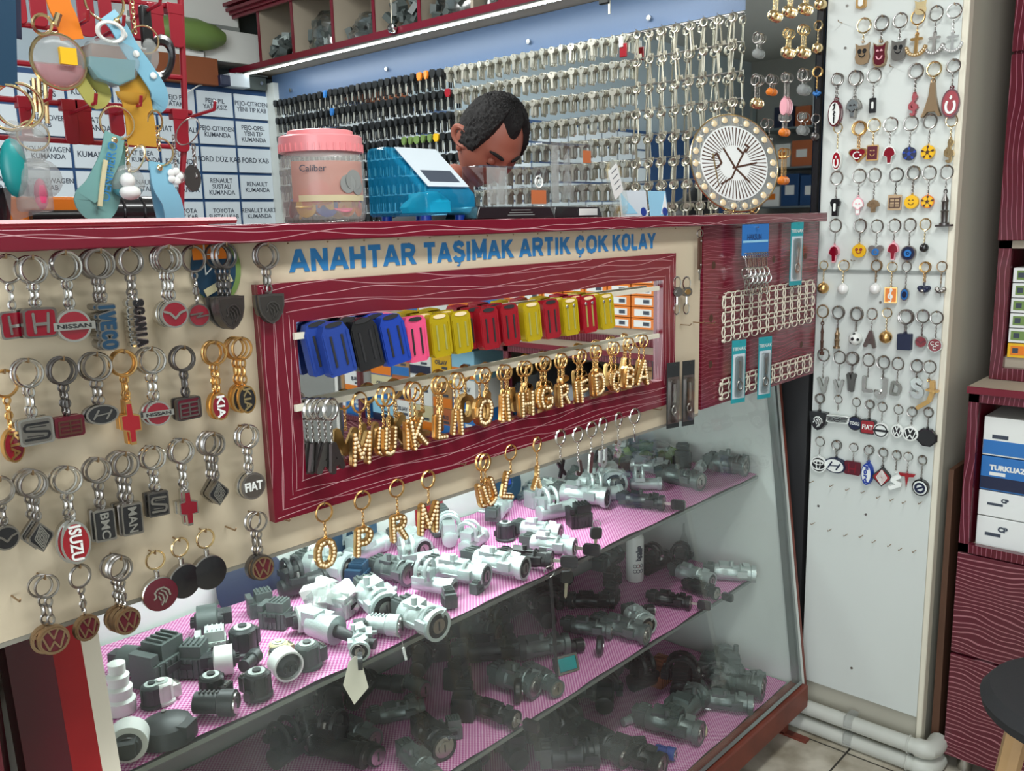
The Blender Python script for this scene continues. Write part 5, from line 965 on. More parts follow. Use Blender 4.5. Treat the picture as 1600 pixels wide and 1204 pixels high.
# small orange bulb boxes in the upper shelf
y = .588; c = 0
while y > -.30:
    w_ = .052 if c == 0 else .098; nrow = 7
    for j in range(nrow):
        z = 1.1265+j*.0385-.0; hh = .0375
        if c == 0: m_, bd = ('yellow', None) if j == 0 else ('paper', 'green'); lb = 'small '+('yellow' if j == 0 else 'white and green')+' carton at the left end of the upper shelf, '+['lowest', 'second', 'third', 'fourth', 'fifth', 'sixth', 'topmost'][j]+' layer'
        else: m_, bd = 'orange', 'paper'; lb = f'flat orange and white carton in the upper shelf stacks, {["lowest", "second", "third", "fourth", "fifth", "sixth", "topmost"][j]} layer'
        if c == 0 and j == 6: continue
        if rnd.random() < .04: continue
        t = thing('small_carton', lb, 'box', (XU+.06, y-w_/2, z), group='small cartons in the upper cabinet shelf')
        MB().box((0, 0, hh/2), (.09, w_*.97, hh*.96)).obj('body', m_, t)
        MB().box((-.0454, (rnd.random()-.5)*w_*.1, hh*.5), (.0006, w_*.72, hh*.62)).obj('printed_label', bd or 'orange', t)
        if c < 9: MB().box((-.0459, w_*.14, hh*.5), (.0004, w_*.26, hh*.34)).obj('print_mark', 'ink', t)
    y -= w_+.003; c += 1
MB().bb((XU+.021, -1.95, 1.100), (XU+.3, .60, 1.1262)).obj('shelf', 'shelf_beige', cb)
y = -.34; k = 0
while y > -1.9:
    w_ = .13+.05*rnd.random(); z = 1.1265
    for j in range(2):
        h = .12+.02*rnd.random(); m_ = cols[(k*5+j*3) % 8]
        carton(XU+.03, XU+.2, y-w_, y, z, z+h-.001, m_, f'larger {({"box_blue":"blue","paper":"white","orange_box":"orange brown","sky":"pale blue","cardboard":"brown","cream_plastic":"cream","yellow":"yellow"})[m_]} carton, {["bottom", "upper"][j]} layer of the high cabinet shelf, seen in the mirror', 'mirrored cartons in the upper shelf', ['box_blue', 'orange', None][(k+j) % 3], ['LUKAS', None, 'TURK'][(k+j) % 3], 'white' if m_ == 'box_blue' else 'ink'); z += h
    y -= w_+.008; k += 1
# leaning brown board between column and cabinet
o = MB().add([(2.40, .652, .05), (2.40, .672, .05), (2.40, .672, .84), (2.40, .660, .84), (2.9, .652, .05), (2.9, .672, .05), (2.9, .672, .84), (2.9, .660, .84)], [(0, 1, 2, 3), (7, 6, 5, 4), (0, 4, 5, 1), (1, 5, 6, 2), (2, 6, 7, 3), (3, 7, 4, 0)]).obj('plywood_board', 'dark_wood'); tag(o, 'thin brown board standing in the gap between column and cabinet', 'board')
# ================================================================ stool, tufted chair
t = thing('bar_stool', 'bar stool with round black seat and pale wooden legs at the lower right photo edge', 'stool', (1.718, .222, 0))
MB().lathe([(.03, 0), (.145, .0), (.17, .012), (.175, .03), (.16, .05), (.1, .062), (.001, .065)], (0, 0, .605), n=32).obj('seat', 'fabric_black', t)
for a in (20, 110, 200, 290): 
    ca, sa = math.cos(R(a+8)), math.sin(R(a+8)); MB().tube([(ca*.11, sa*.11, .607), (ca*.19, sa*.19, 0)], .02, 8).obj('leg', 'wood', t)
MB().torus((0, 0, .22), .155, .008, (0, 0, 1), 28).obj('foot_ring', 'chrome', t)
t = thing('tufted_chair', 'silver tufted bar chair on chrome frame, reflected at the mirror strip left end', 'chair', (1.62, -.62, 0), (0, 0, R(35)))
s = MB()
for i in range(9):
    for j in range(9): s.sphere((-.19+i*.0475, 0, .80+j*.06), .033, 8, 6, (1, .6, 1))
s.box((0, .02, 1.04), (.42, .04, .54)); s.obj('backrest', 'silver_fabric', t)
s = MB().box((0, -.2, .72), (.42, .4, .06))
for i in range(6):
    for j in range(6): s.sphere((-.17+i*.068, -.36+j*.068, .75), .042, 8, 6, (1, 1, .5))
s.obj('seat', 'silver_fabric', t); s = MB()
MB().tube([(-.22, .03, .7), (-.225, .05, 1.1), (-.2, .06, 1.33), (0, .07, 1.36), (.2, .06, 1.33), (.225, .05, 1.1), (.22, .03, .7)], .014, 8).obj('chrome_frame', 'chrome', t)
MB().cyl((0, -.2, .02), (0, -.2, .69), .025, 12).obj('column', 'chrome', t); MB().lathe([(.2, 0), (.2, .012), (.03, .03)], (0, -.2, 0), n=28).obj('base', 'chrome', t)
# ================================================================ things on top of the drawer cabinet
def pxbox(name, label, cat, x0, y0, x1, y1, Y, dep, m_, rot=0, tap=1.0, bevel=.004, ztop=None, zbot=None):
    a, b = on_y(x0, y1, Y), on_y(x1, y0, Y); z0 = a.z if zbot is None else zbot; z1 = b.z if ztop is None else ztop
    o = MB().box((0, 0, (z1-z0)/2), (b.x-a.x, dep, z1-z0), None, tap).obj(name, m_, None, ((a.x+b.x)/2, Y+dep/2, z0), (0, 0, rot), bevel)
    return tag(o, label, cat)
DT = 2.1055
pxbox('carton', 'brown cardboard carton lying on the drawer cabinet behind the red rack', 'box', 150, 92, 340, 140, 3.60, .2, 'brown_card', zbot=DT)
pxbox('carton', 'small blue carton on the drawer cabinet', 'box', 346, 118, 360, 142, 3.58, .1, 'navy', zbot=DT)
pxbox('carton', 'small grey white carton on the drawer cabinet beside the blue one', 'box', 361, 117, 390, 142, 3.58, .1, 'label_paper', zbot=DT)
t = thing('metal_box', 'dark green grey metal box at the end of the drawer cabinet top', 'box', (2.255, 3.67, DT)); MB().box((0, 0, .03), (.15, .12, .058)).obj('body', 'grey_plastic', t, bevel=.004); MB().box((0, 0, .062), (.16, .13, .005)).obj('lid', 'edge_metal', t)
for x in (-.04, .04): MB().cyl((x, -.07, .03), (x, -.074, .03), .008, 10).obj('knob', 'chrome', t)
bz = on_y(300, 96, 3.6).z
t = pxbox('carton', 'long white carton lettered in black, lying on the brown carton', 'box', 205, 66, 318, 90, 3.62, .18, 'paper', zbot=on_y(340, 92, 3.60).z+.0005); text('MD-X2', .05, 'ink', t, (.08, -.0915, .04))
wz = t.location.z+.078
t = pxbox('carton', 'large plain white carton beside the green bag', 'box', 322, 55, 409, 108, 3.64, .18, 'white', zbot=on_y(340, 92, 3.60).z+.0005)
s = MB(); rnd = random.Random(3)
for j in range(9):
    for i in range(16):
        a = 2*PI*i/16; k = math.sin(PI*(j+.4)/8.8)**.45; s.v.append((-.17+.34*j/8, .06*math.cos(a)*k*(1+.2*rnd.random()), .05+.055*math.sin(a)*k*(1+.25*rnd.random())))
for j in range(8):
    for i in range(16): s.f.append((j*16+i, j*16+(i+1) % 16, (j+1)*16+(i+1) % 16, (j+1)*16+i))
s.f += [tuple(range(16)), tuple(8*16+i for i in range(16))]
q = on_y(292, 71, 3.60); t = s.obj('green_bag', 'green', None, (q.x, 3.60, q.z)); tag(t, 'crumpled green bag lying on the white carton', 'bag')
t = thing('air_conditioner', 'white wall mounted air conditioner body high on the back wall', 'air conditioner', (on_y(330, 20, 3.7).x, 3.85, 0))
a, b = on_y(235, 50, 3.65), on_y(373, 0, 3.65); MB().bb((a.x-(a.x+b.x)/2-.2, -.2, a.z+.03), (min(b.x, 2.14)-(a.x+b.x)/2, 0, 2.72)).obj('casing', 'white', t, bevel=.01); MB().bb((-.4, -.205, a.z+.05), (.1, -.2, a.z+.07)).obj('air_slot', 'grey', t)
o = MB().bb((on_y(376, 30, 3.7).x, 3.74, 2.3), (on_y(408, 30, 3.7).x, 3.85, 2.8)).obj('wall_duct', 'grey_plastic'); tag(o, 'dark vertical duct on the back wall beside the shelf end', 'duct')
# ================================================================ things in the cubby shelf
def scrap(n, sx, sy, sz, seed, parts_=True):
    r = random.Random(seed); s = MB()
    for i in range(n):
        x, y = (r.random()-.5)*sx, (r.random()-.5)*sy; h = sz*(1-(2*x/sx)**2*.6)*r.random()
        s.box((x, y, h*.8+.012), (.02+.03*r.random(), .015+.02*r.random(), .012+.02*r.random()), (r.random()*3, r.random()*3, r.random()*3))
    return s
def film(sx, sy, sz, seed, nu=18, nv=10):
    r = random.Random(seed); s = MB()
    for j in range(nv+1):
        ph = PI/2*j/nv
        for i in range(nu):
            a = 2*PI*i/nu; k = 1+.16*(r.random()-.5)*2
            s.v.append((sx/2*math.cos(a)*math.cos(ph)**.6*k, sy/2*math.sin(a)*math.cos(ph)**.6*k, sz*math.sin(ph)*(1+.12*(r.random()-.5))+.001))
    for j in range(nv):
        for i in range(nu): s.f.append((j*nu+i, j*nu+(i+1) % nu, (j+1)*nu+(i+1) % nu, (j+1)*nu+i))
    return s
cub = [(3.34, 'heap of grey plastic switch parts in the far left cubby', 0, .13), (3.08, 'clear bag of grey plastic parts in the second cubby', 1, .13), (2.82, 'small bag of brown and grey parts in the third cubby', 1, .08), (2.56, 'heap of black and grey connectors in the fourth cubby', 0, .13), (2.31, 'crumpled clear bag with grey part in the fifth cubby', 1, .12), (2.125, 'clear bag with white part in the sixth cubby', 1, .14)]
for i, (y, lb, bag, hh) in enumerate(cub):
    t = thing('parts_bag' if bag else 'parts_heap', lb, 'bag of parts' if bag else 'parts heap', (2.31, y, 2.1965)); 
    if not bag: t['kind'] = 'stuff'
    scrap(70 if not bag else 34, .14, .19 if i != 5 else .08, hh*1.15, i+1).obj('parts', 'cast_dark' if i in (0, 1) else 'grey_plastic', t)
    if bag: film(.16, .2 if i != 5 else .10, hh+.025, i+9).obj('clear_film', 'bag_film', t)
for i, (y, w_) in enumerate(((1.93, .2), (1.67, .2))): 
    o = MB().box((0, 0, .09), (.15, w_, .18)).obj('carton', 'cardboard', None, (2.31, y, 2.1965), bevel=.002); tag(o, f'brown carton in the {"seventh" if i == 0 else "eighth"} cubby from the left', 'box')
a = on_x(612, 42, SX-.02); t = thing('lock_pendant', 'small chrome round lock hanging on a cord in front of the fourth cubby', 'lock', a)
MB().tube([(0, 0, .012), (.004, .004, .17), (.0, 0, .25)], .0012, 5).tube([(0, 0, .012), (.004, -.012, .17), (0, -.01, .25)], .0012, 5).obj('cord', 'net_white', t)
MB().lathe([(.017, -.01), (.017, .006), (.012, .01), (.0, .011)], (0, 0, -.004), (-1, 0, 0), 18).obj('lock_body', 'chrome', t); MB().torus((-.009, 0, -.004), .009, .003, (1, 0, 0), 14).obj('ring', 'gunmetal', t)
a = on_x(945, 5, SX-.03); t = thing('key_remote', 'black remote with key hanging from the lit shelf edge', 'car remote', a); MB().box((0, 0, .012), (.014, .036, .03)).obj('remote_body', 'black_plastic', t, bevel=.003); MB().box((0, -.016, -.012), (.003, .007, .04)).obj('key_blade', 'key_steel', t); MB().torus((0, 0, .03), .008, .001, (1, 0, 0), 14).obj('ring', 'steel', t)
# ================================================================ keys on the key wall
def key_proto(kind):
    s = MB(); h = MB()
    if kind == 'blank':
        s.ring2([(x, z-.012) for x, z in ell(.0125, .0115, 14)], [(x, z-.0075) for x, z in ell(.004, .003, 14)], -.001, .001); s.prism([(-.004, -.022), (.004, -.022), (.004, -.05), (.001, -.054), (-.004, -.051)], -.001, .001); return [('key_bow_and_blade', s.mesh('k', 'key_steel'))]
    if kind == 'long':
        s.torus((0, 0, -.012), .0105, .0028, (0, 1, 0), 14, 5); s.cyl((0, 0, -.022), (0, 0, -.082), .0026, 7); s.box((.006, 0, -.074), (.010, .002, .012)); return [('lever_key', s.mesh('k', 'key_brass'))]
    s.prism([(-.0035, -.024), (.0035, -.024), (.0035, -.058), (0, -.062), (-.0035, -.058)], -.001, .001)
    h.prism([(-.012, -.002), (-.008, .002), (.008, .002), (.012, -.002), (.013, -.016), (.006, -.027), (-.006, -.027), (-.013, -.016)], -.004, .004)
    return [('plastic_head', h.mesh('k', kind)), ('blade', s.mesh('b', 'key_steel'))]
KP = {}
def hang_key(kind, y, z, d, lb, gp, sway, tilt):
    if kind not in KP: KP[kind] = key_proto(kind)
    ms = KP[kind]; o = mobj('car_key' if kind not in ('blank', 'long') else ('lever_key' if kind == 'long' else 'key_blank'), ms[0][1], None, (K-d, y, z)); o.rotation_euler = (0, sway, R(-90)+tilt)
    tag(o, lb, 'key', gp)
    for nm, me in ms[1:]: mobj(nm, me, o)
    return o
rz = [2.055, 1.978, 1.90, 1.826, 1.752, 1.680, 1.612, 1.545]; rnd = random.Random(11); stuff = MB(); nblank = 0
rown = ['top', 'second', 'third', 'fourth', 'fifth', 'sixth', 'seventh', 'lowest']
from itertools import product
for r, z in enumerate(rz):
    y = 1.285; i = 0; MB().bb((K-.004, 1.27, z+.001), (K-.001, 3.56, z+.004)).obj('hook_rail', 'steel', kw)
    s = MB()
    while y < 3.55:
        zone = 'long' if y < 1.62 else ('blank' if y < 2.44-.02*r else 'plastic'); step = .046 if zone == 'long' else (.041 if zone == 'blank' else .037)
        zz = z+(rnd.random()-.5)*.004; s.tube([(K-.002, y, zz), (K-.036, y, zz+.002), (K-.038, y, zz+.005)], .0009, 4)
        if zone == 'long':
            for q in range(2): hang_key('long', y+(rnd.random()-.5)*.006, zz-.001, .034-.008*q, f'long steel lever key on the {rown[r]} hook row beside the gold bells', 'long lever keys by row', (rnd.random()-.5)*.25, (rnd.random()-.5)*.5)
        elif zone == 'plastic':
            kind = 'black_plastic'; nm = 'black'
            if (r, i) in ((0, 47), (1, 46)): kind, nm = 'box_blue', 'blue'
            if (r, i) in ((0, 30), (0, 31)): kind, nm = 'orange', 'orange'
            if (r, i) in ((1, 26), (1, 27), (2, 25)): kind, nm = 'red', 'red'
            if r in (2, 3) and i in (21, 22): kind, nm = 'royal', 'dark blue'
            if (r, i) == (3, 29): kind, nm = 'yellow', 'yellow'
            if r == 3 and 30 <= i <= 34: kind, nm = 'green', 'green'
            if r < 6:
                hang_key(kind, y, zz+.002, .033, f'car key with {nm} plastic head on the {rown[r]} hook row', 'plastic headed car keys by row', (rnd.random()-.5)*.2, (rnd.random()-.5)*.5)
            for q in range(2): stuff.box((K-.024+.009*q, y+(rnd.random()-.5)*.003, zz-.042), (.002, .007, .036)); stuff.box((K-.024+.009*q, y, zz-.012), (.007, .024, .026))
        else:
            for q in range(2):
                if nblank < 300: hang_key('blank', y+(rnd.random()-.5)*.004, zz+.003, .034-.006*q, f'flat steel key blank on the {rown[r]} hook row of the key wall', 'steel key blanks by row', (rnd.random()-.5)*.16, (rnd.random()-.5)*.6); nblank += 1
            for q in range(3): hang = K-.022+.006*q; KP.setdefault('bb', []).append((hang, y+(rnd.random()-.5)*.005, zz+.003))
        y += step; i += 1
    s.obj('hook_row', 'steel', kw)['kind'] = 'stuff'
s = MB(); KB = key_proto('blank')[0][1]
for (x, y, z) in KP['bb']: s.add([(x+v.co.y, y-v.co.x, z+v.co.z) for v in KB.vertices], [tuple(p.vertices) for p in KB.polygons])
o = s.obj('key_blanks', 'key_steel'); tag(o, 'steel key blanks packed behind the front ones on the key wall hooks', 'keys'); o['kind'] = 'stuff'
o = stuff.obj('car_keys', 'black_plastic'); tag(o, 'black car keys packed behind the front ones on the key wall hooks', 'keys'); o['kind'] = 'stuff'
a = on_x(974, 65, K-.045); t = thing('red_tag', 'red and white fob hanging among the top row of steel keys', 'tag', a, (0, 0, R(-90))); MB().box((0, 0, -.025), (.026, .006, .04)).obj('red_body', 'red', t, bevel=.002); MB().box((-.006, -.004, .0), (.014, .003, .03)).obj('white_tag', 'white', t)
# ================================================================ man behind the counter
HP = Vector((0, 0, CZ))+ray(764, 222)*2.28
man = thing('person', 'man in dark shirt with short black hair bent over behind the counter', 'person', (HP.x, HP.y+.1, 0))
def skin_obj(name, verts, edges, radii, matn, parent, sub=2, root=0):
    me = bpy.data.meshes.new(name); me.from_pydata(verts, edges, []); o = bpy.data.objects.new(name, me); C.objects.link(o); o.parent = parent
    me.materials.append(M[matn]); sk = o.modifiers.new('skin', 'SKIN'); me.skin_vertices[0].data[root].use_root = True
    for i, r in enumerate(radii): me.skin_vertices[0].data[i].radius = r if isinstance(r, tuple) else (r, r)
    sk.use_smooth_shade = True; sm = o.modifiers.new('sub', 'SUBSURF'); sm.levels = sub; sm.render_levels = sub; return o
# body: pelvis, spine, neck, arms, legs (feet on the floor behind the counter), local origin on floor under the head
V_ = [(0, .30, .92), (0, .26, 1.12), (0, .18, 1.34), (0, .10, 1.47), (0, .05, 1.56), (0, .02, 1.64),
      (-.19, .10, 1.45), (-.27, .12, 1.2), (-.12, -.0+.06, 1.12), (.19, .10, 1.45), (.27, .12, 1.2), (.12, .06, 1.12),
      (-.10, .30, .86), (-.12, .26, .48), (-.12, .32, .06), (-.13, .2, .04), (.10, .30, .86), (.12, .26, .48), (.12, .32, .06), (.13, .2, .04)]
E_ = [(0, 1), (1, 2), (2, 3), (3, 4), (4, 5), (3, 6), (6, 7), (7, 8), (3, 9), (9, 10), (10, 11), (0, 12), (12, 13), (13, 14), (14, 15), (0, 16), (16, 17), (17, 18), (18, 19)]
R_ = [(.16, .11), (.15, .11), (.17, .12), (.12, .09), (.058, .06), (.055, .055), .07, .05, .035, .07, .05, .035, .09, .06, .045, .04, .09, .06, .045, .04]
skin_obj('clothed_body', V_, E_, R_, 'shirt', man)
skin_obj('neck', [(0, .075, 1.50), (0, .04, 1.58), (0, .01, 1.66)], [(0, 1), (1, 2)], [.062, .056, .055], 'skin', man)
for sx in (-1, 1):
    hv = [(sx*.12, .06, 1.12), (sx*.10, -.01, 1.10)]; he = [(0, 1)]; hr = [.026, (.034, .018)]
    for f in range(4):
        b = len(hv); x = sx*(.10-.027+.018*f); hv += [(x, -.045, 1.095), (x, -.075, 1.085), (x, -.10+.006*abs(f-1.5), 1.07)]; he += [(1, b), (b, b+1), (b+1, b+2)]; hr += [.009, .0085, .0075]
    b = len(hv); hv += [(sx*.065, .0, 1.095), (sx*.05, -.03, 1.085)]; he += [(1, b), (b, b+1)]; hr += [.011, .009]
    skin_obj('hand', hv, he, hr, 'skin', man, 1)
# head: face towards -y, bowed
HR = (R(50), R(6), R(-12)); hd = bpy.data.objects.new('head_joint', None)
def headpt(a, ph, infl=0.0):
    """a: angle around (0 = face, -y), ph: latitude -90..90 deg"""
    ca, sa, cp, sp_ = math.cos(a), math.sin(a), math.cos(ph), math.sin(ph)
    x = .076*sa*cp; y = -.096*ca*cp; z = .118*sp_
    if z < 0: 
        k = -z/.118; x *= 1-.32*k*k; y = y*(1-.25*k) - (.012*k if ca > 0 else -.03*k*-1 if False else 0)
        if ca < 0: y *= 1-.25*k
    f = max(0, ca)**1.5
    # nose, brow, sockets, mouth, chin by gaussian bumps in (a, z)
    aa = (a+PI) % (2*PI)-PI
    def g(a0, z0, sa_, sz_): return math.exp(-((aa-a0)/sa_)**2-((z-z0)/sz_)**2)
    d = .026*g(0, -.018, .16, .016)+.014*g(0, .004, .11, .022)+.006*g(0, .034, .6, .012)-.010*(g(.42, .012, .2, .014)+g(-.42, .012, .2, .014))+.007*g(0, -.055, .35, .007)+.006*g(0, -.066, .3, .006)-.005*g(0, -.0605, .35, .003)+.009*g(0, -.098, .35, .016)+.004*(g(.6, -.02, .25, .025)+g(-.6, -.02, .25, .025))
    r = Vector((x, y, z)); n = Vector((x/.076, y/.096, z/.118)).normalized()
    return r+n*(d+infl)
def grid(fn, na, np_, p0=-89, p1=89):
    s = MB()
    for j in range(np_+1):
        ph = R(p0+(p1-p0)*j/np_)
        for i in range(na): s.v.append(tuple(fn(2*PI*i/na, ph)))
    for j in range(np_):
        for i in range(na): s.f.append((j*na+i, j*na+(i+1) % na, (j+1)*na+(i+1) % na, (j+1)*na+i))
    s.f += [tuple(range(na)), tuple(np_*na+i for i in range(na))]; return s
HL = (0, -.1, HP.z)
head = grid(headpt, 72, 56).obj('head', 'skin', man, HL, HR)
def hairfn(a, ph):
    aa = (a+PI) % (2*PI)-PI; z = .118*math.sin(ph); f = math.cos(aa)
    line = .086-.01*math.cos(aa*4) if abs(aa) < .75 else (.096-.11*min(1, (abs(aa)-.75)/.35) if abs(aa) < 1.55 else -.045)      # hairline height
    if abs(aa) >= 1.1 and abs(aa) < 1.55: line = -.009-.02*(abs(aa)-1.1)/.45
    k = max(0, min(1, (z-line)/.02)); rr = random.Random(int(a*1000)*77+int(ph*1000))
    return headpt(a, ph, -.004+k*(.007+.012*max(0, math.sin(ph)+.1))+k*.006*rr.random())
grid(hairfn, 110, 80, -60, 89).obj('hair', 'hair', head)
for sx in (-1, 1):
    s = MB(); s.torus((0, 0, 0), .021, .0065, (1, 0, 0), 20, 8, 1, 1.45); s.sphere((-.002*sx, .003, -.002), .018, 12, 8, (.35, .9, 1.4)); s.sphere((0, -.006, -.030), .009, 8, 6, (.6, 1, 1)); s.obj('ear', 'skin', head, (sx*.079, .008, -.004), (R(-8), 0, R(sx*-18)))
    s = MB(); pts = []
    for i in range(8): a = sx*(.16+.5*i/7); p = headpt(a, R(15.5+(2.2*math.sin(PI*i/9))), .002); pts.append(p)
    s.tube(pts, [.003, .0045, .0048, .0046, .0044, .004, .0032, .002], 6).obj('eyebrow', 'hair', head)
    p = headpt(sx*.42, R(4.5), -.002); s = MB().sphere(p, .0125, 14, 10).obj('eyelid', 'skin', head)
    pts = [headpt(sx*(.27+.3*i/6), R(2.2-1.2*math.sin(PI*i/6)), .006) for i in range(7)]; MB().tube(pts, .0013, 5).obj('eyelashes', 'hair', head)
pts = [headpt(-.3+.6*i/8, R(-30.6+(.8*math.sin(PI*i/8))), .002) for i in range(9)]; MB().tube(pts, [.001, .0028, .0036, .004, .0036, .004, .0036, .0028, .001], 6).obj('lips', 'lip', head)
# ================================================================ things on the counter top
CT = 1.5056
def ontop(px, Y): p = on_y(px, 340, Y); return Vector((p.x, Y, CT))
# jar
p = ontop(508, 1.19); jr = (on_y(575, 300, 1.19).x-on_y(441, 300, 1.19).x)*.5*.80; t = thing('plastic_jar', 'clear plastic jar with pink screw lid, left of the blue box', 'jar', p)
zt = on_y(508, 206, 1.19).z-CT; jh = zt*.82
MB().lathe([(jr*.85, 0), (jr*.96, .004), (jr, .02), (jr, jh*.8), (jr*.97, jh*.88), (jr*.84, jh*.95), (jr*.84, jh*.97), (jr*.83, jh*.95), (jr*.95, jh*.86), (jr*.985, jh*.8), (jr*.985, .02), (jr*.9, .006), (.001, .006)], n=40).obj('jar_body', 'jar_clear', t)
s = MB().lathe([(jr*.98, jh*.93), (jr*.98, zt*.925), (jr*.95, zt*.94), (jr*.78, zt*.945), (jr*.77, zt*.99), (jr*.74, zt), (.001, zt)], n=40)
for i in range(40): a = 2*PI*i/40; s.box((jr*.985*math.cos(a), jr*.985*math.sin(a), jh*.985), (.002, .002, jh*.1), (0, 0, a))
s.obj('lid', 'lid_pink', t)
MB().lathe([(jr*1.006, jh*.28), (jr*1.006, jh*.80)], n=30, a0=R(190), a1=R(300)).obj('paper_label', 'label_tint', t)
MB().lathe([(jr*1.01, jh*.28), (jr*1.01, jh*.36)], n=20, a0=R(200), a1=R(300)).obj('label_stripe', 'cream_plastic', t)
for i, (a, z, r_) in enumerate(((278, .55, .016), (268, .5, .014), (285, .46, .012))): MB().lathe([(r_, 0), (r_, .0006)], (jr*1.01*math.cos(R(a)), jr*1.01*math.sin(R(a)), jh*z), (math.cos(R(a)), math.sin(R(a)), 0), 14).obj('label_picture', 'grey', t)
text('Caliber', .014, 'ink', t, (jr*1.02*math.cos(R(222)), jr*1.02*math.sin(R(222)), jh*.7), (0, 0, R(-46)), depth=.0002)
r = random.Random(4); tc_ = ['yellow', 'orange', 'pink', 'blue', 'yellow', 'red', 'orange', 'yellow']
for i in range(34):
    a = r.random()*2*PI; q = jr*.74*math.sqrt(.3+.7*r.random()); z = .022+.018*r.random()+(.03 if (math.cos(a) > .3) else 0)*r.random(); m_ = tc_[i % 8]
    if i < 12: a = R(205+11*i); q = jr*.8; z = .026+.010*(i % 3); tl = (PI/2-.1, 0, a+PI/2)
    else: tl = (PI/2+r.random()*.8-.4 if i % 3 else r.random()*.5, 0, a+PI/2)
    o = MB().lathe([(.0165, 0), (.018, .001), (.018, .0025), (.0165, .0035)], n=24).obj('plastic_token', m_, None, p+Vector((q*math.cos(a), q*math.sin(a), z)), tl)
    tag(o, f'{m_} round plastic token inside the clear jar', 'token', 'tokens in the jar')
# blue translucent mask box: profile in y,z extruded along x
c0 = on_y(668, 340, 1.07); x1 = on_y(745, 335, 1.07).x; y1 = on_x(576, 335, c0.x).y; dep = y1-1.07; H1 = on_x(590, 229, c0.x).z; 
HB = on_x(600, 229, c0.x).z-CT; zl = on_y(672, 300, 1.07).z-CT; bx = thing('mask_box', 'blue translucent slanted dispenser box holding turquoise masks', 'dispenser box', (c0.x, 1.07, CT)); wx = x1-c0.x
prof = [(0, .008), (0, zl-.006), (.003, zl), (dep*.62, HB-.004), (dep*.68, HB), (dep*.96, HB), (dep, HB-.008), (dep, .008)]
def ext(prof, xa, xb):
    s = MB(); k = len(prof); s.v = [(xa, y, z) for y, z in prof]+[(xb, y, z) for y, z in prof]
    s.f = [tuple(range(k)), tuple(range(2*k-1, k-1, -1))]+[(i, k+i, k+(i+1) % k, (i+1) % k) for i in range(k)]; return s
ext(prof, 0, wx).obj('box_shell', 'blue_tint', bx, bevel=.005)
for yy, xx in ((.02, .015), (.02, wx-.02), (dep-.03, .015), (dep-.03, wx-.02)): MB().cyl((xx, yy, 0), (xx, yy, .008), .009, 10).obj('foot', 'blue', bx)
sl = math.atan2(HB-zl, dep*.62); s = MB().box((0, 0, 0), (wx*.82, math.hypot(HB-zl, dep*.62)*.86, .001)); o = s.obj('paper_label', 'label_paper', bx, (wx*.5, dep*.31, (zl+HB)/2+.004), (sl, 0, 0)); MB().box((0, -.025, .0008), (wx*.6, .03, .0006)).obj('label_print', 'ink', o)
s = film(wx*.7, dep*.6, .034, 6, 14, 6); o = s.obj('folded_mask', 'aqua_cloth', None, bx.location+Vector((wx*.5, dep*.42, .012))); tag(o, 'pile of turquoise masks lying inside the blue box', 'mask')
# crystal blocks and black bases
def blk(px0, px1, py0, py1, Y, dep, name, label, cat, m_='clear', z0=0):
    a, b = on_y(px0, py1, Y), on_y(px1, py0, Y); t = thing(name, label, cat, ((a.x+b.x)/2, Y+dep/2, CT+z0)); MB().box((0, 0, (b.z-CT-z0)/2), (b.x-a.x, dep, b.z-CT-z0)).obj('block', m_, t, bevel=.001); return t, b.x-a.x, b.z-CT-z0
for px0, px1, pt, Y, lb in ((745, 868, 322, 1.05, 'black plinth with grey lettering under the wide crystal block'), (866, 942, 322, 1.12, 'black plinth with a white card beside the wide crystal block')):
    a, b = on_y(px0, 338, Y), on_y(px1, pt, Y); t = thing('display_plinth', lb, 'plinth', ((a.x+b.x)/2, Y+.04, CT)); h = max(.012, b.z-CT); MB().box((0, 0, h/2), (b.x-a.x, .08, h), None, .9).obj('plinth_body', 'black', t, bevel=.002)
    if px0 > 800: MB().box((.03, -.0395, h*.5), (.06, .001, h*.6)).obj('white_card', 'paper', t)
    else: 
        for k in range(3): MB().box((.01, -.0385, h*(.3+.2*k)), (.07-.01*k, .0008, .0012)).obj('print_line', 'grey', t)
hb = on_y(800, 322, 1.05).z-CT+.0015
t, w_, h_ = blk(756, 856, 262, 322, 1.065, .05, 'crystal_block', 'wide clear crystal block engraved with a key and emblem', 'trophy', 'clear', hb)
MB().box((-w_*.08, 0, h_*.5), (.012, .004, h_*.8), (0, R(12), 0)).obj('engraved_key', 'smoke', t); MB().torus((w_*.34, -.0262, h_*.62), .010, .0014, (0, 1, 0), 18, 5).obj('emblem_ring', 'white', t); text('KALE', .011, 'white', t, (w_*.34, -.027, h_*.62), depth=.0004, xs=.8)
MB().box((w_*.34, -.0254, h_*.22), (w_*.24, .0006, h_*.36)).obj('orange_panel', 'orange_box', t); MB().box((-w_*.3, -.0254, h_*.5), (w_*.3, .0006, h_*.92)).obj('frosted_panel', 'smoke', t)
hb2 = max(.012, on_y(900, 322, 1.12).z-CT)+.0005
t, w_, h_ = blk(862, 924, 226, 318, 1.135, .05, 'crystal_block', 'tall clear crystal block with frosted figures, right of the wide one', 'trophy', 'clear', hb2)
for x in (-.2, .12): MB().lathe([(.0085, 0), (.0085, h_*.36), (.004, h_*.44), (.007, h_*.5), (.007, h_*.68), (.001, h_*.75)], (w_*x, 0, h_*.12), n=12).obj('frosted_figure', 'smoke', t)
MB().box((w_*.38, -.0254, h_*.8), (w_*.2, .0006, h_*.2)).obj('orange_print', 'orange_box', t); MB().box((-w_*.4, -.0254, h_*.5), (w_*.16, .0006, h_*.9)).obj('green_strip', 'smoke', t)
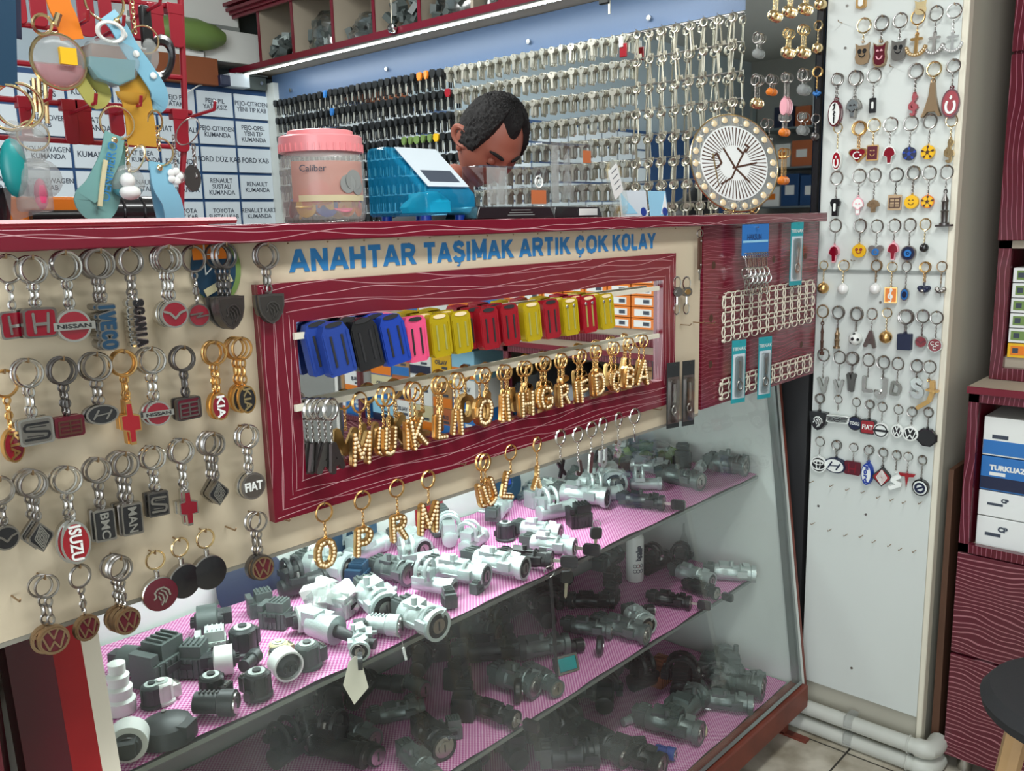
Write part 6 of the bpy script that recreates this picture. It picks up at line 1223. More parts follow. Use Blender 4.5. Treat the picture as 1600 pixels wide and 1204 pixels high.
# acrylic leaflet stand + leaflets
a = ontop(975, 1.06); t = thing('acrylic_stand', 'leaning clear acrylic stand with rounded top and printed sheet', 'stand', a, (0, R(-28), R(8)))
MB().prism([(x-.0, z+.062) for x, z in rrect(.060, .124, .026)], -.0015, .0015).obj('acrylic_sheet', 'clear', t); MB().prism([(x-.002, z+.078) for x, z in rrect(.040, .060, .004)], -.0022, -.0016).obj('printed_sheet', 'paper', t)
for k in range(4): MB().box((0, -.0026, .10-.012*k), (.022, .0004, .0015)).obj('print_line', 'ink', t)
for i, (px, lb, m_, w_) in enumerate(((992, 'white and blue leaflet card standing tilted behind the acrylic stand', 'label_paper', .085), (1030, 'bright sky blue folded leaflet card at right of the white one', 'sky', .06))):
    a = ontop(px, 1.085+.02*i); t = thing('leaflet_card', lb, 'leaflet', a, (R(-8), 0, R(-6))); h = on_y(px, 297, 1.085).z-CT; MB().box((0, 0, h/2), (w_, .0015, h)).obj('card', m_, t)
    MB().prism([(-w_*.45, h*.1), (w_*.1, h*.1), (-w_*.45, h*.9)] if i == 0 else [(w_*.1, h*.08), (w_*.46, h*.08), (w_*.46, h*.95)], -.0016, -.0008).obj('triangle_print', 'sky' if i == 0 else 'paper', t); MB().lathe([(h*.17, 0), (h*.17, .0005)], (w_*.33, -.0012, h*.17), (0, -1, 0), 20).obj('round_print', 'royal', t)
# gilt plate with calligraphy-like strokes on gold easel
pc = on_y(1147, 255, 1.10); pr = mpp(pc)*78; t = thing('gilt_plate', 'round glass plate with golden rim and brown radiating lines on a gold easel', 'decorative plate', pc, (R(-14), R(0), R(-30)))
MB().lathe([(pr*.76, 0), (pr*.76, .002), (.001, .002), (.001, -.002), (pr*.7, -.002)], (0, 0, 0), (0, -1, 0), 48).obj('plate_disc', 'paper', t)
MB().lathe([(pr*.76, -.001), (pr*.98, -.001), (pr, .004), (pr*.97, .005), (pr*.76, .001)], (0, 0, 0), (0, -1, 0), 48).obj('glass_rim', 'smoke', t)
MB().torus((0, -.004, 0), pr*.985, .0022, (0, 1, 0), 48, 6).obj('gold_rim', 'pale_gold', t)
s = MB(); g2 = MB()
for i in range(54):
    a = 2*PI*i/54; f = (.004, .0005); p0 = Vector((math.cos(a), math.sin(a))); n_ = Vector((-p0.y, p0.x)); A = p0*pr*.36; B = p0*pr*.73
    s.prism([(A+n_*.0006).to_tuple(), (A-n_*.0006).to_tuple(), (B-n_*.0016).to_tuple(), (B+n_*.0016).to_tuple()], -.0026, -.0016)
s.obj('radiating_lines', 'dark_brown', t)
for i in range(22):
    a = 2*PI*i/22; g2.sphere((pr*.88*math.cos(a), -.0035, pr*.88*math.sin(a)), pr*.07, 8, 5, (1, .3, 1))
g2.obj('rim_stones', 'pearl', t); s = MB()
for pts in ([(-.35, -.42), (-.1, -.3), (.1, .02), (.28, .28)], [(-.22, .3), (0, -.1), (.3, -.4)], [(-.05, -.1), (.5, .0)], [(.28, .22), (.36, .32), (.28, .38)], [(.1, .3), (.2, .2)], [(-.5, .1), (-.38, .2), (-.3, .0), (-.42, -.1)]): s.stroke([(x*pr, z*pr) for x, z in pts], pr*.035, -.0036, -.0016)
s.obj('brown_script', 'dark_brown', t)
e = thing('gold_easel', 'small gold wire easel carrying the round plate', 'easel', (pc.x, pc.y, CT)); zz = pc.z-CT-pr
for sx in (-1, 1): MB().tube([(sx*.05, .03, pr*1.2), (sx*.05, .0, zz+.012), (sx*.05, -.03, zz+.004), (sx*.052, -.036, .016), (sx*.05, -.02, .001), (sx*.05, .05, .001)], .0018, 6).obj('easel_leg', 'pale_gold', e)
MB().tube([(-.05, .0, .006), (.05, .0, .006)], .0016, 6).obj('cross_bar', 'pale_gold', e); MB().torus((.075, -.02, .02), .018, .0016, (.2, 1, 0), 20, 5).obj('scroll', 'pale_gold', e)
# ================================================================ red wire rack with hanging charms
RY = 1.16; rk = thing('wire_rack', 'red metal wire display rack standing on the counter at the upper left', 'rack', (0, 0, 0))
def RP(px, py, y=RY): return on_y(px, py, y)
for (a, b) in (((-40, 30), (287, 68)), ((-40, 92), (290, 122)), ((-40, 151), (299, 176)), ((-40, 212), (283, 230)), ((-40, -25), (281, 12)), ((-40, -60), (281, -30))): MB().tube([RP(*a), RP(*b)], .0034, 7).obj('cross_rod', 'rack_red', rk)
MB().tube([RP(279, -90), RP(282, 0), RP(290, 200), RP(284, 283), RP(283, 320), Vector((RP(283, 330).x, RY, 1.509))], .0042, 8).obj('upright', 'rack_red', rk)
MB().tube([RP(-45, -90), RP(-38, 200), Vector((RP(-36, 330).x, RY, 1.509))], .0042, 8).obj('upright', 'rack_red', rk)
q = RP(357, 350, 1.0); MB().tube([(-.1, .985, 1.510), (q.x, .985, 1.510), (q.x+.05, 1.16, 1.510)], .0045, 6).obj('foot_bar', 'rack_red', rk); MB().bb((-.3, 1.10, 1.5052), (RP(290, 340).x, 1.20, 1.5085)).obj('base_plate', 'rack_red', rk)
for px, y0, y1, w_ in ((26, -40, 35, 18), (58, -40, 40, 18), (133, -30, 56, 18), (164, -30, 60, 12), (212, -10, 60, 12), (245, 8, 64, 16), (275, 8, 73, 16), (40, 152, 215, 12), (111, 157, 225, 16), (132, 158, 226, 16), (182, 163, 212, 18), (283, 172, 237, 16)):
    a, b = RP(px-w_/2, y1, RY-.006), RP(px+w_/2, y0, RY-.006); w2 = b.x-a.x; s = MB().prism([(x+(a.x+b.x)/2, z+(a.z+b.z)/2) for x, z in rrect(w2, b.z-a.z, w2*.35)], RY-.0075, RY-.0055); s.box(((a.x+b.x)/2, RY-.002, b.z-.006), (w2*1.1, .012, .014)); s.obj('price_tongue', 'rack_red', rk, bevel=.0008)
for (bx_, by_), (tx, ty) in (((205, 30), (245, -4)), ((40, 172), (68, 150)), ((108, 178), (165, 152)), ((176, 180), (214, 163)), ((288, 186), (322, 178)), ((150, 62), (176, 42)), ((96, 55), (118, 32))):
    a = RP(bx_, by_); b = RP(tx, ty, RY-.075); b = Vector((a.x-.003, RY-.085, a.z+.004)); MB().tube([a, b, b+Vector((0, -.004, .010))], .0022, 6).obj('prong', 'rack_red', rk)
HY = 1.085
def loop(px, py, r_, m_, parent, Y=HY, nm='ring'): 
    p = on_y(px, py, Y)-parent.location; return MB().torus(p, r_, r_*.075, (.25, 1, 0), 24, 6).obj(nm, m_, parent)
def smooth_line(P, k=5):
    if len(P) < 3: return P
    o = []
    for i in range(len(P)-1):
        p0, p1, p2, p3 = P[max(i-1, 0)], P[i], P[i+1], P[min(i+2, len(P)-1)]
        for j in range(k): u = j/k; o.append(.5*((2*p1)+(p2-p0)*u+(2*p0-5*p1+4*p2-p3)*u*u+(3*p1-p0-3*p2+p3)*u**3))
    return o+[P[-1]]
def strap(pts, w_, m_, parent, nm='strap', Y=HY, th=.0012):
    """flat band following pixel points at depth Y (a loop of soft plastic)"""
    P_ = smooth_line([on_y(a, b, Y+dy)-parent.location for a, b, dy in pts]); s = MB(); L = []
    for i, p in enumerate(P_):
        d = (P_[min(i+1, len(P_)-1)]-P_[max(i-1, 0)]); d.y = 0; d.normalize(); n_ = Vector((-d.z, 0, d.x)); L.append((p+n_*w_/2, p-n_*w_/2))
    for (a, b) in L:
        for q in (a, b): s.v += [tuple(q+Vector((0, -th, 0))), tuple(q+Vector((0, th, 0)))]
    for i in range(len(L)-1): b = i*4; c = b+4; s.f += [(b, b+2, c+2, c), (b+1, c+1, c+3, b+3), (b, c, c+1, b+1), (b+2, b+3, c+3, c+2)]
    e = (len(L)-1)*4; s.f += [(0, 1, 3, 2), (e, e+2, e+3, e+1)]; return s.obj(nm, m_, parent)
def charm(px, py, label, nm='liquid_charm', cat='charm', Y=HY): return thing(nm, label, cat, on_y(px, py, Y), group='charms on the red rack')
def blob(px, py, rx, rz, m_, parent, nm, Y=HY, ry=.35, n=20, half=None):
    p = on_y(px, py, Y); k = mpp(p); s = MB(); q = p-parent.location
    if half: s.lathe([(1, 0), (.92, -.35), (.7, -.7), (.38, -.92), (.001, -1)] if half < 0 else [(1, 0), (.9, .4), (.6, .78), (.001, 1)], n=n); s = MB().add(s.v, s.f, Matrix.Translation(q) @ Matrix.Diagonal((rx*k, rx*k*ry, rz*k, 1)))
    else: s.sphere(q, 1, n, 12, (rx*k, rx*k*ry, rz*k))
    return s.obj(nm, m_, parent)
t = charm(100, 0, 'clear round liquid charm with pink filling and orange strap'); strap([(85, -30, 0), (92, 5, 0), (103, 30, 0), (113, 62, 0)], .026, 'orange', t); blob(92, 96, 42, 42, 'smoke', t, 'clear_shell'); blob(92, 104, 38, 32, 'pink_liquid', t, 'liquid', half=-1); MB().box(on_y(106, 88, HY-.012)-t.location, (.018, .006, .018)).obj('yellow_block', 'yellow', t); MB().torus(on_y(92, 96, HY-.002)-t.location, mpp(t.location)*41, .0022, (0, 1, 0), 32, 6).obj('shell_rim', 'pale_gold', t); strap([(120, 118, 0), (132, 138, 0), (150, 160, 0), (163, 146, .004), (150, 128, .006), (134, 112, .006)], .016, 'olive_tint', t, 'tail_loop')
MB().cyl(on_y(92, 22, HY-.01)-t.location, on_y(86, 40, HY-.01)-t.location, .004, 8).torus(on_y(66, 38, HY-.01)-t.location, .010, .002, (0, 1, .3), 16, 5).obj('clasp', 'pale_gold', t)
t = charm(165, 0, 'clear faceted liquid charm with aqua filling and turquoise strap'); loop(163, 3, .021, 'pale_gold', t); strap([(168, 22, 0), (185, 42, -.004), (205, 78, -.006), (228, 110, -.006), (248, 142, -.004), (247, 162, 0), (233, 160, .006), (222, 130, .008), (206, 95, .008)], .021, 'frost_blue', t)
p = on_y(172, 100, HY)-t.location; k = mpp(t.location); MB().prism([(p.x+x*k, p.z+z*k) for x, z in ((-40, 12), (-30, 32), (0, 40), (34, 28), (44, 4), (34, -22), (6, -36), (-26, -28), (-40, -8))], p.y-.012, p.y+.012).obj('clear_shell', 'smoke', t, bevel=.004); MB().prism([(p.x+x*k, p.z+z*k) for x, z in ((-36, 6), (36, 8), (32, -20), (6, -33), (-26, -25), (-38, -8))], p.y-.009, p.y+.009).obj('liquid', 'aqua_liquid', t)
MB().torus(on_y(173, 50, HY-.014)-t.location, .0145, .0028, (.2, 1, .5), 24, 8, 1, .75).obj('white_clasp', 'white', t); MB().sphere(on_y(183, 34, HY-.008)-t.location, .0045, 10, 6, (1, .5, 1)).obj('rivet', 'pale_gold', t)
for i, (a, b) in enumerate(((194, 54), (213, 84), (240, 118))): MB().sphere(on_y(a, b, HY-.0085)-t.location, .0042, 10, 6, (1, .3, 1)).obj('printed_dot', 'white', t)
t = charm(212, 60, 'amber liquid charm with wide translucent amber strap'); MB().tube([on_y(203, -6, HY), on_y(206, 34, HY), on_y(210, 60, HY)], .0022, 6).obj('chain', 'pale_gold', t) if False else mobj('chain', chain_mesh(.05, 'pale_gold', .005), t, (0, 0, .055)); strap([(205, 110, 0), (212, 150, 0), (219, 190, 0), (222, 228, 0)], .036, 'amber_tint', t); blob(205, 145, 25, 18, 'amber_tint', t, 'amber_drop', half=-1); blob(235, 85, 14, 24, 'smoke', t, 'clear_bottle'); loop(226, 62, .016, 'pale_gold', t)
MB().torus(on_y(242, 190, HY)-t.location, .012, .0016, (0, 1, .2), 20, 6, .8, 1.1).obj('clasp', 'pale_gold', t)
t = charm(188, 178, 'dusty teal strap charm with lettered band hanging from the middle prong'); loop(183, 192, .019, 'pale_gold', t); strap([(179, 210, 0), (172, 245, -.004), (150, 290, -.006), (132, 312, -.006), (150, 332, -.002), (168, 320, .004), (178, 270, .006), (180, 225, .006)], .024, 'frost_teal', t); MB().sphere(on_y(179, 219, HY-.008)-t.location, .004, 10, 6, (1, .5, 1)).obj('rivet', 'pale_gold', t); text('OENIHERO', .016, 'letter_blue', t, on_y(171, 268, HY-.009)-t.location, (0, R(-76), 0), depth=.0002, xs=.9)
strap([(165, 250, -.0092), (160, 285, -.0092), (156, 322, -.0092)], .005, 'cream_plastic', t, 'printed_stripe')
t = charm(248, 220, 'light blue strap charm with gold ring at the right of the rack'); loop(248, 237, .017, 'pale_gold', t); strap([(250, 254, 0), (250, 268, 0)], .029, 'frost_blue', t, 'strap_end'); strap([(250, 262, -.004), (254, 290, -.006), (268, 315, -.006), (274, 346, -.004)], .026, 'frost_blue', t); strap([(246, 270, .006), (250, 310, .008), (258, 345, .006)], .02, 'frost_blue', t, 'rear_strap'); MB().sphere(on_y(250, 262, HY-.008)-t.location, .004, 10, 6, (1, .5, 1)).obj('rivet', 'pale_gold', t); mobj('chain', chain_mesh(.03, 'pale_gold', .005), t, (0, 0, .018))
t = charm(197, 222, 'clear dome charm with small white duck figure inside'); mobj('chain', chain_mesh(.035, 'pale_gold', .005), t); blob(200, 284, 27, 26, 'smoke', t, 'clear_dome'); blob(200, 296, 24, 14, 'aqua_liquid', t, 'liquid', half=-1); p = on_y(199, 282, HY-.006)-t.location; MB().sphere(p, .009, 12, 8).sphere(p+Vector((.002, 0, -.014)), .011, 12, 8, (1.2, .9, .8)).obj('duck_figure', 'white', t); MB().torus(on_y(213, 248, HY)-t.location, .013, .0016, (.5, 1, 0), 18, 5, .6, 1.3).obj('clasp', 'pale_gold', t)
t = charm(275, 262, 'clear charm with white flower beside the light blue strap'); blob(270, 276, 22, 12, 'smoke', t, 'clear_body'); p = on_y(274, 275, HY-.008)-t.location; s = MB()
for i in range(5): s.sphere(p+Vector((.006*math.cos(i*1.26), 0, .006*math.sin(i*1.26))), .005, 8, 6, (1, .5, 1))
s.obj('flower', 'white', t); mobj('chain', chain_mesh(.04, 'steel', .004), t, (0, 0, .04))
t = charm(291, 180, 'silver chain charm with grey patterned oval plate, rightmost on the rack'); MB().torus((0, 0, -.02), .019, .0012, (.8, 1, 0), 20, 5, .6, 1).obj('ring', 'steel', t); mobj('chain', chain_mesh(.05, 'steel', .006), t, (.006, 0, -.035)); p = on_y(301, 278, HY)-t.location; MB().prism([(p.x+x*.011, p.z+z*.017) for x, z in ell(1, 1, 18)], p.y-.001, p.y+.001).obj('oval_plate', 'gunmetal', t)
t = charm(42, 190, 'clear bear shaped charm with pink and dark filling at the left'); p = on_y(45, 228, HY)-t.location; s = MB().sphere(p, .022, 16, 10, (1, .7, 1)).sphere(p+Vector((-.014, 0, .018)), .009).sphere(p+Vector((.014, 0, .018)), .009).sphere(p+Vector((.006, 0, -.036)), .026, 16, 10, (1, .7, .9)); s.obj('clear_bear', 'smoke', t); p2 = on_y(52, 292, HY)-t.location; MB().box(p2, (.036, .018, .055)).obj('clear_block', 'smoke', t, bevel=.004); MB().sphere(p2+Vector((.006, -.004, -.008)), .011, 10, 6, (.7, .6, 1.6)).obj('pink_fish', 'pink', t); MB().sphere(on_y(22, 262, HY)-t.location, .018, 12, 8, (.8, .6, 1.8)).obj('teal_drop', 'teal', t)
for a, b, r_ in ((14, 168, .024), (30, 165, .024), (52, 212, .016)): loop(a, b, r_, 'pale_gold', t)
strap([(30, 290, .01), (38, 320, .012), (45, 338, .014)], .034, 'smoke', t, 'rear_strap')
t = charm(8, 0, 'dark teal hanging strap cut off by the left photo edge', 'hanging_strap', 'strap'); strap([(6, -30, 0), (8, 50, 0), (10, 135, 0)], .022, 'slate', t); strap([(24, -20, .01), (26, 60, .01)], .01, 'navy', t, 'dark_strap')
for a, b, r_ in ((50, 120, 0), (58, 130, 0)): pass
t = charm(60, 120, 'bunch of pale gold long clips behind the round charm', 'gold_clips', 'clip'); 
for dx_ in (0, 8, 18): MB().tube([on_y(52+dx_, 122, HY+.02)-t.location, on_y(56+dx_, 175+dx_, HY+.02)-t.location], .0025, 6).obj('clip', 'pale_gold', t)
t = charm(252, 60, 'black curved charm behind the rack upright'); MB().torus(on_y(250, 92, HY+.03)-t.location, .02, .006, (.3, 1, 0), 20, 8, .7, 1.2).obj('black_loop', 'black', t); MB().box(on_y(228, 42, HY+.03)-t.location, (.014, .01, .05)).obj('black_bar', 'black_plastic', t, bevel=.003)
# things behind the rack
a = on_y(85, 330, 1.3); t = thing('drill_case', 'orange and black power tool case lying behind the red rack', 'tool case', (a.x, 1.36, CT)); MB().box((0, 0, .022), (.17, .1, .044)).obj('case_body', 'orange', t, bevel=.004); MB().cyl((-.03, -.056, .018), (.04, -.056, .018), .0075, 12).obj('black_handle', 'black_plastic', t)
a = on_y(215, 325, 1.3); t = thing('black_pouch', 'black ribbed cylindrical pouch behind the rack beside the orange case', 'pouch', (a.x, 1.33, CT)); s = MB().cyl((-.06, 0, .023), (.06, 0, .023), .023, 18)
for i in range(4): s.torus((-.045+.03*i, 0, .023), .0235, .0018, (1, 0, 0), 18, 5)
s.obj('pouch_body', 'black', t)
a = on_y(5, 320, 1.1); t = thing('black_cup', 'dark round cup at the left photo edge on the counter', 'cup', (a.x-.01, 1.12, CT)); MB().lathe([(.02, 0), (.026, .045), (.024, .045), (.018, .004), (.001, .004)], n=24).obj('cup_body', 'black', t)
# ================================================================ car lock parts in the showcase
def X_(s_, prof, org=(0, 0, 0), n=20): return s_.lathe(prof, org, (1, 0, 0), n)
PR = {}
def proto(kind, body):
    k = (kind, body)
    if k in PR: return PR[k]
    L = []      # (name, mesh, parent index or None)
    if kind in ('lock', 'keyed', 'wide'):
        r = .0185 if kind != 'wide' else .023; ln = .086 if kind != 'wide' else .07
        s = X_(MB(), [(r*.5, -.012), (r*.95, -.008), (r, .0), (r, .012), (r*.86, .016), (r*.86, ln*.5), (r*.98, ln*.55), (r*.98, ln*.6), (r*.88, ln*.63), (r*.88, ln*.86), (r*1.08, ln*.88), (r*1.08, ln), (r*.86, ln), (r*.84, ln-.006)])
        for a in (20, 100, 190, 275): s.box((ln*.38, math.cos(R(a))*r*.9, math.sin(R(a))*r*.9), (ln*.5, .004, .006), (R(a), 0, 0))
        s.box((.014, .0, r*.8), (.026, r*1.2, .014), (.15, .1, .2)).box((.02, r*.95, .002), (.034, .016, .02)).box((.055, -r*.9, .004), (.022, .012, .014))
        s.torus((.05, 0, r*.35), r*.72, .003, (1, 0, 0), 14, 6); s.box((.062, r*.5, r*.75), (.016, .012, .010), (.4, .2, .3)); s.cyl((.03, -r*.6, r*1.2), (.03, -r*.6, r*1.75), .005, 10).cyl((.004, r*1.0, -.002), (.004, r*1.9, -.002), .0045, 10)
        L.append(('housing', s.mesh('h', body), 0))
        L.append(('rim', X_(MB(), [(r*.86, ln-.004), (r*.86, ln-.001), (r*.5, ln-.001), (r*.5, ln-.007)]).mesh('r', 'black_plastic' if body == 'cast' else 'steel'), 1))
        L.append(('key_face', X_(MB(), [(r*.52, ln-.007), (r*.52, ln+.001), (.001, ln+.0012)]).mesh('f', 'steel'), 1)); L.append(('key_slot', MB().box((ln+.0014, 0, 0), (.001, .0022, r*.62)).mesh('s', 'matt_black'), 1))
        s = MB().box((-.018, .002, .002), (.02, r*1.5, r*1.5)).box((-.03, .002, .006), (.012, r*1.1, r*.8))
        for i in range(3): s.box((-.018, .002+(i-1)*r*.5, r*.9), (.014, .003, .004))
        L.append(('switch_block', s.mesh('b', 'grey_plastic' if body != 'black_plastic' else 'dark_plastic'), 1))
        if kind == 'keyed': L.append(('key_blade', MB().box((ln+.010, 0, 0), (.02, .0022, .007)).mesh('k', 'key_steel'), 1)); L.append(('key_head', MB().prism([(x, z) for x, z in rrect(.036, .024, .006)], -.0045, .0045, 1, (ln+.036, 0)).mesh('kh', 'black'), 1))
        zo = r*1.1
    elif kind == 'clamp':       # steering lock with an arched clamp
        s = X_(MB(), [(.01, -.03), (.016, -.028), (.017, .05), (.0195, .052), (.0195, .062), (.014, .063)], (0, 0, 0)); s.box((-.004, 0, .022), (.035, .026, .02))
        for sx in (-.014, .006): s.tube([(sx, .022*math.cos(R(a)), .03+.022*math.sin(R(a))) for a in range(-20, 201, 20)], .0045, 6)
        s.box((-.004, .026, .02), (.03, .012, .01)).box((-.004, -.026, .02), (.03, .012, .01)); L.append(('clamp_housing', s.mesh('h', body), 0))
        L.append(('key_face', X_(MB(), [(.012, .06), (.012, .0645), (.001, .065)]).mesh('f', 'steel'), 1)); L.append(('bolt', MB().cyl((-.004, .026, .024), (-.004, .026, .034), .004, 6).cyl((-.004, -.026, .024), (-.004, -.026, .034), .004, 6).mesh('b', 'chrome'), 1)); zo = .019
    elif kind == 'drum':
        s = MB().lathe([(.0, 0), (.021, 0), (.021, .004), (.018, .006), (.018, .034), (.015, .037), (.006, .037), (.006, .041), (.001, .041)], n=20); s.box((.02, 0, .014), (.018, .02, .022)).box((-.004, .018, .01), (.012, .012, .012))
        for i in range(6): a = i*PI/3; s.box((.018*math.cos(a), .018*math.sin(a), .02), (.003, .005, .026), (0, 0, a))
        L.append(('drum', s.mesh('h', body), 0)); s = MB()
        for i in range(4): s.box((.026, -.006+.004*i, .026), (.004, .0018, .004))
        L.append(('pin', s.mesh('p', 'steel'), 1)); L.append(('top_disc', MB().lathe([(.012, .0372), (.012, .0385), (.001, .0385)], n=18).mesh('t', 'light_plastic' if body != 'light_plastic' else 'grey_plastic'), 1)); zo = 0
    elif kind == 'connector':
        s = MB().box((0, 0, .014), (.046, .034, .028)).box((.006, 0, .036), (.03, .028, .018)).box((-.02, .0, .034), (.010, .03, .010))
        for i in range(5): s.box((-.016+.008*i, -.0175, .014), (.0025, .003, .026)).box((-.016+.008*i, .0175, .014), (.0025, .003, .026))
        for i in range(4): s.box((-.004+.007*i, 0, .046), (.002, .022, .004))
        L.append(('connector_body', s.mesh('h', body), 0)); L.append(('socket', MB().box((.0235, 0, .014), (.001, .026, .018)).box((.0, -.0196, .018), (.02, .0008, .008)).mesh('p', 'matt_black'), 1)); zo = 0
    elif kind == 'cup':
        L.append(('collar', X_(MB(), [(.019, -.014), (.024, -.012), (.024, .016), (.021, .016), (.020, .0)], n=24).mesh('c', body), 0)); s = X_(MB(), [(.001, -.024), (.015, -.022), (.0185, -.010), (.0185, .012), (.012, .02), (.001, .02)]); s.box((-.024, 0, .004), (.02, .022, .018))
        for i in range(3): s.box((.02, -.008+.008*i, 0), (.012, .003, .010))
        L.append(('inner_drum', s.mesh('d', 'dark_plastic'), 1)); zo = .024
    elif kind == 'cover':
        s = MB(); n = 22
        prof = [(.001, .034), (.02, .033), (.038, .024), (.045, .008), (.046, 0), (.042, 0), (.036, .02), (.001, .028)]
        s.lathe(prof, n=30); s.box((.0, -.03, .018), (.03, .03, .02)).box((.03, 0, .01), (.03, .02, .016)); L.append(('cover_shell', s.mesh('h', body), 0)); L.append(('screw', MB().cyl((.012, .012, .03), (.012, .012, .036), .004, 8).mesh('s', 'steel'), 1)); zo = .001
    elif kind == 'barrel':
        s = X_(MB(), [(.008, -.03), (.012, -.03), (.012, -.004), (.0145, -.002), (.0145, .014), (.011, .015)]); 
        for i in range(5): s.box((-.024+.005*i, 0, .012), (.002, .006, .004))
        L.append(('barrel', s.mesh('h', body), 0)); L.append(('face', X_(MB(), [(.0115, .013), (.0115, .0165), (.001, .017)]).mesh('f', 'chrome'), 1)); L.append(('key_slot', MB().box((.0172, 0, 0), (.0008, .002, .012)).mesh('s', 'matt_black'), 1)); zo = .0145
    elif kind == 'stalk':       # lock with long black stalk
        s = X_(MB(), [(.012, -.03), (.02, -.028), (.022, 0), (.024, .02), (.024, .028), (.018, .028)]); s.box((-.024, .0, .012), (.03, .026, .024)).box((-.01, .02, .01), (.024, .014, .014)); L.append(('housing', s.mesh('h', body), 0))
        L.append(('stalk', MB().tube([(.02, 0, 0), (.045, .0, -.003), (.075, .004, -.010), (.1, .010, -.012)], [.012, .010, .008, .009], 10).mesh('s', 'dark_plastic'), 1)); zo = .024
    elif kind == 'round':
        L.append(('cap', X_(MB(), [(.02, -.008), (.024, -.004), (.024, .004), (.016, .008), (.001, .008)]).mesh('c', body), 0)); L.append(('lock_face', X_(MB(), [(.009, .007), (.009, .010), (.001, .0105)]).mesh('f', 'chrome'), 1)); zo = .024
    PR[k] = (L, zo); return PR[k]
def fits(p, zt, y0): return XL+.03 < p.x < XR-.03 and y0 < p.y < 1.535
DROPPED = []; PLACED = []
def part(shelf, px, py, kind, body, yaw, label, sc_=1.0, tilt=0, dz=0, roll=0, cat=None, grp=None):
    z = {1: .7685, 2: .4585, 3: .1565}[shelf]; y0 = {1: 1.175, 2: 1.175, 3: 1.06}[shelf]
    p = on_z(px, py, z)
    if not fits(p, z, y0):
        DROPPED.append((shelf, px, py, round(p.x, 2), round(p.y, 2))); p.y = min(max(p.y, y0), 1.53); p.x = min(max(p.x, XL+.035), XR-.035)
    ln_ = {'lock': .09, 'keyed': .142, 'wide': .074, 'clamp': .067, 'barrel': .02, 'stalk': .106, 'round': .012, 'cover': .046}.get(kind, .03)*sc_; ca_, sa_ = math.cos(R(yaw)), math.sin(R(yaw)); wd_ = .024*sc_
    lim = gy(z+.05)+.008
    p.y = max(p.y, lim+max(0, -sa_)*ln_+abs(ca_)*wd_); p.y = min(p.y, 1.555-max(.03*sc_*max(0, -sa_), ln_*max(0, sa_))-abs(ca_)*wd_*.6)
    p.x = min(p.x, XR-.008-max(ln_*max(0, ca_), .03*max(0, -ca_))-abs(sa_)*wd_); p.x = max(p.x, XL+.01+max(ln_*max(0, -ca_), .036*sc_*max(0, ca_))+abs(sa_)*wd_)
    if label.startswith(('pale cast lock part', 'dark lock part')) and any(s_ == shelf and (p-q_).length < .075 for s_, q_ in PLACED): return
    PLACED.append((shelf, p.copy())); L, zo = proto(kind, body); nm = {'lock': 'ignition_lock', 'keyed': 'ignition_lock', 'wide': 'ignition_lock', 'clamp': 'steering_lock', 'drum': 'ignition_switch', 'connector': 'plug_connector', 'cup': 'switch_collar', 'cover': 'steering_cover', 'barrel': 'lock_barrel', 'stalk': 'stalk_switch', 'round': 'round_lock'}[kind]
    t = thing(nm, label, cat or {'ignition_lock': 'car lock', 'steering_lock': 'car lock', 'ignition_switch': 'switch', 'plug_connector': 'connector', 'switch_collar': 'switch', 'steering_cover': 'cover', 'lock_barrel': 'lock barrel', 'stalk_switch': 'switch', 'round_lock': 'round lock'}[nm], (p.x, p.y, z), (0, 0, R(yaw)), grp or f'car parts on the {["", "top", "middle", "bottom"][shelf]} shelf')
    t.scale = (sc_,)*3; first = None; T_ = R(tilt)
    for n_, me, sub in L:
        if first is None: first = mobj(n_, me, t, (0, 0, zo+dz), (R(roll), T_, 0))
        else: mobj(n_, me, first)
    return t
c_, d_, g_, b_, l_, k_ = 'cast', 'cast_dark', 'grey_plastic', 'black_plastic', 'light_plastic', 'dark_plastic'
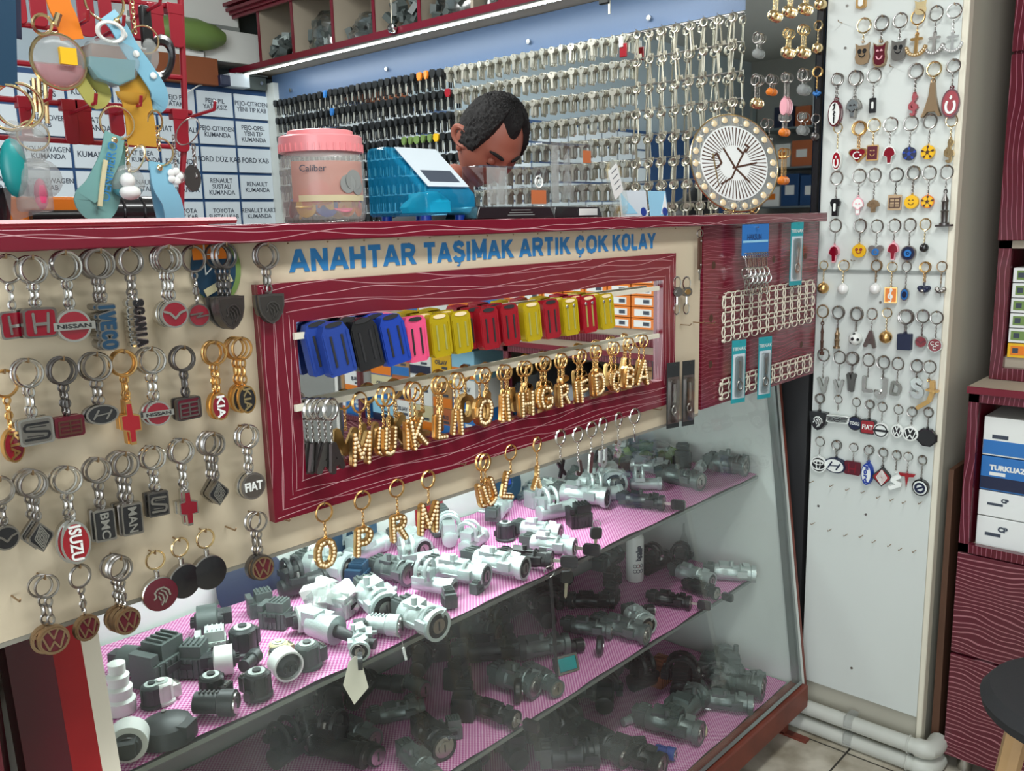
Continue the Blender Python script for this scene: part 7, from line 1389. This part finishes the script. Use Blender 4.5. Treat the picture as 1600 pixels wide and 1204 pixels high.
S1 = [
 (252, 1062, 'connector', g_, 20, 'stack of dark grey ribbed plug blocks behind the hazy glass at left', 1.7), (206, 1052, 'cup', g_, -60, 'grey round cup part at the far left back of the top shelf', 1.1), (300, 1050, 'connector', g_, -50, 'grey ribbed plug leaning right of the stacked plugs', 1.3),
 (240, 1100, 'drum', k_, 0, 'dark low drum switch at the left end beside the white ribbed cone', 1.0), (262, 1150, 'cover', k_, 30, 'large dark rounded steering cover at the left front of the top shelf', 1.0), (212, 1190, 'cup', 'white_plastic', 60, 'white round cup in the left front corner of the shelf', 1.2),
 (255, 1095, 'drum', 'white_plastic', 0, 'white drum cap just behind the large dark cover', 1.0), (332, 1022, 'connector', l_, -30, 'pale grey box plug with small printed characters', 1.15), (350, 1052, 'cup', 'white_plastic', -30, 'white collared switch with brown inside, behind the black-topped one', 1.1),
 (333, 1090, 'drum', b_, -60, 'black and white drum switch in the left half near the front', 1.15), (352, 1118, 'barrel', k_, -50, 'dark key barrel lying in front of the black and white switch', 1.5), (382, 1018, 'drum', k_, 30, 'tall dark drum switch behind the pale printed plug', 1.35), (328, 992, 'cup', g_, 150, 'large grey cup with opening facing left, at the back', 1.3),
 (432, 976, 'connector', g_, -60, 'grey ribbed plug, front one of the pair at the back', 1.2), (408, 958, 'connector', g_, -20, 'grey ribbed plug, rear one of the pair at the back', 1.1), (404, 1086, 'drum', b_, 100, 'black star shaped switch with silver end on the shelf front', 1.2), (437, 1030, 'drum', 'cream_plastic', 0, 'small cream coloured hexagonal plastic part', .95), (447, 1058, 'cup', 'white_plastic', -100, 'black switch with cream white collar, tilted', 1.15), (482, 1040, 'drum', g_, 0, 'upright grey drum with light round top', 1.2),
 (462, 930, 'clamp', k_, -10, 'dark toothed mechanism at the back under the small red keyring', 1.2), (476, 985, 'cup', l_, -20, 'grey ring part with red and black base', 1.1), (508, 1000, 'stalk', c_, -78, 'pale switch with long dark stalk pointing to the front edge', 1.15), (562, 1002, 'keyed', c_, -95, 'pale angled lock with black keyed end at the front', .95), (578, 950, 'wide', c_, -75, 'big pale cast lock housing below gold letter P', 1.35), (610, 992, 'barrel', c_, -60, 'pale lock barrel with key face at the shelf front', 1.5), (652, 985, 'wide', c_, -60, 'white blocky lock housing with round opening at the front', 1.25),
 (600, 905, 'wide', d_, -50, 'grey lock head with black ring behind the pale ones', 1.1), (640, 890, 'clamp', c_, -30, 'pale bracketed lock below gold letter R', 1.1), (690, 905, 'lock', c_, -42, 'long pale cast lock lying below gold letter M', 1.35), (655, 868, 'cover', b_, 30, 'flat black cover at the back of the shelf', .8), (752, 892, 'lock', c_, -45, 'long pale cast lock with open barrel, shelf middle', 1.35), (735, 862, 'clamp', c_, 20, 'pale cast bracket behind the long locks', 1.1), (702, 945, 'connector', g_, 60, 'small grey folded bracket on the pink liner', .8), (745, 925, 'connector', g_, 10, 'small dark grey clip on the pink liner front', .6),
 (702, 850, 'clamp', c_, 50, 'pale cast part right of the red strip', 1.15), (790, 842, 'drum', k_, 0, 'round smoky cup on top of the pale locks', 1.2), (815, 888, 'keyed', b_, -32, 'black flip key end resting over the shelf front', 1.1), (838, 862, 'keyed', c_, -38, 'ribbed bright lock with black key inserted', 1.15), (775, 815, 'wide', c_, 60, 'pale block shaped housing at the back under gold letter U', 1.1), (822, 838, 'lock', c_, -40, 'smooth pale cylinder lock behind the keyed one', 1.1),
 (860, 812, 'clamp', c_, -20, 'pale cast lock with coloured wires', 1.25), (905, 820, 'connector', b_, -30, 'black plug block with white sticker near the shelf edge', 1.3), (885, 785, 'lock', c_, -42, 'large bright cast lock with black end, right half', 1.45), (985, 792, 'keyed', b_, -40, 'black barrel lock with chrome rim at the front edge', 1.1), (950, 760, 'wide', c_, -100, 'silver housing with large round opening under letter S', 1.5), (1000, 765, 'clamp', c_, -50, 'small pale bracket right of the silver housing', 1.0),
 (1045, 755, 'lock', d_, -62, 'grey cast lock with silver end pointing to the front edge', 1.35), (1035, 720, 'lock', c_, -20, 'pale lock body lying behind the grey one at right', 1.1), (1122, 738, 'wide', d_, -50, 'dark round lock wrapped in film at the right end', 1.3), (1085, 720, 'connector', k_, 30, 'dark plug with white stickers in the right corner', 1.5), (930, 735, 'clamp', k_, 30, 'dark bracket at the back under letter J', 1.1), (1095, 738, 'barrel', c_, 20, 'bright hexagonal barrel beside the dark wrapped lock', 1.3),
 (540, 958, 'connector', l_, 20, 'pale lever plug left of the big cast housing', 1.1), (838, 790, 'connector', c_, -10, 'pale rounded housing behind the wired lock', 1.2),
 (668, 925, 'clamp', c_, -70, 'pale cast clamp between the two blocky housings', 1.05), (560, 915, 'connector', 'slate', 30, 'dark blue grey plug at the back left of letter P', 1.2), (395, 1040, 'barrel', k_, 30, 'small dark barrel lying beside the tall drum', 1.0), (865, 845, 'barrel', 'white_plastic', 10, 'small white cap on the pink liner', .9),
]
for e in S1: e = list(e); e[3+1] -= 32 if e[2] in ('lock', 'wide', 'keyed') and e[0] > 540 else 0; e[6] = e[6]*.93 if len(e) > 6 else 1; part(1, *e)
S2 = [
 (1122, 905, 'lock', c_, -30, 'silver lock with glassy bulb end at the right corner of the middle shelf', 1.35), (1065, 905, 'lock', c_, -60, 'silver lock leaning on its neighbour near the middle shelf right end', 1.3), (1082, 925, 'keyed', b_, -60, 'dark lock end with black key at the middle shelf front', 1.0), (1075, 880, 'clamp', k_, 20, 'dark toothed lock at the back of the middle shelf, right', 1.2), (1020, 895, 'clamp', b_, 0, 'coiled black lock right of the white spray can', 1.4), (1030, 945, 'keyed', b_, -40, 'thin black lock with brass tip and white tag string', 1.1),
 (988, 975, 'wide', c_, -80, 'silver lock with round keyed face near middle shelf front', 1.15), (1010, 965, 'barrel', b_, -40, 'black barrel with red strip and silver face', 1.4), (950, 990, 'lock', d_, -50, 'grey ribbed lock with bare round face, middle shelf front', 1.4), (905, 950, 'lock', b_, -20, 'short black lock with small pale key beside it', 1.2), (900, 990, 'keyed', d_, -35, 'grey lock with long dark key pointing right', 1.2), (900, 1018, 'barrel', b_, -30, 'black lock with bright yellow end', 1.3), (938, 1022, 'round', b_, -60, 'round black lock cap right of the turquoise switch', 1.1),
 (850, 975, 'clamp', b_, 60, 'dark ribbed bracket standing up in the middle shelf centre', 1.5), (800, 965, 'clamp', b_, 0, 'black bracket in front of the white back board', 1.4), (760, 985, 'clamp', k_, 90, 'dark finned steering lock in the middle shelf centre', 1.4), (740, 1035, 'lock', k_, -10, 'long dark grey lock lying sideways in the shelf centre', 1.6), (820, 1030, 'lock', d_, 0, 'grey tube shaped lock left of the turquoise switch', 1.4), (790, 1075, 'wide', d_, -50, 'grey lock with scratched steel end, shelf centre front', 1.3), (810, 1095, 'round', b_, -50, 'round black cap with silver keyhole at the front', 1.2), (835, 1065, 'lock', d_, -70, 'grey barrel lock just behind the front edge', 1.1),
 (715, 1070, 'connector', b_, 20, 'black switch box with white stickers', 1.4), (725, 1115, 'connector', b_, 40, 'black plastic block under the stickered switch box', 1.5), (755, 1120, 'keyed', b_, -50, 'black lock with long key reaching over the shelf edge', 1.1), (655, 1085, 'barrel', d_, -90, 'pair of small steel capped barrels, middle shelf left', 1.5), (618, 1080, 'barrel', k_, -60, 'dark barrel with ring face on the middle shelf left', 1.5), (660, 1050, 'clamp', b_, 30, 'dark bracket pile at the back left', 1.3), (600, 1130, 'lock', d_, 0, 'grey stubby lock at the left of the middle shelf', 1.1), (640, 1110, 'connector', d_, 10, 'small square grey clip on the middle shelf', .8), (665, 1160, 'wide', b_, -70, 'black bulky lock with keyed silver face near the front', 1.2), (705, 1150, 'connector', d_, -30, 'square silver framed lock next to the bulky black one', 1.0),
 (640, 1195, 'lock', d_, -70, 'grey pronged lock at the lower front', 1.2), (580, 1190, 'barrel', b_, -90, 'black capped lock with silver top near the picture bottom', 1.6), (560, 1100, 'clamp', b_, 30, 'black bracket behind the hanging white tag', 1.3), (530, 1150, 'lock', d_, -50, 'grey lock with turquoise ring reflection', 1.3), (480, 1150, 'wide', k_, -80, 'dark round lock left of the turquoise ringed one', 1.2), (500, 1110, 'clamp', b_, 60, 'dark lock pile in the left back of the middle shelf', 1.4), (450, 1190, 'clamp', k_, 10, 'dark part at the left end of the middle shelf', 1.4), (690, 1025, 'connector', b_, 50, 'black box at the back beside the red strip', 1.3), (870, 925, 'clamp', k_, 20, 'olive grey arched bracket below the hanging key', 1.2), (955, 940, 'connector', b_, 20, 'black square plug left of the spray can foot', 1.2),
]
for e in S2: e = list(e); e[4] -= 32 if e[2] in ('lock', 'wide', 'keyed') else 0; e[6] *= .92; part(2, *e)
S3 = [
 (1165, 1052, 'wide', 'cast_dark', 60, 'grey lock with white sticker at the right end of the bottom shelf', 1.7), (1135, 1080, 'wide', d_, -60, 'grey wrapped lock with white stickers, bottom shelf right', 1.7), (1180, 1075, 'cup', g_, -30, 'dark round opening part at the bottom shelf right end', 1.3), (1105, 1055, 'connector', d_, 30, 'grey block with two white stickers at the back', 1.6), (1120, 1110, 'lock', d_, -50, 'grey bagged lock pointing to the front edge', 1.5), (1065, 1085, 'clamp', b_, 40, 'black dusty gaiter shaped part at the back', 2.0),
 (1060, 1135, 'wide', d_, 20, 'grey blocky lock with cream key holder, bottom shelf centre', 1.8), (1090, 1150, 'barrel', 'cream_plastic', -20, 'cream plastic part at the bottom shelf front', 1.5), (1020, 1140, 'lock', d_, -65, 'grey cast lock with blue end near the bottom front rail', 1.8), (1045, 1185, 'barrel', 'royal', -60, 'blue ended barrel beside the front rail', 1.3), (985, 1130, 'barrel', c_, 0, 'pair of small silver knobs on the bottom shelf', 1.0), (1005, 1075, 'clamp', b_, 0, 'black bracket heap under the hanging red strip', 1.8), (945, 1105, 'clamp', b_, 50, 'dark lock pile at the bottom shelf centre', 1.8),
 (915, 1165, 'lock', k_, -80, 'dark rusty lock with pale sticker, lower centre', 1.8), (960, 1185, 'lock', b_, -70, 'black long lock near the picture bottom', 1.8), (860, 1160, 'clamp', b_, 20, 'black bracket in the shadow of the middle shelf', 2.0), (870, 1200, 'wide', k_, -30, 'dark bulky lock at the bottom edge of the photo', 1.7), (800, 1190, 'clamp', b_, 80, 'dark part at the lower left of the bottom shelf', 2.0), (1030, 1065, 'connector', 'brown_card', 20, 'brown box in the back of the bottom shelf', 1.8), (1000, 1190, 'connector', k_, 60, 'dark block by the front rail of the bottom shelf', 1.4),
]
for e in S3: e = list(e); e[4] -= 15; e[6] *= .88; part(3, *e)
# the back rows of the heaps
rnd = random.Random(21)
for sh_, z, n, kinds, bods, lb in ((1, .7685, 15, ('lock', 'clamp', 'wide', 'connector'), (c_, c_, d_, c_), 'pale cast lock part in the heap along the back of the top showcase shelf'),
                                   (2, .4585, 13, ('clamp', 'lock', 'connector', 'wide'), (b_, k_, b_, d_), 'dark lock part in the heap along the back of the middle showcase shelf'),
                                   (3, .1565, 10, ('clamp', 'wide', 'lock', 'connector'), (k_, d_, b_, d_), 'dark lock part in the heap along the back of the bottom showcase shelf')):
    for i in range(n*2):
        x = .9+(2.14-.9)*(i+.3+.4*rnd.random())/(n*2); y = 1.36+.075*(i % 3); v = Vector((x, y, z-CZ)); px = 800+FPX*v.dot(RT)/v.dot(FW); py = 602-FPX*v.dot(UP)/v.dot(FW)
        part(sh_, px, py, kinds[i % 4], bods[(i*3+sh_) % 4], rnd.choice((-100, -70, -40, 10, 60)), lb, 1.05+.3*rnd.random(), roll=rnd.choice((0, 0, 25, -30)))
# turquoise rocker switch
p = on_z(888, 1050, .4585); t = thing('rocker_switch', 'turquoise rectangular rocker switch with chrome frame on the middle shelf front', 'switch', p, (R(-20), 0, R(-20)))
MB().box((0, .012, .02), (.05, .024, .034)).obj('switch_body', 'dark_plastic', t, bevel=.002); MB().ring2([(x, z+.02) for x, z in rrect(.058, .042, .004)], [(x, z+.02) for x, z in rrect(.048, .032, .003)], -.005, .0).obj('chrome_frame', 'chrome', t); MB().box((0, -.003, .02), (.047, .006, .031)).obj('turquoise_rocker', 'teal', t, bevel=.002)
# spray can, dropper
p = on_z(992, 905, .4585); t = thing('spray_can', 'white spray can with black lettering and round marks, standing on the middle shelf', 'spray can', (p.x, min(p.y, 1.5), .4585))
MB().lathe([(.024, 0), (.026, .003), (.026, .13), (.023, .138), (.012, .146), (.012, .15), (.001, .15)], n=28).obj('can_body', 'white', t); MB().lathe([(.011, .15), (.011, .165), (.001, .166)], n=16).obj('nozzle', 'matt_black', t)
for i in range(2): 
    for j in range(3): a = R(215+j*22); MB().torus((.0262*math.cos(a), .0262*math.sin(a), .035+.016*i), .005, .0009, (math.cos(a), math.sin(a), 0), 12, 4).obj('round_mark', 'red' if (i, j) == (1, 1) else 'ink', t)
text('brake', .02, 'ink', t, (.0268*math.cos(R(238)), .0268*math.sin(R(238)), .09), (0, R(-90), R(-32)), depth=.0003, bold=.0008); text('seal', .02, 'ink', t, (.0268*math.cos(R(250)), .0268*math.sin(R(250)), .09), (0, R(-90), R(-20)), depth=.0003, bold=.0008)
p = on_z(1068, 870, .4585); t = thing('dropper_bottle', 'clear white drop shaped bottle behind the silver locks on middle shelf', 'bottle', (p.x, min(p.y, 1.52), .4585)); MB().lathe([(.012, 0), (.016, .006), (.018, .03), (.012, .055), (.004, .08), (.003, .11), (.001, .11)], n=20).obj('bottle_body', 'smoke', t)
# bags on the top shelf
def bag(px, py, sx, sy, sz, label, seed, inner='cast', z=.7685, film_='bag_film'):
    p = on_z(px, py, z); p.y = max(min(p.y, 1.555-sy*.6), 1.03+.055+sy*.6); p.x = min(p.x, XR-.01-sx*.62); t = thing('parts_bag', label, 'bag of parts', p); scrap(12, sx*.7, sy*.7, sz*.8, seed).obj('parts', inner, t); film(sx, sy, sz, seed+3).obj('clear_film', film_, t)
bag(517, 955, .10, .10, .055, 'crumpled white plastic bag with orange print under gold letter O', 3, 'white_plastic')
bag(1078, 705, .19, .16, .075, 'large clear bag with green and blue parts at the right back', 5, 'green')
bag(838, 775, .15, .1, .05, 'clear plastic bag behind the bright cast lock', 8, 'light_plastic')
bag(1140, 1095, .15, .12, .09, 'clear bag wrapped round grey parts on the bottom shelf', 12, 'cast_dark', .1565)
# white ribbed cone
p = on_z(190, 1110, .7685); t = thing('ribbed_cone', 'white ribbed plastic cone at the left end of the top shelf', 'plastic cone', (max(p.x, XL+.03), p.y, .7685)); MB().lathe([(.022, 0), (.023, .02), (.018, .024), (.02, .04), (.015, .044), (.017, .06), (.012, .064), (.013, .08), (.001, .085)], n=20).obj('cone_body', 'white_plastic', t)
# hanging keys and tags at shelf edges
p = on_y(557, 1025, 1.13); t = thing('paper_tag', 'blank cream paper tag hanging on a wire from the top shelf edge', 'tag', p, (0, R(14), R(-20)))
MB().prism([(-.004, 0), (.008, -.004), (.032, -.055), (.012, -.085), (-.014, -.05), (-.012, -.01)], -.0004, .0004).obj('tag_card', 'net_white', t); MB().torus((0, .004, .008), .010, .0008, (.3, 1, 0), 16, 4).obj('tag_wire', 'steel', t)
p = on_y(630, 1012, 1.13); t = thing('white_pin', 'small white pin on a wire hanging at the top shelf edge', 'pin', p, (0, R(-12), 0)); MB().box((0, 0, -.012), (.004, .003, .026)).obj('pin_body', 'white', t); MB().tube([(0, 0, 0), (.003, .002, .016), (-.004, .01, .03)], .0007, 4).obj('wire', 'steel', t)
for px, py, lb in ((932, 820, 'black headed key dangling over the top shelf edge at right'), (886, 888, 'black headed key dangling lower, left of the other hanging key')):
    p = on_y(px, py, 1.13); t = thing('hanging_key', lb, 'key', p, (0, R(4), R(-30))); MB().torus((0, 0, .002), .009, .0009, (.4, 1, 0), 16, 4).obj('key_ring', 'steel', t); MB().prism([(x, z-.018) for x, z in rrect(.026, .026, .006)], -.004, .004).obj('key_head', 'black_plastic', t); MB().prism([(-.0035, -.031), (.0035, -.031), (.003, -.062), (0, -.067), (-.0035, -.062)], -.001, .001).obj('key_blade', 'key_brass', t)
p = on_y(858, 890, 1.13); t = thing('black_strap', 'long black strap hanging from the flip key down to the bottom shelf', 'strap', p); MB().torus((0, 0, -.004), .012, .001, (.5, 1, 0), 18, 4).obj('ring', 'steel', t); MB().box((.012, .0, -.13), (.009, .002, .24), (0, R(-4), 0)).obj('strap_band', 'matt_black', t)
# strips, discs and stickers on the back panel of the showcase
BPY = 1.5645
for (x0, y0, x1, y1), m_, nm, lb in (((653, 772, 690, 900), 'red', 'red_strip', 'red vertical strip on the white back panel behind gold letter M'), ((1003, 672, 1020, 700), 'dark_red', 'red_strip', 'dark red patch on the back panel at the right'), ((660, 985, 694, 1050), 'dark_red', 'red_strip', 'dark red strip on the back panel behind the middle shelf')):
    a, b = on_y(x0, y1, BPY), on_y(x1, y0, BPY); tag(MB().bb((a.x, BPY-.003, a.z), (b.x, BPY, b.z)).obj(nm, m_), lb, 'strip')
p = on_y(395, 915, 1.54); tag(MB().lathe([(.075, 0), (.078, .004), (.07, .006), (.001, .006)], (0, 0, 0), (0, -1, 0), 30).obj('dark_disc', 'navy', None, (p.x, 1.545, p.z+.0), (R(-18), 0, 0)), 'large dark round disc leaning on the back panel behind the gold letter O', 'disc')
p = on_y(800, 760, 1.53); t = thing('grey_disc', 'grey blue round disc leaning on the back panel under letter Y', 'disc', (p.x, 1.55, max(p.z, .82)), (R(-14), 0, 0)); MB().lathe([(.05, 0), (.052, .004), (.02, .006), (.018, .003), (.001, .003)], (0, 0, 0), (0, -1, 0), 30).obj('disc_body', 'slate', t); MB().box((0, -.007, 0), (.02, .002, .014)).obj('blue_label', 'blue', t)
p = on_y(555, 870, 1.54); t = thing('dark_folder', 'dark blue angular card standing at the back left of letter P', 'card', (p.x, 1.535, .7685)); MB().prism([(-.10, .0), (.06, .0), (.06, .10), (-.02, .16), (-.11, .08)], -.002, .002).obj('card_sheet', 'slate', t); MB().prism([(-.15, .03), (-.06, .02), (-.10, .10)], -.006, -.003).obj('white_corner', 'paper', t)
# cartons on shelves by the left wall, seen reflected in the key wall mirror
ws = thing('storage_shelf', 'steel storage shelves by the left wall, seen reflected in the key wall mirror', 'shelf'); 
for z in (1.25, 1.56, 1.87, 2.18): MB().bb((-2.59, 2.2, z), (-2.2, 3.6, z+.015)).obj('shelf_board', 'edge_metal', ws)
for y in (2.2, 2.9, 3.6): MB().bb((-2.22, y-.015, 0), (-2.195, y+.015, 2.5)).obj('upright', 'edge_metal', ws)
rnd = random.Random(8)
for k, z in enumerate((1.2655, 1.5755, 1.8855, 2.1955)):
    y = 2.23
    while y < 3.42:
        w_ = .12+.06*rnd.random(); m_ = ['navy', 'paper', 'cardboard', 'orange_box', 'deep_blue', 'label_paper'][rnd.randrange(6)]
        if abs(y+w_/2-2.9) > w_/2+.02:
            t = thing('carton', f'{ {"navy":"dark blue","paper":"white","cardboard":"brown","orange_box":"orange","deep_blue":"blue","label_paper":"grey"}[m_]} carton on storage shelves seen in the key wall mirror, {["lowest", "second", "third", "top"][k]} shelf', 'box', (-2.32, y+w_/2, z), group='mirrored cartons on the storage shelves'); h = .14+.12*rnd.random()
            MB().box((0, 0, h/2), (.2, w_*.96, h)).obj('body', m_, t, bevel=.002); MB().box((.1004, 0, h*.5), (.0008, w_*.5, h*.3)).obj('printed_label', 'paper' if m_ != 'paper' else 'orange', t)
        y += w_+.008
if DROPPED: print('CLAMPED', DROPPED)
for o in C.objects:
    if 'label' in o and len(o['label'].split()) > 16: print('LONG', o.name, o['label'])
